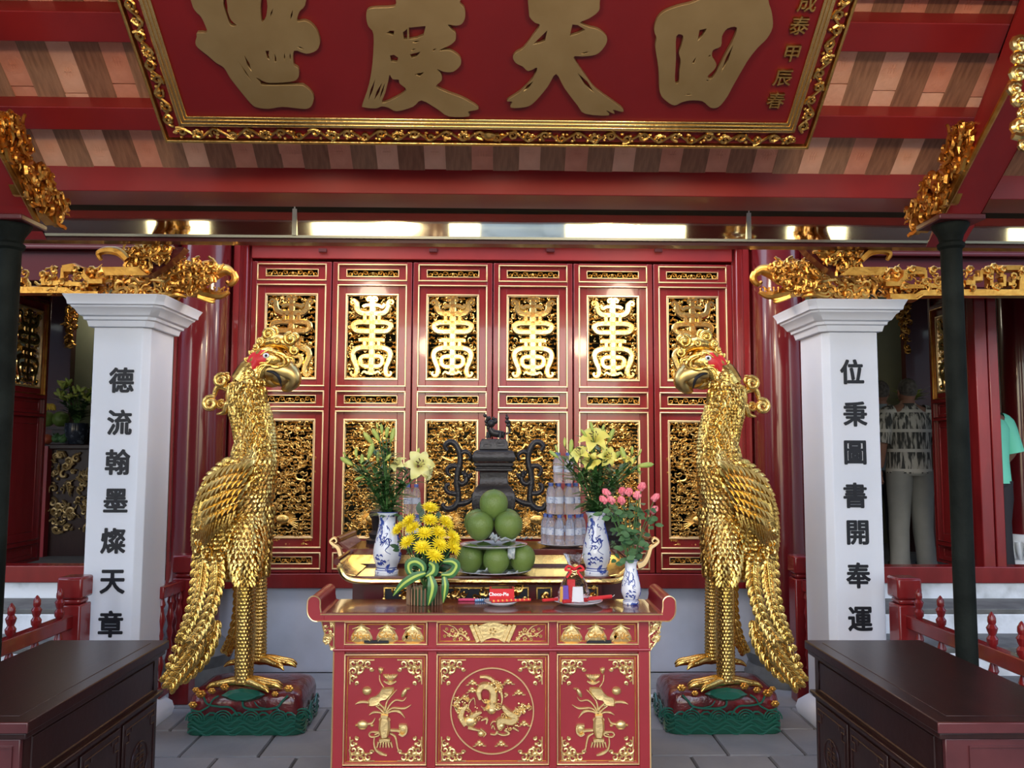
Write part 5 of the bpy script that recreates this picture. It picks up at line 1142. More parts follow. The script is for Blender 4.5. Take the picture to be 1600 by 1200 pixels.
    bk.tube(smooth_pts([s1(545, 300), s1(590, 322), s1(625, 330)], 5), [.050, .036, .012], 12, up=(0, 1, 0), flat=.8)
    bk.sphere(s1(618, 285), .088, 20, 14, (1.0, .62, .74), M=Matrix.Rotation(.45, 3, 'Y'))
    tag(bk.build('beak', GOLDK, T, smooth=80), 'smooth dull gold hooked beak')
    for y in (-1, 1):
        mo = MB(); mo.tube(smooth_pts([s1(556, 266, y * .058), s1(590, 272, y * .066), s1(618, 298, y * .064), s1(632, 345, y * .042)], 4), [.005, .010, .009, .003], 6); mo.build('mouth_line', INK, T)
        fc = MB(); fc.sphere(s1(520, 205, y * .054), .062, 16, 10, (1.35, .42, .85), M=Matrix.Rotation(-.35, 3, 'Y')); fc.tube([s1(515, 222, y * .05), s1(470, 270, y * .055)], [.04, .022], 10)
        tag(fc.build('face_patch', PKRED, T), 'red painted face patch')
        ey = MB(); ey.sphere(s1(552, 185, y * .080), .017, 12, 8, (1.1, .5, .9)); ey.build('eye', WHT, T); ey = MB(); ey.sphere(s1(552, 185, y * .088), .008, 10, 6, (1, .6, 1)); ey.build('pupil', INK, T)
        br = MB()
        for (A_, rr) in (([(590, 160), (560, 158), (520, 185)], .008), ([(600, 175), (640, 200), (640, 235), (600, 245), (560, 235), (530, 260), (515, 300)], .010), ([(590, 165), (640, 180), (670, 215), (650, 240), (610, 232)], .011), ([(560, 232), (520, 240), (500, 285)], .008), ([(640, 190), (690, 200), (700, 240)], .010), ([(580, 200), (560, 222), (520, 225), (496, 260)], .007)):
            br.tube(smooth_pts([s1(a, b_, y * (.078 if a < 640 else .055)) for a, b_ in A_], 5), [rr * .6, rr, rr * .8, rr * .3], 6)
        br.build('brow_curls', GOLDP, T)
    cm = MB()
    for (a, b_, r_, y) in ((565, 75, 40, -.02), (590, 60, 30, .02), (520, 112, 26, -.04), (680, 100, 42, -.03), (700, 88, 34, .03), (700, 160, 28, -.05), (640, 120, 30, -.02), (545, 100, 28, .04), (610, 110, 26, -.05), (480, 170, 20, -.05), (500, 140, 22, -.04), (455, 205, 18, -.06)):
        rr = r_ / 3.333 * k; c = s1(a, b_, y); cm.tube(spiral(c, X3, Z3, rr * .8, 1.4, a, 0, 1, 16, .2), [rr * .30, rr * .34, rr * .36, rr * .3], 8); cm.sphere(c + FR * rr * .2, rr * .36, 10, 6)
    cm.tube(smooth_pts([s1(520, 130), s1(600, 110), s1(660, 125), s1(700, 170)], 4), [.03, .045, .04, .02], 8)
    cm.build('comb', GOLDP, T, smooth=60)
    nk = MB()
    for (a, b_, r_, y) in ((318, 315, 44, -.02), (262, 435, 48, -.02), (345, 300, 30, .03), (318, 440, 30, .02)):
        rr = r_ / 3.333 * k; c = s1(a, b_, y); nk.tube(spiral(c, X3, Z3, rr * .82, 1.5, 1.0, 0, 1, 18, .2), [rr * .24, rr * .30, rr * .32, rr * .3], 8)
    nk.tube(smooth_pts([s1(380, 380), s1(350, 355), s1(300, 350), s1(280, 400)], 4), [.026, .022, .018, .012], 8); nk.tube(smooth_pts([s1(385, 420), s1(350, 440), s1(335, 480), s1(295, 490)], 4), [.024, .026, .018, .004], 8); nk.tube(smooth_pts([s1(370, 330), s1(365, 400), s1(375, 470)], 4), [.02, .03, .014], 8)
    nk.build('nape_scrolls', GOLDP, T, smooth=60)
    ck = MB()
    for i in range(34):
        a = rn.uniform(430, 535); b_ = rn.uniform(255, 400) ; 
        if a > 500 and b_ < 290: continue
        c = s1(a, b_, -.085 + rn.uniform(0, .015)); ck.tube(spiral(c, X3, Z3, rn.uniform(.012, .022), 1.2, rn.uniform(0, 6), .02, 1, 9), [.005, .008, .006], 5); 
        if i % 2: ck.sphere(c + FR * .008, .007, 6, 4)
    for i in range(26):
        t = i / 25.; c = s1(395 + 130 * t, 300 - 150 * t, -.06 + .01 * math.sin(i)); ck.tube([c, c + Vector((-.012, 0, -.012)), c + Vector((-.014, 0, -.028))], [.008, .010, .002], 5)
    ck.build('cheek_curls', GOLDP, T)
    # rock and wave base
    bs = MB(); zA, zB = .0, .235
    p0 = atz(287, 1150, 0); p1 = atz(466, 1150, 0); x0, x1 = p0.x + .0, p1.x + .02; y0, y1 = p0.y, p0.y + .44; n = 14
    def rb(x0, x1, y0, y1, r_):
        P = []
        for cx, cy, a0 in ((x1 - r_, y0 + r_, -90), (x1 - r_, y1 - r_, 0), (x0 + r_, y1 - r_, 90), (x0 + r_, y0 + r_, 180)):
            for j in range(6): a = R(a0 + j * 18); P.append((cx + r_ * math.cos(a), cy + r_ * math.sin(a)))
        return P
    def stackb(m, prof):
        rings = [[(x, y, z) for x, y in rb(x0 + e, x1 - e, y0 + e, y1 - e, .06)] for z, e in prof]; N = len(rings[0]); vs = [p for r in rings for p in r]
        m.add(vs, [(i * N + j, i * N + (j + 1) % N, (i + 1) * N + (j + 1) % N, (i + 1) * N + j) for i in range(len(rings) - 1) for j in range(N)] + [tuple(range(N - 1, -1, -1)), tuple((len(rings) - 1) * N + j for j in range(N))])
    stackb(bs, [(0, .004), (.01, 0), (.10, .004), (.105, .012)]); bs.build('wave_base', DGREEN, T)
    rk = MB(); stackb(rk, [(.09, .012), (.16, .008), (.20, .016), (.225, .035), (.238, .07), (.240, .14)]); rk.build('rock', ROCKRED, T)
    wv = MB()
    def side(u, z, o=.002):                                   # wrap around the front and the inner side
        Lx = x1 - x0
        if u < Lx - .04: return Vector((x0 + u, y0 - o, z))
        if u < Lx + .05: g = (u - (Lx - .04)) / .09 * math.pi / 2; return Vector((x1 - .06 + .06 * math.sin(g) + o * math.sin(g), y0 + .06 - .06 * math.cos(g) - o * math.cos(g), z))
        return Vector((x1 + o, y0 + .06 + (u - Lx - .05), z))
    for r_ in range(6):
        for sg_ in (0,):
            P = [side(.02 + i * .02, .018 + r_ * .017 + .016 * math.sin(i * .9 + (r_ % 2) * .8 + r_ * .25) * (1 + .3 * (r_ == 5)), .001) for i in range(52)]; wv.tube(P, .0055, 5)
    for i in range(5):
        c = side(.06 + i * .15, .085); 
        for rr_ in (.022, .036, .05): wv.tube([c + Vector((rr_ * math.cos(a * math.pi / 10), -.004, rr_ * math.sin(a * math.pi / 10))) for a in range(11)], .0045, 4)
    wv.build('wave_relief', DGREEN2, T)
    lv = MB(); q = lambda a, b_, o=.01: (lambda v: Vector((v.x, min(v.y, y0) - o, v.z)))(at(250 + a / 3.244, 800 + b_ / 3.244, y0))
    P = [(310, 930), (350, 905), (420, 893), (490, 903), (535, 925), (500, 945), (450, 962), (380, 962), (340, 950)]; vs = [q(a, b_, .0) for a, b_ in P]; ins = [q(425 + (a - 425) * .7, 930 + (b_ - 930) * .6, .022) for a, b_ in P]; n = len(P)
    lv.add(vs + ins + [q(425, 930, .016)], [(i, (i + 1) % n, n + (i + 1) % n, n + i) for i in range(n)] + [(n + i, n + (i + 1) % n, 2 * n) for i in range(n)])
    for P, w_ in (([(420, 960), (430, 990), (500, 1000), (590, 990), (620, 960), (650, 930)], 7), ([(220, 920), (240, 970), (300, 985), (360, 990), (395, 1030)], 6), ([(590, 990), (610, 1010)], 6), ([(160, 1000), (200, 1010), (250, 985)], 6), ([(300, 930), (270, 950), (250, 985)], 5), ([(480, 960), (500, 985), (540, 995)], 4)):
        lv.tube(smooth_pts([q(a, b_, .006) for a, b_ in P], 4), w_ / 3.244 * k * .8, 6)
    lv.build('lotus_leaf', DGREEN2, T)
    for (a, b_, r_) in ((210, 920, 26), (265, 905, 20), (330, 885, 22), (585, 920, 18), (655, 893, 24), (170, 975, 22), (185, 900, 18)):
        fl = MB(); c = q(a, b_, .004); rr = r_ / 3.244 * k
        for j in range(6): g = j * 1.047; fl.sphere(c + Vector((math.cos(g) * rr * .55, -.004, math.sin(g) * rr * .4)), rr * .45, 8, 5, (1, .5, .8))
        fl.sphere(c + FR * .008, rr * .35, 8, 5); fl.build('gilt_flower', GOLDD, T)
    return T
ph = phoenix()
dup(ph, (2 * at(761, 900, 4.86).x - ph.location.x, ph.location.y, 0), scale=(-1, 1, 1), label='gilded wooden phoenix standing right of the altar, facing left')
# ================================================================== OFFERINGS
def on(px, py, z): return atz(px, py, z)
CL = lambda a, b: (500 + a / 3.637, 630 + b / 3.637)
CR = lambda a, b: (780 + a / 3.636, 630 + b / 3.636)
# blue-and-white porcelain with painted cobalt motifs
def porcelain():
    m = bpy.data.materials.new('blue_white_porcelain'); m.use_nodes = True; n = m.node_tree; b = n.nodes['Principled BSDF']; L = n.links
    b.inputs['Roughness'].default_value = .1; b.inputs['Coat Weight'].default_value = .6
    tc = n.nodes.new('ShaderNodeTexCoord'); no = n.nodes.new('ShaderNodeTexNoise'); no.inputs['Scale'].default_value = 26; no.inputs['Detail'].default_value = 4; no.inputs['Distortion'].default_value = 1.2
    L.new(tc.outputs['Object'], no.inputs['Vector']); n2 = n.nodes.new('ShaderNodeTexNoise'); n2.inputs['Scale'].default_value = 9; L.new(tc.outputs['Object'], n2.inputs['Vector'])
    mu = n.nodes.new('ShaderNodeMath'); mu.operation = 'MULTIPLY'; L.new(no.outputs[0], mu.inputs[0]); L.new(n2.outputs[0], mu.inputs[1])
    cr = n.nodes.new('ShaderNodeValToRGB'); e = cr.color_ramp.elements; e[0].position = .315; e[0].color = (.72, .76, .82, 1); e[1].position = .35; e[1].color = (.03, .07, .33, 1)
    L.new(mu.outputs[0], cr.inputs[0]); L.new(cr.outputs[0], b.inputs['Base Color']); return m
POB = porcelain(); COB = mat('cobalt_line', (.03, .06, .30), .2)
PROF = [(0, 18.3, 0), (1, 18.3, 0), (5, 18.6, 0), (8, 15.5, 0), (14, 17.5, 0), (22, 20.5, 1), (30, 21.5, 1), (42, 20.5, 1), (55, 17.5, 1), (68, 14.5, 1), (80, 12.8, 0), (88, 13.5, 0), (93, 15.8, 0), (96, 17.4, 0)]
def vase(px, py, zb, hpx, label, grp=None, sc_=1.):
    p = on(px, py, zb); k = p.y / F * 1.0 * hpx / 96.
    T = thing('porcelain_vase', label, 'vase', p)
    pr = [(r * k * sc_, zb + h * k) for h, r, f in PROF]
    V = smooth_pts([(r, 0, z) for r, z in pr], 3); pr2 = [(v.x, v.z) for v in V]
    inn = [(r - .003, z) for r, z in pr2[::-1][:12]]
    m = MB(); m.lathe([(.001, zb)] + pr2 + inn, (p.x, p.y, 0), 40, cap=True); m.build('body', POB, T, smooth=60)
    for h in (6.5, 10):
        m = MB(); r = np.interp(h, [q[0] for q in PROF], [q[1] for q in PROF]) * k * sc_ + .0005; m.lathe([(r, zb + (h - .7) * k), (r + .0008, zb + h * k), (r, zb + (h + .7) * k)], (p.x, p.y, 0), 40, cap=False); m.build('blue_band', COB, T)
    m = MB(); r = 17.4 * k * sc_; m.lathe([(r, zb + 95.2 * k), (r + .001, zb + 96 * k), (r - .003, zb + 96.3 * k)], (p.x, p.y, 0), 40, cap=False); m.build('blue_rim', COB, T)
    # painted motifs that follow the body
    m = MB(); rn = random.Random(int(px)); rad = lambda h: np.interp(h, [q[0] for q in PROF], [q[1] for q in PROF]) * k * sc_ + .0004
    def sp(g, h): r = rad(h); return Vector((p.x + r * math.sin(g), p.y - r * math.cos(g), zb + h * k))
    def stroke(P, w):
        P = smooth_pts([(a, b, 0) for a, b in P], 4); w = w * k
        m.tube([sp(v.x, v.y) for v in P], [w * .5, w, w, w * .4], 4)
    for g0 in (-.5, 1.5, 3.6):
        stroke([(g0 - .5, 62), (g0 - .2, 72), (g0 + .1, 66), (g0, 56), (g0 + .3, 50), (g0 + .7, 56), (g0 + .8, 46), (g0 + .5, 38), (g0 + .9, 32)], 1.0)
        for i in range(20): a, b = g0 + rn.uniform(-.4, .9), rn.uniform(36, 74); stroke([(a, b), (a + rn.uniform(-.2, .2), b + 3), (a + rn.uniform(-.2, .2), b + 6), (a - .1, b + 5)], .7)
        for i in range(14): a, b = g0 + rn.uniform(-.4, .7), rn.uniform(15, 34); stroke([(a, b), (a + .12, b + 2), (a + .25, b - 1)], 1.2)
    m.build('painted_dragon', COB, T); T['h'] = 0; del T['h']
    return T, p, zb + 96 * k, k
v1, pv1, zt1, k1 = vase(604, 896, z2, 94, 'tall blue and white porcelain vase holding pale lilies, left side')
v2, pv2, zt2, k2 = vase(932, 897, z2, 96, 'tall blue and white porcelain vase holding yellow lilies, right side')
v3, pv3, zt3, k3 = vase(986, 943, zt + .004, 66, 'small blue and white porcelain vase holding pink roses on the red altar')
def bud(m, p, d, L, r):
    d = Vector(d).normalized(); m.tube([p, p + d * L * .25, p + d * L * .6, p + d * L * .85, p + d * L], [r * .35, r * .8, r, r * .75, r * .1], 7)
def lily(par, c, d, R_, mt, name='lily_flower', rn=random.Random(1)):
    d = Vector(d).normalized(); a = d.orthogonal().normalized(); b = d.cross(a); m = MB()
    for i in range(6):
        g = i * math.pi / 3 + .3; o = a * math.cos(g) + b * math.sin(g); W = R_ * (.30 if i % 2 else .38)
        vs = []; n = 7
        for j in range(n + 1):
            t = j / n; q = c + o * (R_ * (.06 + .95 * t ** 1.2)) + d * (R_ * (.75 * math.sin(t * 2.2) - .25 * t * t)) ; w = W * math.sin(math.pi * min(1, .06 + t * .92)) ** .75; s = d.cross(o)
            vs += [q + s * w + d * w * .2, q, q - s * w + d * w * .2]
        m.add(vs, [f_ for j in range(n) for f_ in ((j * 3, j * 3 + 1, j * 3 + 4, j * 3 + 3), (j * 3 + 1, j * 3 + 2, j * 3 + 5, j * 3 + 4))])
    f_ = m.build(name, mt, par, smooth=80); st = MB()
    for i in range(6):
        g = i * 1.047; o = a * math.cos(g) + b * math.sin(g); q = c + d * R_ * .9 + o * R_ * .22; st.tube([c, q], R_ * .012, 4); st.tube([q - o * R_ * .05 + b * R_ * .06, q + o * R_ * .05 - b * R_ * .06], R_ * .035, 5)
    st.build('stamens', STAMEN, f_); return f_
def bouquet(name, label, base, ztop, buds, flowers, leafbox, nl, seed, cf, mt, YO=0., lw=.011, LL=.085):
    rn = random.Random(seed); T = thing(name, label, 'flowers', (base.x, base.y, ztop)); root = Vector((base.x, base.y, ztop - .03)); Yb = base.y
    st = MB(); lf = MB()
    heads = [(cf(a, b), d, l) for a, b, d, l in buds]
    hubs = []
    for (px, py), d, l in heads:
        y = Yb + rn.uniform(-.05, .05); p = at(px, py, y); di = Vector((d[0], rn.uniform(-.3, .3), d[1])).normalized(); s_ = p - di * l * .5
        m = MB(); bud(m, s_, di, l, l * .17); m.build('lily_bud', BUD, T, smooth=80)
        hub = root.lerp(s_, .72) + Vector((0, 0, -.0)); mid = Vector((root.x + (s_.x - root.x) * .45, root.y + (s_.y - root.y) * .6, root.z + (s_.z - root.z) * .6)); st.tube(smooth_pts([root, mid, s_], 5), [.0035, .0032, .002], 5); hubs.append((mid, s_))
    for a, b, d, R_, fm in flowers:
        px, py = cf(a, b); p = at(px, py, Yb - .04); di = Vector((d[0], d[1], d[2])).normalized(); c = p - di * R_ * .5; lily(T, c, di, R_, fm); mid = Vector((root.x + (c.x - root.x) * .4, (root.y + c.y) / 2, root.z + (c.z - root.z) * .6)); st.tube(smooth_pts([root, mid, c - di * .01], 5), [.0035, .003, .004], 5); hubs.append((mid, c))
    st.build('stems', STEMG, T)
    x0, x1, y0, y1 = leafbox
    for i in range(nl):
        mid, e = rn.choice(hubs); t = rn.random(); p = root.lerp(mid, min(1, t * 1.7)) if t < .6 else mid.lerp(e, (t - .6) * 1.8)
        g = rn.uniform(0, 6.28); d = Vector((math.cos(g), math.sin(g) * .9, rn.uniform(.1, 1.0))); lf.leaf(p, d, Z3 + FR * .2, LL * rn.uniform(.6, 1.2), lw * rn.uniform(.7, 1.2), rn.uniform(.1, .5), .15, 4)
    tag(lf.build('leaves', LEAF, T, smooth=80), kind='stuff')
    return T
bouquet('lily_bouquet', 'pale cream lilies and green buds in the left tall vase', pv1, zt1,
    [(150, 330, (-.8, .5), .075), (205, 280, (-.1, 1), .05), (240, 325, (-.1, 1), .065), (288, 272, (.3, 1), .085), (330, 305, (0, 1), .06), (275, 200, (-.6, .8), .08), (318, 180, (-.5, .9), .075), (350, 145, (-.1, 1), .05), (380, 165, (.1, 1), .06), (412, 180, (.2, 1), .075), (325, 130, (-.2, 1), .035), (558, 278, (.2, 1), .045), (140, 290, (-.5, .8), .03), (385, 310, (.5, .6), .05), (225, 425, (-.6, -.2), .05)],
    [(565, 350, (.25, -.85, .25), .078, LILYW), (440, 345, (-.5, -.5, .5), .05, LILYW), (618, 395, (.9, -.3, -.1), .045, LILYW)], (560, 645, 700, 805), 330, 5, CL, LEAF)
bouquet('lily_bouquet', 'yellow lilies and green buds in the right tall vase', pv2, zt2,
    [(310, 290, (-.7, .6), .06), (325, 258, (-.3, .9), .04), (372, 220, (0, 1), .045), (408, 245, (.1, 1), .075), (530, 265, (-.2, 1), .07), (598, 178, (.1, 1), .05), (635, 182, (.4, .9), .075), (655, 305, (.7, .6), .085), (705, 290, (-.3, 1), .08), (755, 268, (0, 1), .045), (832, 352, (1, .1), .085), (800, 278, (.4, .9), .035), (525, 132, (-.2, 1), .05), (590, 145, (.2, 1), .045), (480, 170, (-.6, .8), .05), (795, 385, (.3, -1), .04), (595, 310, (0, 1), .05), (760, 330, (.4, .7), .05)],
    [(540, 200, (-.1, -.7, .6), .078, LILYY), (455, 285, (-.4, -.5, .7), .058, LILYY), (520, 330, (-.3, -.8, -.2), .052, LILYY), (615, 300, (.3, -.8, .1), .055, LILYY), (735, 320, (.2, -.4, .8), .035, LILYY)], (890, 985, 730, 805), 400, 6, CR, LEAF, LL=.09)
# roses
T = thing('rose_bouquet', 'pink rosebuds with dark green leaves in the small vase', 'flowers', (pv3.x, pv3.y, zt3)); rn = random.Random(8); root = Vector((pv3.x, pv3.y, zt3 - .03)); st = MB(); lf = MB(); segs = []
for a, b in ((610, 507), (593, 548), (637, 550), (700, 500), (738, 505), (695, 552), (785, 522), (810, 473), (887, 535), (880, 605)):
    px, py = CR(a, b); p = at(px, py, pv3.y + rn.uniform(-.05, .06)); d = Vector(((p.x - root.x) * 1.4, rn.uniform(-.1, .1), .35)).normalized(); m = MB()
    for q, (r_, h_) in enumerate(((.0135, .030), (.016, .026), (.017, .020))):
        for j in range(4):
            g = j * 1.57 + q * .6; o = Vector((math.cos(g), math.sin(g), 0)); s_ = Vector((-math.sin(g), math.cos(g), 0)); P0 = p - d * .016; vs = []
            for i in range(5):
                t = i / 4; c = P0 + d * h_ * t * 1.15 + o * r_ * math.sin(min(1, t * 1.1 + .12) * 2.2); w_ = r_ * 1.05 * math.sin(.35 + t * 2.3); vs += [c + s_ * w_ - o * w_ * .35, c, c - s_ * w_ - o * w_ * .35]
            m.add(vs, [f_ for i in range(4) for f_ in ((i * 3, i * 3 + 1, i * 3 + 4, i * 3 + 3), (i * 3 + 1, i * 3 + 2, i * 3 + 5, i * 3 + 4))])
    m.sphere(p - d * .012, .010, 8, 6); f_ = m.build('rosebud', ROSE, T, smooth=80); c_ = MB()
    for j in range(5): g = j * 1.257; o = Vector((math.cos(g), math.sin(g), .2)); c_.leaf(p - d * .02, o * .8 + d * .4, d, .018, .003, .3, .1, 3)
    c_.build('sepals', ROSEL, f_); mid = root.lerp(p, .55) + Vector((0, 0, .02)); st.tube(smooth_pts([root, mid, p - d * .018], 4), .0022, 5); segs.append((root, mid)); segs.append((mid, p))
st.build('stems', STEMG, T)
for i in range(190):
    a, b = rn.choice(segs); t = rn.uniform(.15, .95); c = a.lerp(b, t) + Vector((rn.uniform(-.05, .05), rn.uniform(-.05, .05), rn.uniform(-.02, .02)))
    if c.z > root.z + .27: continue
    g = rn.uniform(0, 6.28); lf.leaf(c, (math.cos(g), math.sin(g), rn.uniform(-.3, .5)), Z3 * .5 + FR * .8, rn.uniform(.028, .042), rn.uniform(.010, .015), .2, .1, 4)
tag(lf.build('leaves', ROSEL, T, smooth=80), kind='stuff')
# chrysanthemum arrangement in a stick basket
p = on(662, 945, zt + .004); Yc = p.y + .0; T = thing('chrysanthemum_basket', 'yellow chrysanthemums in a basket of brown sticks wrapped with striped leaves', 'flowers', p); rn = random.Random(3)
kc = p.y / F
for i in range(30):
    g = 2 * math.pi * i / 30; rx, ry = 27 * kc, .055; x, y = p.x + rx * math.cos(g), p.y + .03 + ry * math.sin(g); h = rn.uniform(.072, .086); s_ = MB(); s_.tube([(x, y, zt + .004), (x + rn.uniform(-.002, .002), y, zt + h)], .0036, 5); s_.build('stick', BAMBOO, T)
s_ = MB(); s_.lathe([(.05, zt + .004), (.055, zt + .07), (.03, zt + .078)], (p.x, p.y + .03, 0), 20, sx=1.1); s_.build('green_foam', LEAFD, T)
heads = [(625, 598), (505, 672), (625, 668), (715, 680), (525, 712), (448, 718), (595, 742), (675, 738), (755, 765), (500, 790), (580, 820), (680, 805), (755, 820), (650, 865)]
st = MB(); core = Vector((p.x, p.y + .03, zt + .07))
for i, (a, b) in enumerate(heads):
    px, py = CL(a, b); c = at(px, py, p.y + .02 - .0009 * (b - 600) * .35 + abs(a - 620) * .0002); d = (Vector((c.x - p.x, -.05 - (b - 600) * .0002, .10))).normalized(); R_ = 13.5 * kc
    ax = d.orthogonal().normalized(); ay = d.cross(ax); m = MB()
    for q, (nn, rr, el) in enumerate(((17, 1.12, .02), (16, .95, .22), (13, .72, .45), (9, .45, .8))):
        for j in range(nn):
            g = (j + q * .37) * 2 * math.pi / nn + rn.uniform(-.06, .06); o = ax * math.cos(g) + ay * math.sin(g); dd = (o * math.cos(el) + d * math.sin(el)); m.leaf(c + d * R_ * .05 * q, dd, d * math.cos(el) - o * math.sin(el) * .2, R_ * rr * rn.uniform(.92, 1.1), R_ * .10, -.10, .5, 3, shape=(.5, .9, 1, .2))
    m.sphere(c + d * R_ * .25, R_ * .22, 8, 5); m.build('chrysanthemum_head', CHRY, T, smooth=80)
    st.tube(smooth_pts([core, core.lerp(c, .6) + Vector((0, 0, .0)), c - d * .004], 4), .0022, 5)
st.build('stems', STEMG, T); lf = MB()
for i in range(190):
    a, b = rn.choice(heads); px, py = CL(a + rn.uniform(-40, 40), b + rn.uniform(0, 70)); c = at(px, py, p.y + .03 + rn.uniform(0, .04)); q = core.lerp(c, rn.uniform(.3, .9)); g = rn.uniform(0, 6.28); lf.leaf(q, (math.cos(g), math.sin(g), rn.uniform(0, .6)), FR + Z3 * .4, rn.uniform(.03, .05), .010, .2, .15, 4)
for a, b, L in ((575, 650, .06), (560, 600, .05), (670, 640, .04), (455, 650, .03)): px, py = CL(a, b); c = at(px, py, p.y + .06); lf.leaf(c - Z3 * .02, (.1, 0, 1), FR, L, .014, .1, .1, 4)
tag(lf.build('leaves', LEAFD, T, smooth=80), kind='stuff')
STRIPE = mat('leaf_stripe', (.42, .55, .10), .45); BROAD = mat('broad_leaf', (.03, .13, .035), .35, coat=.2)
def strap(P, w, nrm=FR):
    m = MB(); P = smooth_pts(P, 5); m.ribbon(P, w, nrm, .0015); l = m.build('striped_leaf', BROAD, T, smooth=80); m = MB(); m.ribbon([q + Vector(nrm) * .0012 for q in P], [x * .28 for x in w] if isinstance(w, list) else w * .28, nrm, .0010); m.build('pale_stripe', STRIPE, l)
c3 = lambda a, b, o=0.: (lambda q: q)(at(*CL(a, b), p.y - .045 - o))
strap([c3(560, 1000), c3(510, 960), c3(505, 915), c3(545, 900), c3(585, 930), c3(580, 985)], [.006, .014, .017, .018, .016, .008])
strap([c3(600, 985), c3(640, 960), c3(645, 925), c3(620, 905)], [.008, .022, .022, .010]); strap([c3(690, 975), c3(745, 970), c3(775, 925), c3(750, 900), c3(700, 900)], [.008, .018, .018, .016, .008])
strap([c3(600, 965, .01), c3(540, 985, .02), c3(470, 1030, .02), c3(415, 1095, .015)], [.010, .019, .017, .002]); strap([c3(625, 980, .012), c3(640, 1040, .02), c3(630, 1100, .018), c3(615, 1150, .01)], [.012, .022, .018, .002]); strap([c3(705, 985, .012), c3(712, 1030, .02), c3(708, 1080, .018), c3(700, 1135, .01)], [.010, .016, .014, .002])
# ---------------- pomelos on two plates
def plate(px, py, z, rpx, label, grp=None, sq=1.):
    c = on(px, py, z); c.z = z; r = rpx * c.y / F; T = thing('plate', label, 'plate', c)
    MB().lathe([(r * .55, z), (r * .6, z + .002), (r * .8, z + .008), (r, z + .018), (r * 1.0, z + .020), (r * .8, z + .012), (r * .55, z + .005), (.001, z + .005)], c * 1.0 - Vector((0, 0, z)), 40).build('dish', PORC, T, smooth=60)
    m = MB(); m.lathe([(r * .99, z + .0195), (r * 1.002, z + .0205), (r * .97, z + .0195)], c - Vector((0, 0, z)), 40, cap=False); m.build('painted_rim', COB if label.find('pink') < 0 else ROSE, T); return c
YPm = 4.10; zpl = z2 + .002
pc = Vector((at(770, 890, YPm).x, YPm, zpl)); q = proj(pc); plate(q[0], q[1], zpl, 60, 'white plate carrying the lower row of green pomelos')
zup = zz(856, YPm, 770)
def pom(px, py, Y, rx, rz, label, tilt=0.):
    c = at(px, py, Y); k = Y / F; rx *= k; rz *= k; P = []
    for i in range(17): t = math.pi * i / 16; P.append((rx * math.sin(t) * (1 - .10 * math.cos(t) - .02), -rz * math.cos(t) * (1.0)))
    P[0] = (.001, P[0][1]); P[-1] = (.001, P[-1][1]); T = thing('pomelo', label, 'pomelo', c)
    m = MB(); m.lathe(P, c, 28, M=Matrix.Rotation(tilt, 3, 'Y')); m.build('fruit', GREENP, T, smooth=80)
    m = MB(); m.lathe([(.005, rz * .99), (.004, rz * 1.03), (.001, rz * 1.03)], c, 8, M=Matrix.Rotation(tilt, 3, 'Y')); m.build('stem_stub', STEMG, T); return c
pom(735, 873, YPm - .03, 21, 22.5, 'green pomelo at the left of the lower plate'); pom(775.5, 876, YPm - .08, 21, 22.0, 'green pomelo in the middle of the lower plate', .05); pom(816, 873, YPm - .03, 20.5, 22.5, 'green pomelo at the right of the lower plate, behind a banknote', -.1)
pom(755, 869, YPm + .09, 20, 22, 'green pomelo at the back left of the lower plate, mostly hidden'); pom(797, 869, YPm + .09, 20, 22, 'green pomelo at the back right of the lower plate, mostly hidden')
q = proj((pc.x, YPm, zup)); plate(q[0] + 1, q[1], zup, 52, 'white plate with pink rim carrying the upper pomelos')
pom(749.5, 822, YPm - .045, 22.3, 22.5, 'green pomelo at the left of the upper plate'); pom(794.5, 821.5, YPm - .045, 22.3, 22.5, 'green pomelo at the right of the upper plate'); pom(746, 818, YPm + .085, 21, 22, 'green pomelo behind the left one on the upper plate'); pom(792, 817, YPm + .09, 21, 22, 'green pomelo behind the right one on the upper plate'); pom(771.5, 789, YPm + .01, 22.5, 24, 'topmost green pomelo resting on the others')
rn = random.Random(9)
def note(px, py, Y, w, h, label, rx=0., rz=0.):
    c = at(px, py, Y); m = MB(); n = 6; vs = []
    M_ = Matrix.Rotation(rz, 3, 'Y') @ Matrix.Rotation(rx, 3, 'X')
    for j in range(3):
        for i in range(n + 1): vs.append(c + M_ @ Vector(((i / n - .5) * w, .005 * math.sin(i * 1.9 + j), (j / 2 - .5) * h + .004 * math.sin(i * 2.3))))
    m.add(vs, [(j * 7 + i, j * 7 + i + 1, j * 7 + i + 8, j * 7 + i + 7) for j in range(2) for i in range(n)]); one(m, 'banknote', NOTE, label, 'banknote', 'banknotes tucked among the fruit', solid=.0006, smooth=80)
note(799, 864, YPm - .11, .035, .055, 'folded pale banknote leaning between middle and right lower pomelos', 0, .05); note(789, 843, YPm - .10, .10, .03, 'crumpled banknote lying on the upper plate front', 1.0, .1); note(772, 840, YPm - .12, .04, .04, 'crumpled banknote on the upper plate between two pomelos', .6, .6)
note(748, 894, YPm - .11, .09, .03, 'banknote lying on the left of the lower plate', 1.1, -.3); note(795, 896, YPm - .12, .09, .03, 'banknote lying on the right of the lower plate', 1.2, -.2); note(822, 841, YPm - .02, .06, .03, 'banknote sticking out from the right of the upper plate', 1.2, 0)
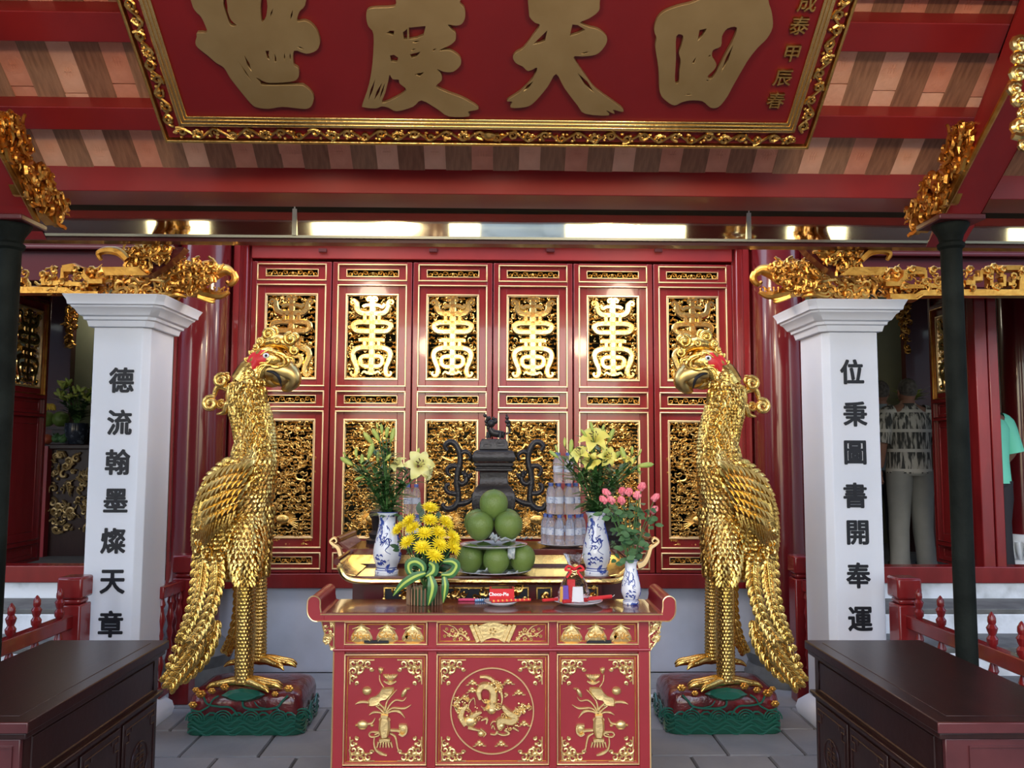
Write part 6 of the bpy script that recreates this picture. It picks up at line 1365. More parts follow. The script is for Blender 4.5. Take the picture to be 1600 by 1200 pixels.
# ---------------- water bottles in tiers
def make_bottle():
    T = thing('water_bottle', 'small clear water bottle with blue cap', 'bottle', (0, 0, 0), 'water bottles stacked in tiers'); r = .0235; h = .155
    MB().lathe([(.001, .004), (r * .7, 0), (r, .004), (r, .03), (r * .93, .036), (r, .042), (r, .05), (r * .96, .085), (r, .09), (r, .11), (r * .8, .128), (r * .42, .142), (r * .40, .148)], (0, 0, 0), 16).build('body', PET, T, smooth=60)
    MB().lathe([(r * 1.02, .055), (r * 1.02, .088)], (0, 0, 0), 16, cap=False).build('label_band', LABELB, T, smooth=60)
    MB().lathe([(r * .5, .144), (r * .52, .158), (r * .45, .160), (.001, .160)], (0, 0, 0), 12).build('cap', CAPB, T); return T
bt = make_bottle(); first = [True]
def bottle(x, y, z, label):
    if first[0]: first[0] = False; bt.location = (x, y, z); bt['label'] = label; bt.pop('group'); bt['group'] = 'water bottles stacked in tiers'; ORG[bt.name] = Vector((x, y, z)); return bt
    return dup(bt, (x, y, z), rotz=rn.uniform(0, 6), label=label)
cb = at(880, 850, 4.47); plate(880, proj((cb.x, 4.47, z3))[1], z3 + .001, 40, 'pale plate under the tiers of water bottles')
zb0 = z3 + .012; Yb = 4.47; kb_ = Yb / F
for t_, (ring_r, n, zz_, nm) in enumerate(((28, 11, zb0, 'bottom'), (20.5, 8, zb0 + .162, 'middle'), (11.5, 4, zb0 + .324, 'top'))):
    for j in range(n):
        g = -math.pi / 2 + (j + .5) * 2 * math.pi / n; fr_ = math.sin(g) < 0
        bottle(cb.x + ring_r * kb_ * math.cos(g), Yb + ring_r * kb_ * math.sin(g), zz_, 'blue-capped water bottle, %s of the %s tier beside the right vase' % ('front' if fr_ else 'back', nm))
    if t_ < 2: one(MB().lathe([(28 * kb_ if t_ == 0 else 20 * kb_, zz_ + .1602), (28 * kb_ if t_ == 0 else 20 * kb_, zz_ + .1618)], (cb.x, Yb, 0), 24), 'clear_tray', PET, 'thin clear tray between bottle tiers, on the %s tier' % nm, 'tray')
for (px, py, nm) in ((640, 812, 'lower left'), (652, 814, 'lower right'), (646, 811, 'lower back')):
    c = at(px, py + 12, 4.52); bottle(c.x, 4.52 + (.05 if 'back' in nm else 0), z3, 'blue-capped water bottle behind the left lilies, %s of the stack' % nm)
for (px, nm) in ((637, 'upper left'), (650, 'upper right')):
    c = at(px, 800, 4.53); bottle(c.x, 4.53, z3 + .162, 'blue-capped water bottle behind the left lilies, %s of the stack' % nm)
# ---------------- incense burner
YBn = 4.56; kb = YBn / F; bq = lambda a, b, y=0.: at(660 + a / 5.218, 630 + b / 5.218, YBn + y)
T = thing('incense_burner', 'black bronze square incense burner with dragon handles and a lion on its lid', 'censer', (bq(585, 0).x, YBn, z3)); cx = bq(585, 0).x
def sqstack(prof, name, bev=.004):
    m = MB(); vs = []
    for hw, z in prof: vs += [(cx - hw, YBn - hw * .8, z), (cx + hw, YBn - hw * .8, z), (cx + hw, YBn + hw * .8, z), (cx - hw, YBn + hw * .8, z)]
    N = len(prof); m.add(vs, [(i * 4 + j, i * 4 + (j + 1) % 4, (i + 1) * 4 + (j + 1) % 4, (i + 1) * 4 + j) for i in range(N - 1) for j in range(4)] + [(3, 2, 1, 0), tuple((N - 1) * 4 + j for j in range(4))]); return m.build(name, BRONZE, T, bevel=bev)
zq = lambda b: bq(585, b).z; hw = lambda a: a / 5.218 * kb
sqstack([(hw(120), z3), (hw(130), z3 + .02), (hw(120), z3 + .05), (hw(95), z3 + .06), (hw(120), zq(930)), (hw(160), zq(880)), (hw(172), zq(830)), (hw(175), zq(770)), (hw(168), zq(730)), (hw(150), zq(695)), (hw(140), zq(685)), (hw(118), zq(660)), (hw(112), zq(600)), (hw(118), zq(560))], 'vessel')
sqstack([(hw(140), zq(555)), (hw(150), zq(545)), (hw(150), zq(530)), (hw(140), zq(528)), (hw(140), zq(515)), (hw(156), zq(510)), (hw(158), zq(490)), (hw(150), zq(482))], 'rim'); sqstack([(hw(160), zq(478)), (hw(174), zq(450)), (hw(174), zq(430)), (hw(155), zq(390)), (hw(120), zq(378))], 'lid'); sqstack([(hw(118), zq(378)), (hw(112), zq(320)), (hw(100), zq(300)), (hw(100), zq(292))], 'lid_knob')
m = MB(); m.frame(cx - hw(150), cx + hw(150), zq(860), zq(750), .004, YBn - hw(175) * .8 - .003, YBn - hw(175) * .8 + .03); m.frame(cx - hw(85), cx - hw(20), zq(360), zq(335), .003, YBn - hw(118) * .8 - .002, YBn - hw(118) * .8 + .02); m.frame(cx + hw(20), cx + hw(85), zq(350), zq(320), .003, YBn - hw(118) * .8 - .002, YBn - hw(118) * .8 + .02); m.build('panel_relief', BRONZE, T)
for sg in (1, -1):
    h = MB(); f_ = lambda P: [bq(585 + sg * (585 - a) * -1 if sg > 0 else a, b) if False else bq(a if sg < 0 else 1170 - a, b) for a, b in P]
    w = 24 / 5.218 * kb
    h.tube(smooth_pts(f_([(205, 385), (185, 350), (215, 318), (260, 325), (295, 380), (308, 440), (305, 500), (288, 560), (280, 650), (290, 720), (292, 800), (255, 850), (200, 862), (168, 835), (180, 815)]), 4), [w * .7, w * .9, w, w, w * 1.05, w * .95, w * 1.05, w, w * 1.05, w, w * 1.1, w, w * .8, w * .5], 10)
    h.tube(smooth_pts(f_([(300, 420), (340, 395), (380, 410), (392, 440), (372, 462)]), 4), [w * .8, w * .8, w * .7, w * .4], 8); h.tube(smooth_pts(f_([(285, 515), (235, 512), (205, 535), (208, 575), (232, 590)]), 4), [w * .9, w * .8, w * .7, w * .5], 8)
    h.tube(smooth_pts(f_([(288, 735), (235, 735), (195, 710), (195, 670), (225, 660)]), 4), [w * .9, w * .8, w * .7, w * .5], 8); h.tube(smooth_pts(f_([(290, 820), (340, 815), (390, 795), (415, 770)]), 4), [w * 1.1, w, w * .8, w * .6], 8)
    h.tube(smooth_pts(f_([(290, 640), (320, 660), (355, 640), (360, 600)]), 4), [w, w * .9, w * .9, w * .7], 8)
    for a, b, r_ in ((350, 590, 24), (378, 600, 20), (330, 570, 18), (395, 585, 14)): h.sphere(f_([(a, b)])[0], r_ / 5.218 * kb, 8, 6)
    for a, b in ((320, 545), (345, 545), (370, 555), (405, 570), (410, 605), (380, 635)): h.tube([f_([(355, 595)])[0], f_([(a + (a - 355) * .4, b + (b - 595) * .4)])[0]], [w * .4, w * .08], 5)
    h.build('dragon_handle', BRONZE, T, smooth=60)
L_ = MB(); r = lambda x: x / 5.218 * kb
L_.tube(smooth_pts([bq(660, 255), bq(620, 250), bq(575, 240), bq(550, 205)], 4), [r(26), r(30), r(30), r(24)], 10); L_.sphere(bq(560, 165), r(34), 12, 8); L_.sphere(bq(592, 150), r(22), 8, 6); L_.sphere(bq(600, 130), r(10), 8, 6)
for a, b in ((530, 130), (520, 150), (525, 175), (535, 200), (545, 120), (510, 100), (580, 125)): L_.sphere(bq(a, b), r(15), 8, 5)
L_.tube([bq(535, 120), bq(505, 100), bq(497, 92)], [r(10), r(8), r(2)], 6)
for a, y in ((535, -.03), (555, .03), (640, -.03), (665, .03)): L_.tube([bq(a, 235, y), bq(a - 5, 270, y), bq(a - 12, 285, y)], [r(15), r(12), r(13)], 8)
L_.tube(smooth_pts([bq(680, 250), bq(712, 235), bq(708, 190)], 4), [r(9), r(8), r(12)], 6)
for a, b, q_ in ((700, 180, 18), (692, 150, 20), (690, 120, 16), (686, 98, 9), (706, 150, 12)): L_.sphere(bq(a, b), r(q_), 8, 6)
L_.build('lion_finial', BRONZE, T, smooth=60)
for i, (px, pt_) in enumerate(((600, 700), (952, 700))):
    c = at(px, 850, 4.62); T = thing('candle_stand', ('black bronze crane candlestick behind the left vase', 'black bronze crane candlestick behind the right vase')[i], 'candlestick', (c.x, 4.62, z3)); o = Vector((c.x, 4.62, 0)); s = 4.62 / F
    MB().lathe([(27 * s, z3), (28 * s, z3 + .02), (22 * s, z3 + .03), (24 * s, z3 + .05), (18 * s, z3 + .07), (20 * s, z3 + .13), (24 * s, z3 + .15), (22 * s, z3 + .17), (12 * s, z3 + .19)], o, 24).build('base', BRONZE, T)
    m = MB(); zc = z3 + .18
    for dx in (-.02, .02): m.tube([o + Vector((dx, 0, zc)), o + Vector((dx * .8, .01, zc + .08))], .006, 6)
    m.sphere(o + Vector((0, 0, zc + .11)), .045, 12, 8, (.8, 1, 1)); m.tube(smooth_pts([o + Vector((0, -.02, zc + .13)), o + Vector((0, -.04, zc + .18)), o + Vector((0, -.01, zc + .24)), o + Vector((0, -.02, zc + .30))], 4), [.022, .012, .010, .014], 8); m.tube([o + Vector((0, -.02, zc + .30)), o + Vector((0, -.08, zc + .31))], [.010, .002], 6)
    m.lathe([(.006, zc + .31), (.03, zc + .33), (.032, zc + .335)], o, 16); m.build('crane', BRONZE, T, smooth=60)
# ---------------- goods on the red altar
FZ = zt + .003
plate(783, 945, FZ, 27, 'white saucer under the red biscuit box'); plate(903, 944, FZ, 38, 'pink patterned plate under the wrapped gift bag')
cB = at(784, 931, on(783, 945, FZ).y); kf = cB.y / F
T = thing('biscuit_box', 'red biscuit box with white lettering lying on a saucer', 'box', cB)
bw, bh = 38 * kf, 18 * kf; m = MB(); m.box(cB.x - bw / 2, cB.x + bw / 2, cB.y - .03, cB.y + .045, FZ + .021, FZ + .021 + bh); m.build('carton', PKRED, T, bevel=.002)
text_mesh('lettering', 'Choco-Pie', frameM((cB.x - bw * .12, cB.y - .0305, FZ + .019 + bh * .62), X3, Z3), .020, .0004, WHT, T, bold=.0008)
m = MB(); m.box(cB.x - bw * .42, cB.x + bw * .42, cB.y - .02, cB.y + .035, FZ + .021 + bh, FZ + .0215 + bh); m.build('top_print', BROWNT, T)
def rod(name, a, b, r_, mt, label, cat, z_, grp=None, wick=False, mt2=None):
    Pa = on(*a, z_); Pb = on(*b, z_); Pa.z = Pb.z = z_; T = thing(name, label, cat, (Pa + Pb) / 2, grp); m = MB(); m.tube([Pa, Pb], r_, 10); m.build('stick' if cat != 'candle' else 'wax', mt, T)
    if mt2:
        m = MB(); d = (Pb - Pa); n = 9
        for i in range(n): q = Pa + d * ((i + .3) / n); s = Pa + d * ((i + .62) / n); m.tube([q + Z3 * .0006, s + Z3 * .0006], r_ * 1.03, 8)
        m.build('wrapper_stripes', mt2, T)
    if wick: d = (Pb - Pa).normalized(); m = MB(); m.tube([Pb, Pb + d * .012, Pb + d * .018 + Z3 * .006], .0012, 4); m.build('wick', WHT, T)
GOLDW = mat('wrapper_yellow', (.85, .45, .08), .4); BLUEW = mat('wrapper_blue', (.10, .30, .60), .4)
rod('incense_packet', (716, 937), (748, 937), .006, PINK, 'pink packet of incense left of the biscuit box', 'incense', FZ + .006)
rod('candy_stick', (742, 938), (772, 937), .006, BLUEW, 'blue and white wrapped sweet stick left of the biscuit box', 'sweet', FZ + .006, mt2=WHT)
rod('candy_stick', (768, 940), (829, 937), .006, CANDLE, 'red and yellow striped stick in front of the biscuit box', 'sweet', FZ + .027, mt2=GOLDW)
rod('red_candle', (848, 938), (890, 935), .0065, CANDLE, 'red candle lying behind the gift bag, to its left', 'candle', FZ + .024)
rod('red_candle', (880, 940), (955, 932), .0085, CANDLE, 'thick red candle with white wick lying on the pink plate', 'candle', FZ + .029, wick=True)
g = on(897, 938, FZ + .03); T = thing('gift_bag', 'clear cellophane gift bag of sweets tied with a red ribbon', 'bag', (g.x, g.y, FZ + .022)); kg = g.y / F; zg = FZ + .022
def pleat(prof, n=36):
    m = MB(); vs = []
    for r_, z_ in prof:
        for j in range(n): a = 2 * math.pi * j / n; rr = r_ * (1 + .10 * math.sin(a * 9 + z_ * 60)); vs.append((g.x + rr * math.cos(a) * 1.1, g.y + rr * math.sin(a) * .8, z_))
    N = len(prof); m.add(vs, [(i * n + j, i * n + (j + 1) % n, (i + 1) * n + (j + 1) % n, (i + 1) * n + j) for i in range(N - 1) for j in range(n)]); return m
CELL = mat('cellophane', (.97, .95, .96), .06, trans=1., ior=1.12, bump=.6, bscale=45)
pleat([(20 * kg, zg), (21 * kg, zg + 14 * kg), (17 * kg, zg + 30 * kg), (8 * kg, zg + 46 * kg), (4 * kg, zg + 51 * kg), (9 * kg, zg + 60 * kg), (14 * kg, zg + 74 * kg)]).build('cellophane', CELL, T, smooth=80)
m = MB(); 
for sg in (-1, 1): m.tube(smooth_pts([(g.x, g.y - .015, zg + 51 * kg), (g.x + sg * 9 * kg, g.y - .02, zg + 56 * kg), (g.x + sg * 14 * kg, g.y - .02, zg + 50 * kg), (g.x + sg * 5 * kg, g.y - .02, zg + 48 * kg), (g.x + sg * 12 * kg, g.y - .02, zg + 38 * kg)], 4), .005, 5, up=(0, 1, 0), flat=.3)
m.lathe([(5 * kg, zg + 49 * kg), (5 * kg, zg + 53 * kg)], (g.x, g.y, 0), 12); m.build('red_ribbon', PKRED, T)
PURP = mat('wrapper_purple', (.16, .08, .45), .3)
for i, (dx, w, h, mt, nm) in enumerate(((-13, 10, 26, PURP, 'purple_packet'), (5, 18, 24, WHT, 'white_packet'), (-4, 14, 34, PKRED, 'red_packet'), (-19, 6, 24, GOLDW, 'orange_packet'))):
    m = MB(); x = g.x + dx * kg; y = g.y + (.008 if nm == 'red_packet' else -.008); m.hull8([(x - w * kg / 2, y - .006, zg + .003), (x + w * kg / 2, y - .006, zg + .003), (x + w * kg / 2, y + .006, zg + .003), (x - w * kg / 2, y + .006, zg + .003), (x - w * kg * .4, y - .004, zg + h * kg), (x + w * kg * .4, y - .004, zg + h * kg), (x + w * kg * .4, y + .004, zg + h * kg), (x - w * kg * .4, y + .004, zg + h * kg)]); m.build(nm, mt, T, bevel=.002)
# socket box on the floor to the right of the altar
c = atz(1020, 1100, 0.0); T = thing('socket_box', 'small white electric socket box on the floor beside the red altar', 'socket', c); b_ = MB(); b_.box(c.x - .02, c.x + .022, c.y, c.y + .05, 0, .045); b_.build('box', PAPER, T, bevel=.003); b_ = MB(); b_.box(c.x - .008, c.x + .010, c.y - .0015, c.y + .001, .012, .034); b_.build('socket_face', IRON, T)
# ================================================================== SIDE HALLS: people, altar, hangings
def figure(name, label, base, h, turn, shirt, pants, hairc, arm=(0.0, 0.0), seed=1, pattern=False, beltmat=None):
    """standing person seen from behind; base = floor point; turn = heading"""
    T = thing(name, label, 'person', base); s = h / 1.70; R_ = Matrix.Rotation(turn, 3, 'Z')
    W = lambda x, y, z: Vector(base) + R_ @ Vector((x * s, y * s, z * s))
    V = [(0, 0, .94), (0, .0, 1.10), (0, -.01, 1.28), (0, .0, 1.42), (0, .01, 1.50), (0, .02, 1.60)]
    E = [(0, 1), (1, 2), (2, 3), (3, 4), (4, 5)]; RR = [.14, .13, .15, .11, .055, .07]
    for sg in (-1, 1):
        i = len(V); V += [(sg * .10, 0, .90), (sg * .105, -.01, .50), (sg * .11, .02, .09), (sg * .13, -.13, .03)]; E += [(0, i), (i, i + 1), (i + 1, i + 2), (i + 2, i + 3)]; RR += [.095, .06, .04, .035]
        i = len(V); a = arm[0] if sg < 0 else arm[1]; V += [(sg * .19, 0, 1.40), (sg * .25, .03, 1.14), (sg * (.25 - .05 * a), -.04 - .10 * a, .90 + .1 * a)]; E += [(3, i), (i, i + 1), (i + 1, i + 2)]; RR += [.06, .045, .03]
    bm = bmesh.new(); ly = bm.verts.layers.skin.verify(); vs = [bm.verts.new(W(*v) - Vector(base)) for v in V]
    for v, r_ in zip(vs, RR): v[ly].radius = (r_ * s, r_ * s)
    vs[0][ly].use_root = True
    for a, b in E: bm.edges.new((vs[a], vs[b]))
    me = bpy.data.meshes.new('body'); bm.to_mesh(me); bm.free(); me.materials.append(SKIN); o = bpy.data.objects.new('body', me); COL.objects.link(o); o.parent = T
    q = o.modifiers.new('k', 'SKIN'); q.use_smooth_shade = True; q = o.modifiers.new('u', 'SUBSURF'); q.levels = 2; q.render_levels = 2
    # head with face, ears, hair
    m = MB(); c = W(0, .0, 1.605); m.sphere(c, .098 * s, 20, 14, (.80, .95, 1.15), M=R_); m.sphere(W(0, -.085, 1.545), .035 * s, 10, 8, (1.1, .8, .8), M=R_)
    m.tube([W(0, -.092, 1.62), W(0, -.118, 1.585), W(0, -.09, 1.575)], [.010 * s, .014 * s, .008 * s], 6)
    for sg in (-1, 1): m.sphere(W(sg * .080, .005, 1.60), .026 * s, 8, 6, (.35, .7, 1.1), M=R_)
    m.build('head', SKIN, T, smooth=80)
    m = MB()
    for sg in (-1, 1): m.sphere(W(sg * .03, -.088, 1.615), .009 * s, 8, 5)
    m.build('eyes', DARKC, T); m = MB(); m.tube([W(-.02, -.108, 1.553), W(.02, -.108, 1.553)], .004 * s, 5); m.build('mouth', CANDLE, T)
    m = MB(); m.sphere(W(0, .022, 1.635), .100 * s, 18, 12, (.84, .92, 1.0), M=R_); m.build('hair', hairc, T, smooth=80)
    # hands
    for sg in (-1, 1):
        a = arm[0] if sg < 0 else arm[1]; wp = (sg * (.25 - .05 * a), -.04 - .10 * a, .90 + .1 * a); m = MB()
        m.sphere(W(wp[0], wp[1] - .005, wp[2] - .05), .038 * s, 10, 7, (.45, .95, 1.1), M=R_)
        for f_, (dy, L) in enumerate(((-.028, .060), (-.010, .070), (.008, .066), (.024, .050))): m.tube(smooth_pts([W(wp[0], wp[1] + dy, wp[2] - .075), W(wp[0] - sg * .004, wp[1] + dy, wp[2] - .075 - L * .55), W(wp[0] - sg * .018, wp[1] + dy - .004, wp[2] - .075 - L)], 3), [.010 * s, .009 * s, .006 * s], 6)
        m.tube(smooth_pts([W(wp[0], wp[1] - .025, wp[2] - .03), W(wp[0], wp[1] - .048, wp[2] - .06), W(wp[0] - sg * .006, wp[1] - .052, wp[2] - .085)], 3), [.012 * s, .010 * s, .007 * s], 6); m.build('hand', SKIN, T, smooth=80)
    # shirt: torso shell and sleeves
    def loft(m, rings, n=28, wob=0.):
        vs = []; rn = random.Random(seed)
        for (x, y, z, a, b) in rings:
            for j in range(n): g = 2 * math.pi * j / n; e = 1 + wob * math.sin(g * 5 + z * 11) ; vs.append(W(x + a * math.cos(g) * e, y + b * math.sin(g) * e, z))
        N = len(rings); m.add(vs, [(i * n + j, i * n + (j + 1) % n, (i + 1) * n + (j + 1) % n, (i + 1) * n + j) for i in range(N - 1) for j in range(n)])
    m = MB(); loft(m, [(0, .0, .86, .205, .155), (0, .0, .95, .20, .155), (0, 0, 1.08, .19, .15), (0, .0, 1.22, .20, .15), (0, .0, 1.34, .215, .14), (0, .01, 1.41, .175, .11), (0, .015, 1.455, .11, .08), (0, .02, 1.485, .07, .065), (0, .02, 1.50, .068, .064)], wob=.02)
    for sg in (-1, 1): m.tube(smooth_pts([W(sg * .13, .0, 1.42), W(sg * .20, .0, 1.385), W(sg * .235, .015, 1.26), W(sg * .262, .025, 1.13)], 4), [.075 * s, .082 * s, .078 * s, .082 * s], 16, cap=False)
    m.build('shirt', shirt, T, smooth=80)
    m = MB(); loft(m, [(0, 0, .84, .19, .145), (0, 0, .90, .192, .148), (0, 0, .97, .185, .14)])
    for sg in (-1, 1): loft(m, [(sg * .125, .02, .03, .085, .095), (sg * .12, .01, .12, .080, .090), (sg * .11, .0, .35, .085, .095), (sg * .105, .0, .52, .092, .10), (sg * .10, .0, .72, .105, .125), (sg * .09, .0, .88, .11, .14)], 18, .05)
    m.build('trousers', pants, T, smooth=80)
    m = MB()
    for sg in (-1, 1): m.sphere(W(sg * .13, -.06, .028), .05 * s, 12, 8, (.9, 2.4, .6), M=R_)
    m.build('shoes', DARKC, T, smooth=80)
    return T
def batik():
    m = bpy.data.materials.new('patterned_shirt'); m.use_nodes = True; n = m.node_tree; b = n.nodes['Principled BSDF']; L = n.links; b.inputs['Roughness'].default_value = .8
    tc = n.nodes.new('ShaderNodeTexCoord'); mp = n.nodes.new('ShaderNodeMapping'); mp.inputs['Scale'].default_value = (26, 26, 4.5); L.new(tc.outputs['Object'], mp.inputs[0]); v = n.nodes.new('ShaderNodeTexNoise'); v.inputs['Scale'].default_value = 1.6; L.new(mp.outputs[0], v.inputs['Vector'])
    cr = n.nodes.new('ShaderNodeValToRGB'); e = cr.color_ramp.elements; e[0].position = .44; e[0].color = (.035, .035, .03, 1); e[1].position = .56; e[1].color = (.40, .38, .32, 1); L.new(v.outputs[0], cr.inputs[0])
    sx = n.nodes.new('ShaderNodeSeparateXYZ'); L.new(tc.outputs['Object'], sx.inputs[0]); mu = n.nodes.new('ShaderNodeMath'); mu.operation = 'MULTIPLY'; mu.inputs[1].default_value = 5.6; L.new(sx.outputs['Z'], mu.inputs[0]); fr_ = n.nodes.new('ShaderNodeMath'); fr_.operation = 'FRACT'; L.new(mu.outputs[0], fr_.inputs[0]); gt_ = n.nodes.new('ShaderNodeMath'); gt_.operation = 'GREATER_THAN'; gt_.inputs[1].default_value = .84; L.new(fr_.outputs[0], gt_.inputs[0])
    mx = n.nodes.new('ShaderNodeMix'); mx.data_type = 'RGBA'; L.new(gt_.outputs[0], mx.inputs['Factor']); L.new(cr.outputs[0], mx.inputs[6]); mx.inputs[7].default_value = (.46, .44, .38, 1); L.new(mx.outputs[2], b.inputs['Base Color']); return m
ZH = .51
b = at(1426, 885, 7.55); b.z = ZH; ht = at(1413, 597, 7.55).z - ZH
figure('person', 'person seen from behind in a dark and white patterned shirt and grey trousers', b, ht, R(180), batik(), PANTS, HAIR, (.0, .0), 1)
b = at(1383, 885, 8.15); b.z = ZH; figure('person', 'person in a pale blue shirt with grey hair, half hidden behind the right white pillar', b, at(1386, 600, 8.15).z - ZH, R(170), SHIRTB, DARKC, HAIR, (.0, .0), 2)
b = at(1549, 880, 6.8); b.z = ZH; figure('person', 'person in a mint green shirt half hidden behind the right red door post', b, at(1545, 608, 6.8).z - ZH, R(190), MINT, DARKC, HAIR, (.8, .8), 3)
# right hall: column on a carved white base
c = at(1600, 840, 7.7); T = thing('hall_column', 'dark red round column on a fluted white stone base, right edge', 'column', (c.x, 7.7, ZH)); s = 7.7 / F
MB().lathe([(23 * s, ZH + .28), (24 * s, 3.4)], (c.x, 7.7, 0), 32).build('shaft', REDC, T)
m = MB(); m.lathe([(26 * s, ZH), (27 * s, ZH + .03), (20 * s, ZH + .06), (24 * s, ZH + .10), (29 * s, ZH + .20), (30 * s, ZH + .25), (28 * s, ZH + .29), (20 * s, ZH + .30)], (c.x, 7.7, 0), 32)
for j in range(18): g = j * math.pi / 9; m.tube([(c.x + math.cos(g) * 20 * s, 7.7 + math.sin(g) * 20 * s, ZH + .07), (c.x + math.cos(g) * 26 * s, 7.7 + math.sin(g) * 26 * s, ZH + .13), (c.x + math.cos(g) * 29.5 * s, 7.7 + math.sin(g) * 29.5 * s, ZH + .23)], [.012, .022, .02], 6)
m.build('stone_base', STEPW, T, smooth=60)
# inner posts with hanging gilt carvings, both halls
for i, (px, sg) in enumerate(((105, 1), (1420, -1))):
    Yh = 9.25; c = at(px, 600, Yh); T = thing('inner_post', ('dark red inner post with hanging gilt carving in the left hall', 'dark red inner post with hanging gilt carving in the right hall')[i], 'post', (c.x, Yh, ZH))
    m = MB(); m.box(c.x - .05, c.x + .05, Yh - .05, Yh + .05, ZH, 3.4); m.box(c.x + min(-sg * .5, 0), c.x + max(-sg * .5, 0), Yh + .03, Yh + .06, ZH, 3.4); m.build('post', REDD, T)
    m = MB(); rn = random.Random(i); ztp = zz(470, Yh); poly = [(c.x, 3.3), (c.x, zz(540, Yh)), (c.x + sg * .05, zz(550, Yh)), (c.x + sg * .10, zz(510, Yh)), (c.x + sg * .20, zz(480, Yh)), (c.x + sg * .24, 3.3)]
    carve(m, poly, lambda x, z: Vector((x, Yh - .06, z)), X3, Z3, FR, .03, 110, rn, .03); m.build('gilt_hanging', GOLDD, T)
# left hall altar with offerings
Yl = 8.3; zl = zz(694, Yl, 100); T = thing('hall_altar', 'dark carved altar with gilt relief inside the left hall', 'altar', (at(110, 700, Yl).x, Yl + .3, ZH)); xa = at(62, 700, Yl).x; xb = at(190, 700, Yl).x
m = MB(); m.box(xa - .05, xb + .05, Yl - .04, Yl + .7, zl - .05, zl); m.build('top', DWOOD, T, bevel=.01); m = MB(); m.box(xa + .06, xb - .06, Yl + .02, Yl + .66, ZH, zl - .05); m.build('body', DWOOD, T)
m = MB(); rn = random.Random(4); carve(m, [(xa + .1, ZH + .25), (xb - .1, ZH + .25), (xb - .1, zl - .1), (xa + .1, zl - .1)], lambda x, z: Vector((x, Yl + .01, z)), X3, Z3, FR, .035, 150, rn, .02); tag(m.build('gilt_relief', GOLDB, T), kind='stuff')  # darker gold: the dimness of the hall is put into the colour
m = MB(); m.box(at(70, 700, Yl).x, at(80, 700, Yl).x, Yl - .06, Yl + .05, ZH, zl - .02); m.build('red_leg', REDT, T)
m = MB(); zu = zl + .18; m.box(xa - .05, xb + .05, Yl + .3, Yl + .7, zl + .0, zu - .03); m.box(xa - .08, xb + .08, Yl + .26, Yl + .72, zu - .03, zu); m.build('upper_shelf', DWOOD, T)
c = at(119, 690, Yl + .12); k = Yl / F; T = thing('flower_bowl', 'dark glazed round bowl on the left hall altar', 'bowl', (c.x, c.y, zl)); MB().lathe([(11 * k, zl), (12 * k, zl + .02), (17 * k, zl + .08), (18 * k, zl + .15), (17 * k, zl + .20), (17.5 * k, zl + .21), (15 * k, zl + .205), (14 * k, zl + .12)], (c.x, c.y, 0), 28).build('bowl', mat('black_glaze', (.02, .025, .04), .15, col2=(.12, .15, .2), nscale=20, lo=.55, hi=.7), T, smooth=60)
zb_ = zl + .2; T = thing('hall_lilies', 'pale green lilies rising from the dark bowl in the left hall', 'flowers', (c.x, c.y, zb_)); rn = random.Random(5); root = Vector((c.x, c.y, zb_ - .03)); st = MB(); lf = MB()
for px, py in ((98, 605), (108, 600), (118, 612), (95, 618), (112, 622), (126, 610), (133, 622), (142, 612), (148, 605), (140, 626), (104, 625)):
    p = at(px, py, c.y + rn.uniform(-.08, .08)); m = MB()
    for j in range(5): d = Vector((rn.uniform(-1, 1), rn.uniform(-1, 1), rn.uniform(.2, 1))).normalized(); bud(m, p - d * .02, d, rn.uniform(.07, .12), .018)
    m.build('lily_cluster', BUD, T, smooth=80); st.tube(smooth_pts([root, root.lerp(p, .6) + Vector((0, 0, .03)), p], 3), .005, 5)
    for j in range(14): q = root.lerp(p, rn.uniform(.2, .95)); g = rn.uniform(0, 6.3); lf.leaf(q, (math.cos(g), math.sin(g), .5), Z3, .13, .018, .3, .1, 3)
st.build('stems', STEMG, T); tag(lf.build('leaves', LEAFD, T), kind='stuff')
def fruit(px, py, Y, r, label, name='pomelo', mt=GREENP, cat='pomelo', z=None):
    c = at(px, py, Y); 
    if z is not None: c.z = z + r
    one(MB().sphere(c, r, 18, 12, (1, 1, 1.0)), name, mt, label, cat, smooth=80)
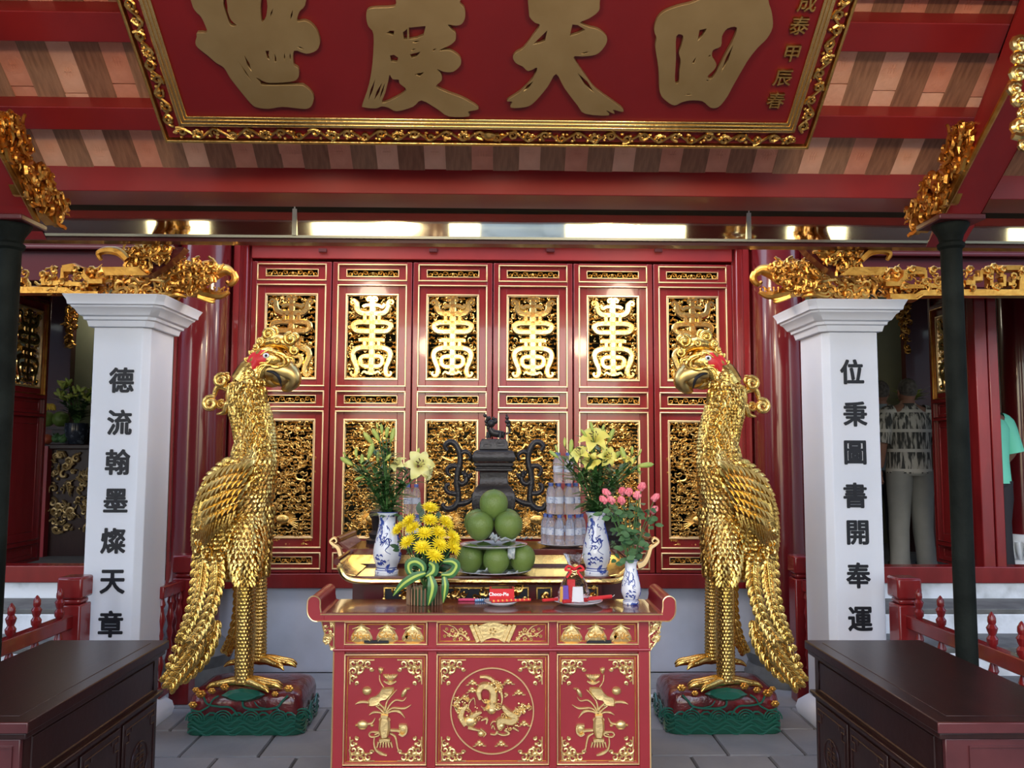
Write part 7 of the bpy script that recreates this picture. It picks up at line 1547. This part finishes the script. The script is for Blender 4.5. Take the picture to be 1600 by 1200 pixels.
fruit(73, 655, Yl + .45, .082, 'green pomelo at the left of the left hall altar shelf', z=zu); fruit(95, 655, Yl + .42, .082, 'green pomelo right of another on the left hall altar shelf', z=zu)
c = at(78, 640, Yl + .43); c.z = zu + .20; m = MB(); YEL = mat('banana_yellow', (.62, .42, .04), .5)
for j in range(6): g = (j - 2.5) * .3; m.tube(smooth_pts([c + Vector((0, 0, .03)), c + Vector((math.sin(g) * .07, -.03, .02)), c + Vector((math.sin(g) * .11, -.03, -.03))], 4), [.008, .018, .018, .006], 8)
one(m, 'banana_bunch', YEL, 'small bunch of yellow bananas on the left hall pomelos', 'bananas', smooth=80)
for j, (px, nm) in enumerate(((88, 'left'), (98, 'right'))):
    c = at(px, 684, Yl + .05); c.z = zl + .055; m = MB(); m.sphere(c, .045, 14, 10, (1, 1, .9)); rn = random.Random(j)
    for q in range(34): g = rn.uniform(0, 6.28); e = rn.uniform(-1, 1.2); d = Vector((math.cos(g) * math.cos(e), math.sin(g) * math.cos(e), math.sin(e))); m.leaf(c + d * .035, d + Z3 * .6, d, .03, .011, -.2, .1, 3)
    one(m, 'custard_apple', ROSEL, 'green scaly custard apple, %s of two on the left hall altar' % nm, 'fruit', smooth=80)
fruit(74, 684, Yl + .04, .05, 'reddish round fruit at the left of the left hall altar', 'red_fruit', mat('dull_red_fruit', (.35, .07, .03), .5), 'fruit', z=zl)
c = at(1421, 606, 8.9); c.z -= .0; T = thing('hall_plant', 'bright green leafy plant behind the patterned shirt person, on a stand', 'plant', (c.x, 8.9, ZH)); m = MB(); m.lathe([(.16, ZH), (.10, ZH + .1), (.08, c.z - .45), (.15, c.z - .40), (.17, c.z - .2)], (c.x, 8.9, 0), 20); m.build('stand', DWOOD, T); m = MB(); rn = random.Random(6)
for j in range(60): g = rn.uniform(0, 6.3); m.leaf((c.x, 8.9, c.z - .15), (math.cos(g) * .9, math.sin(g) * .9, rn.uniform(.2, 1.4)), Z3, rn.uniform(.15, .26), .022, .3, .1, 4)
m.build('foliage', BUD, T)
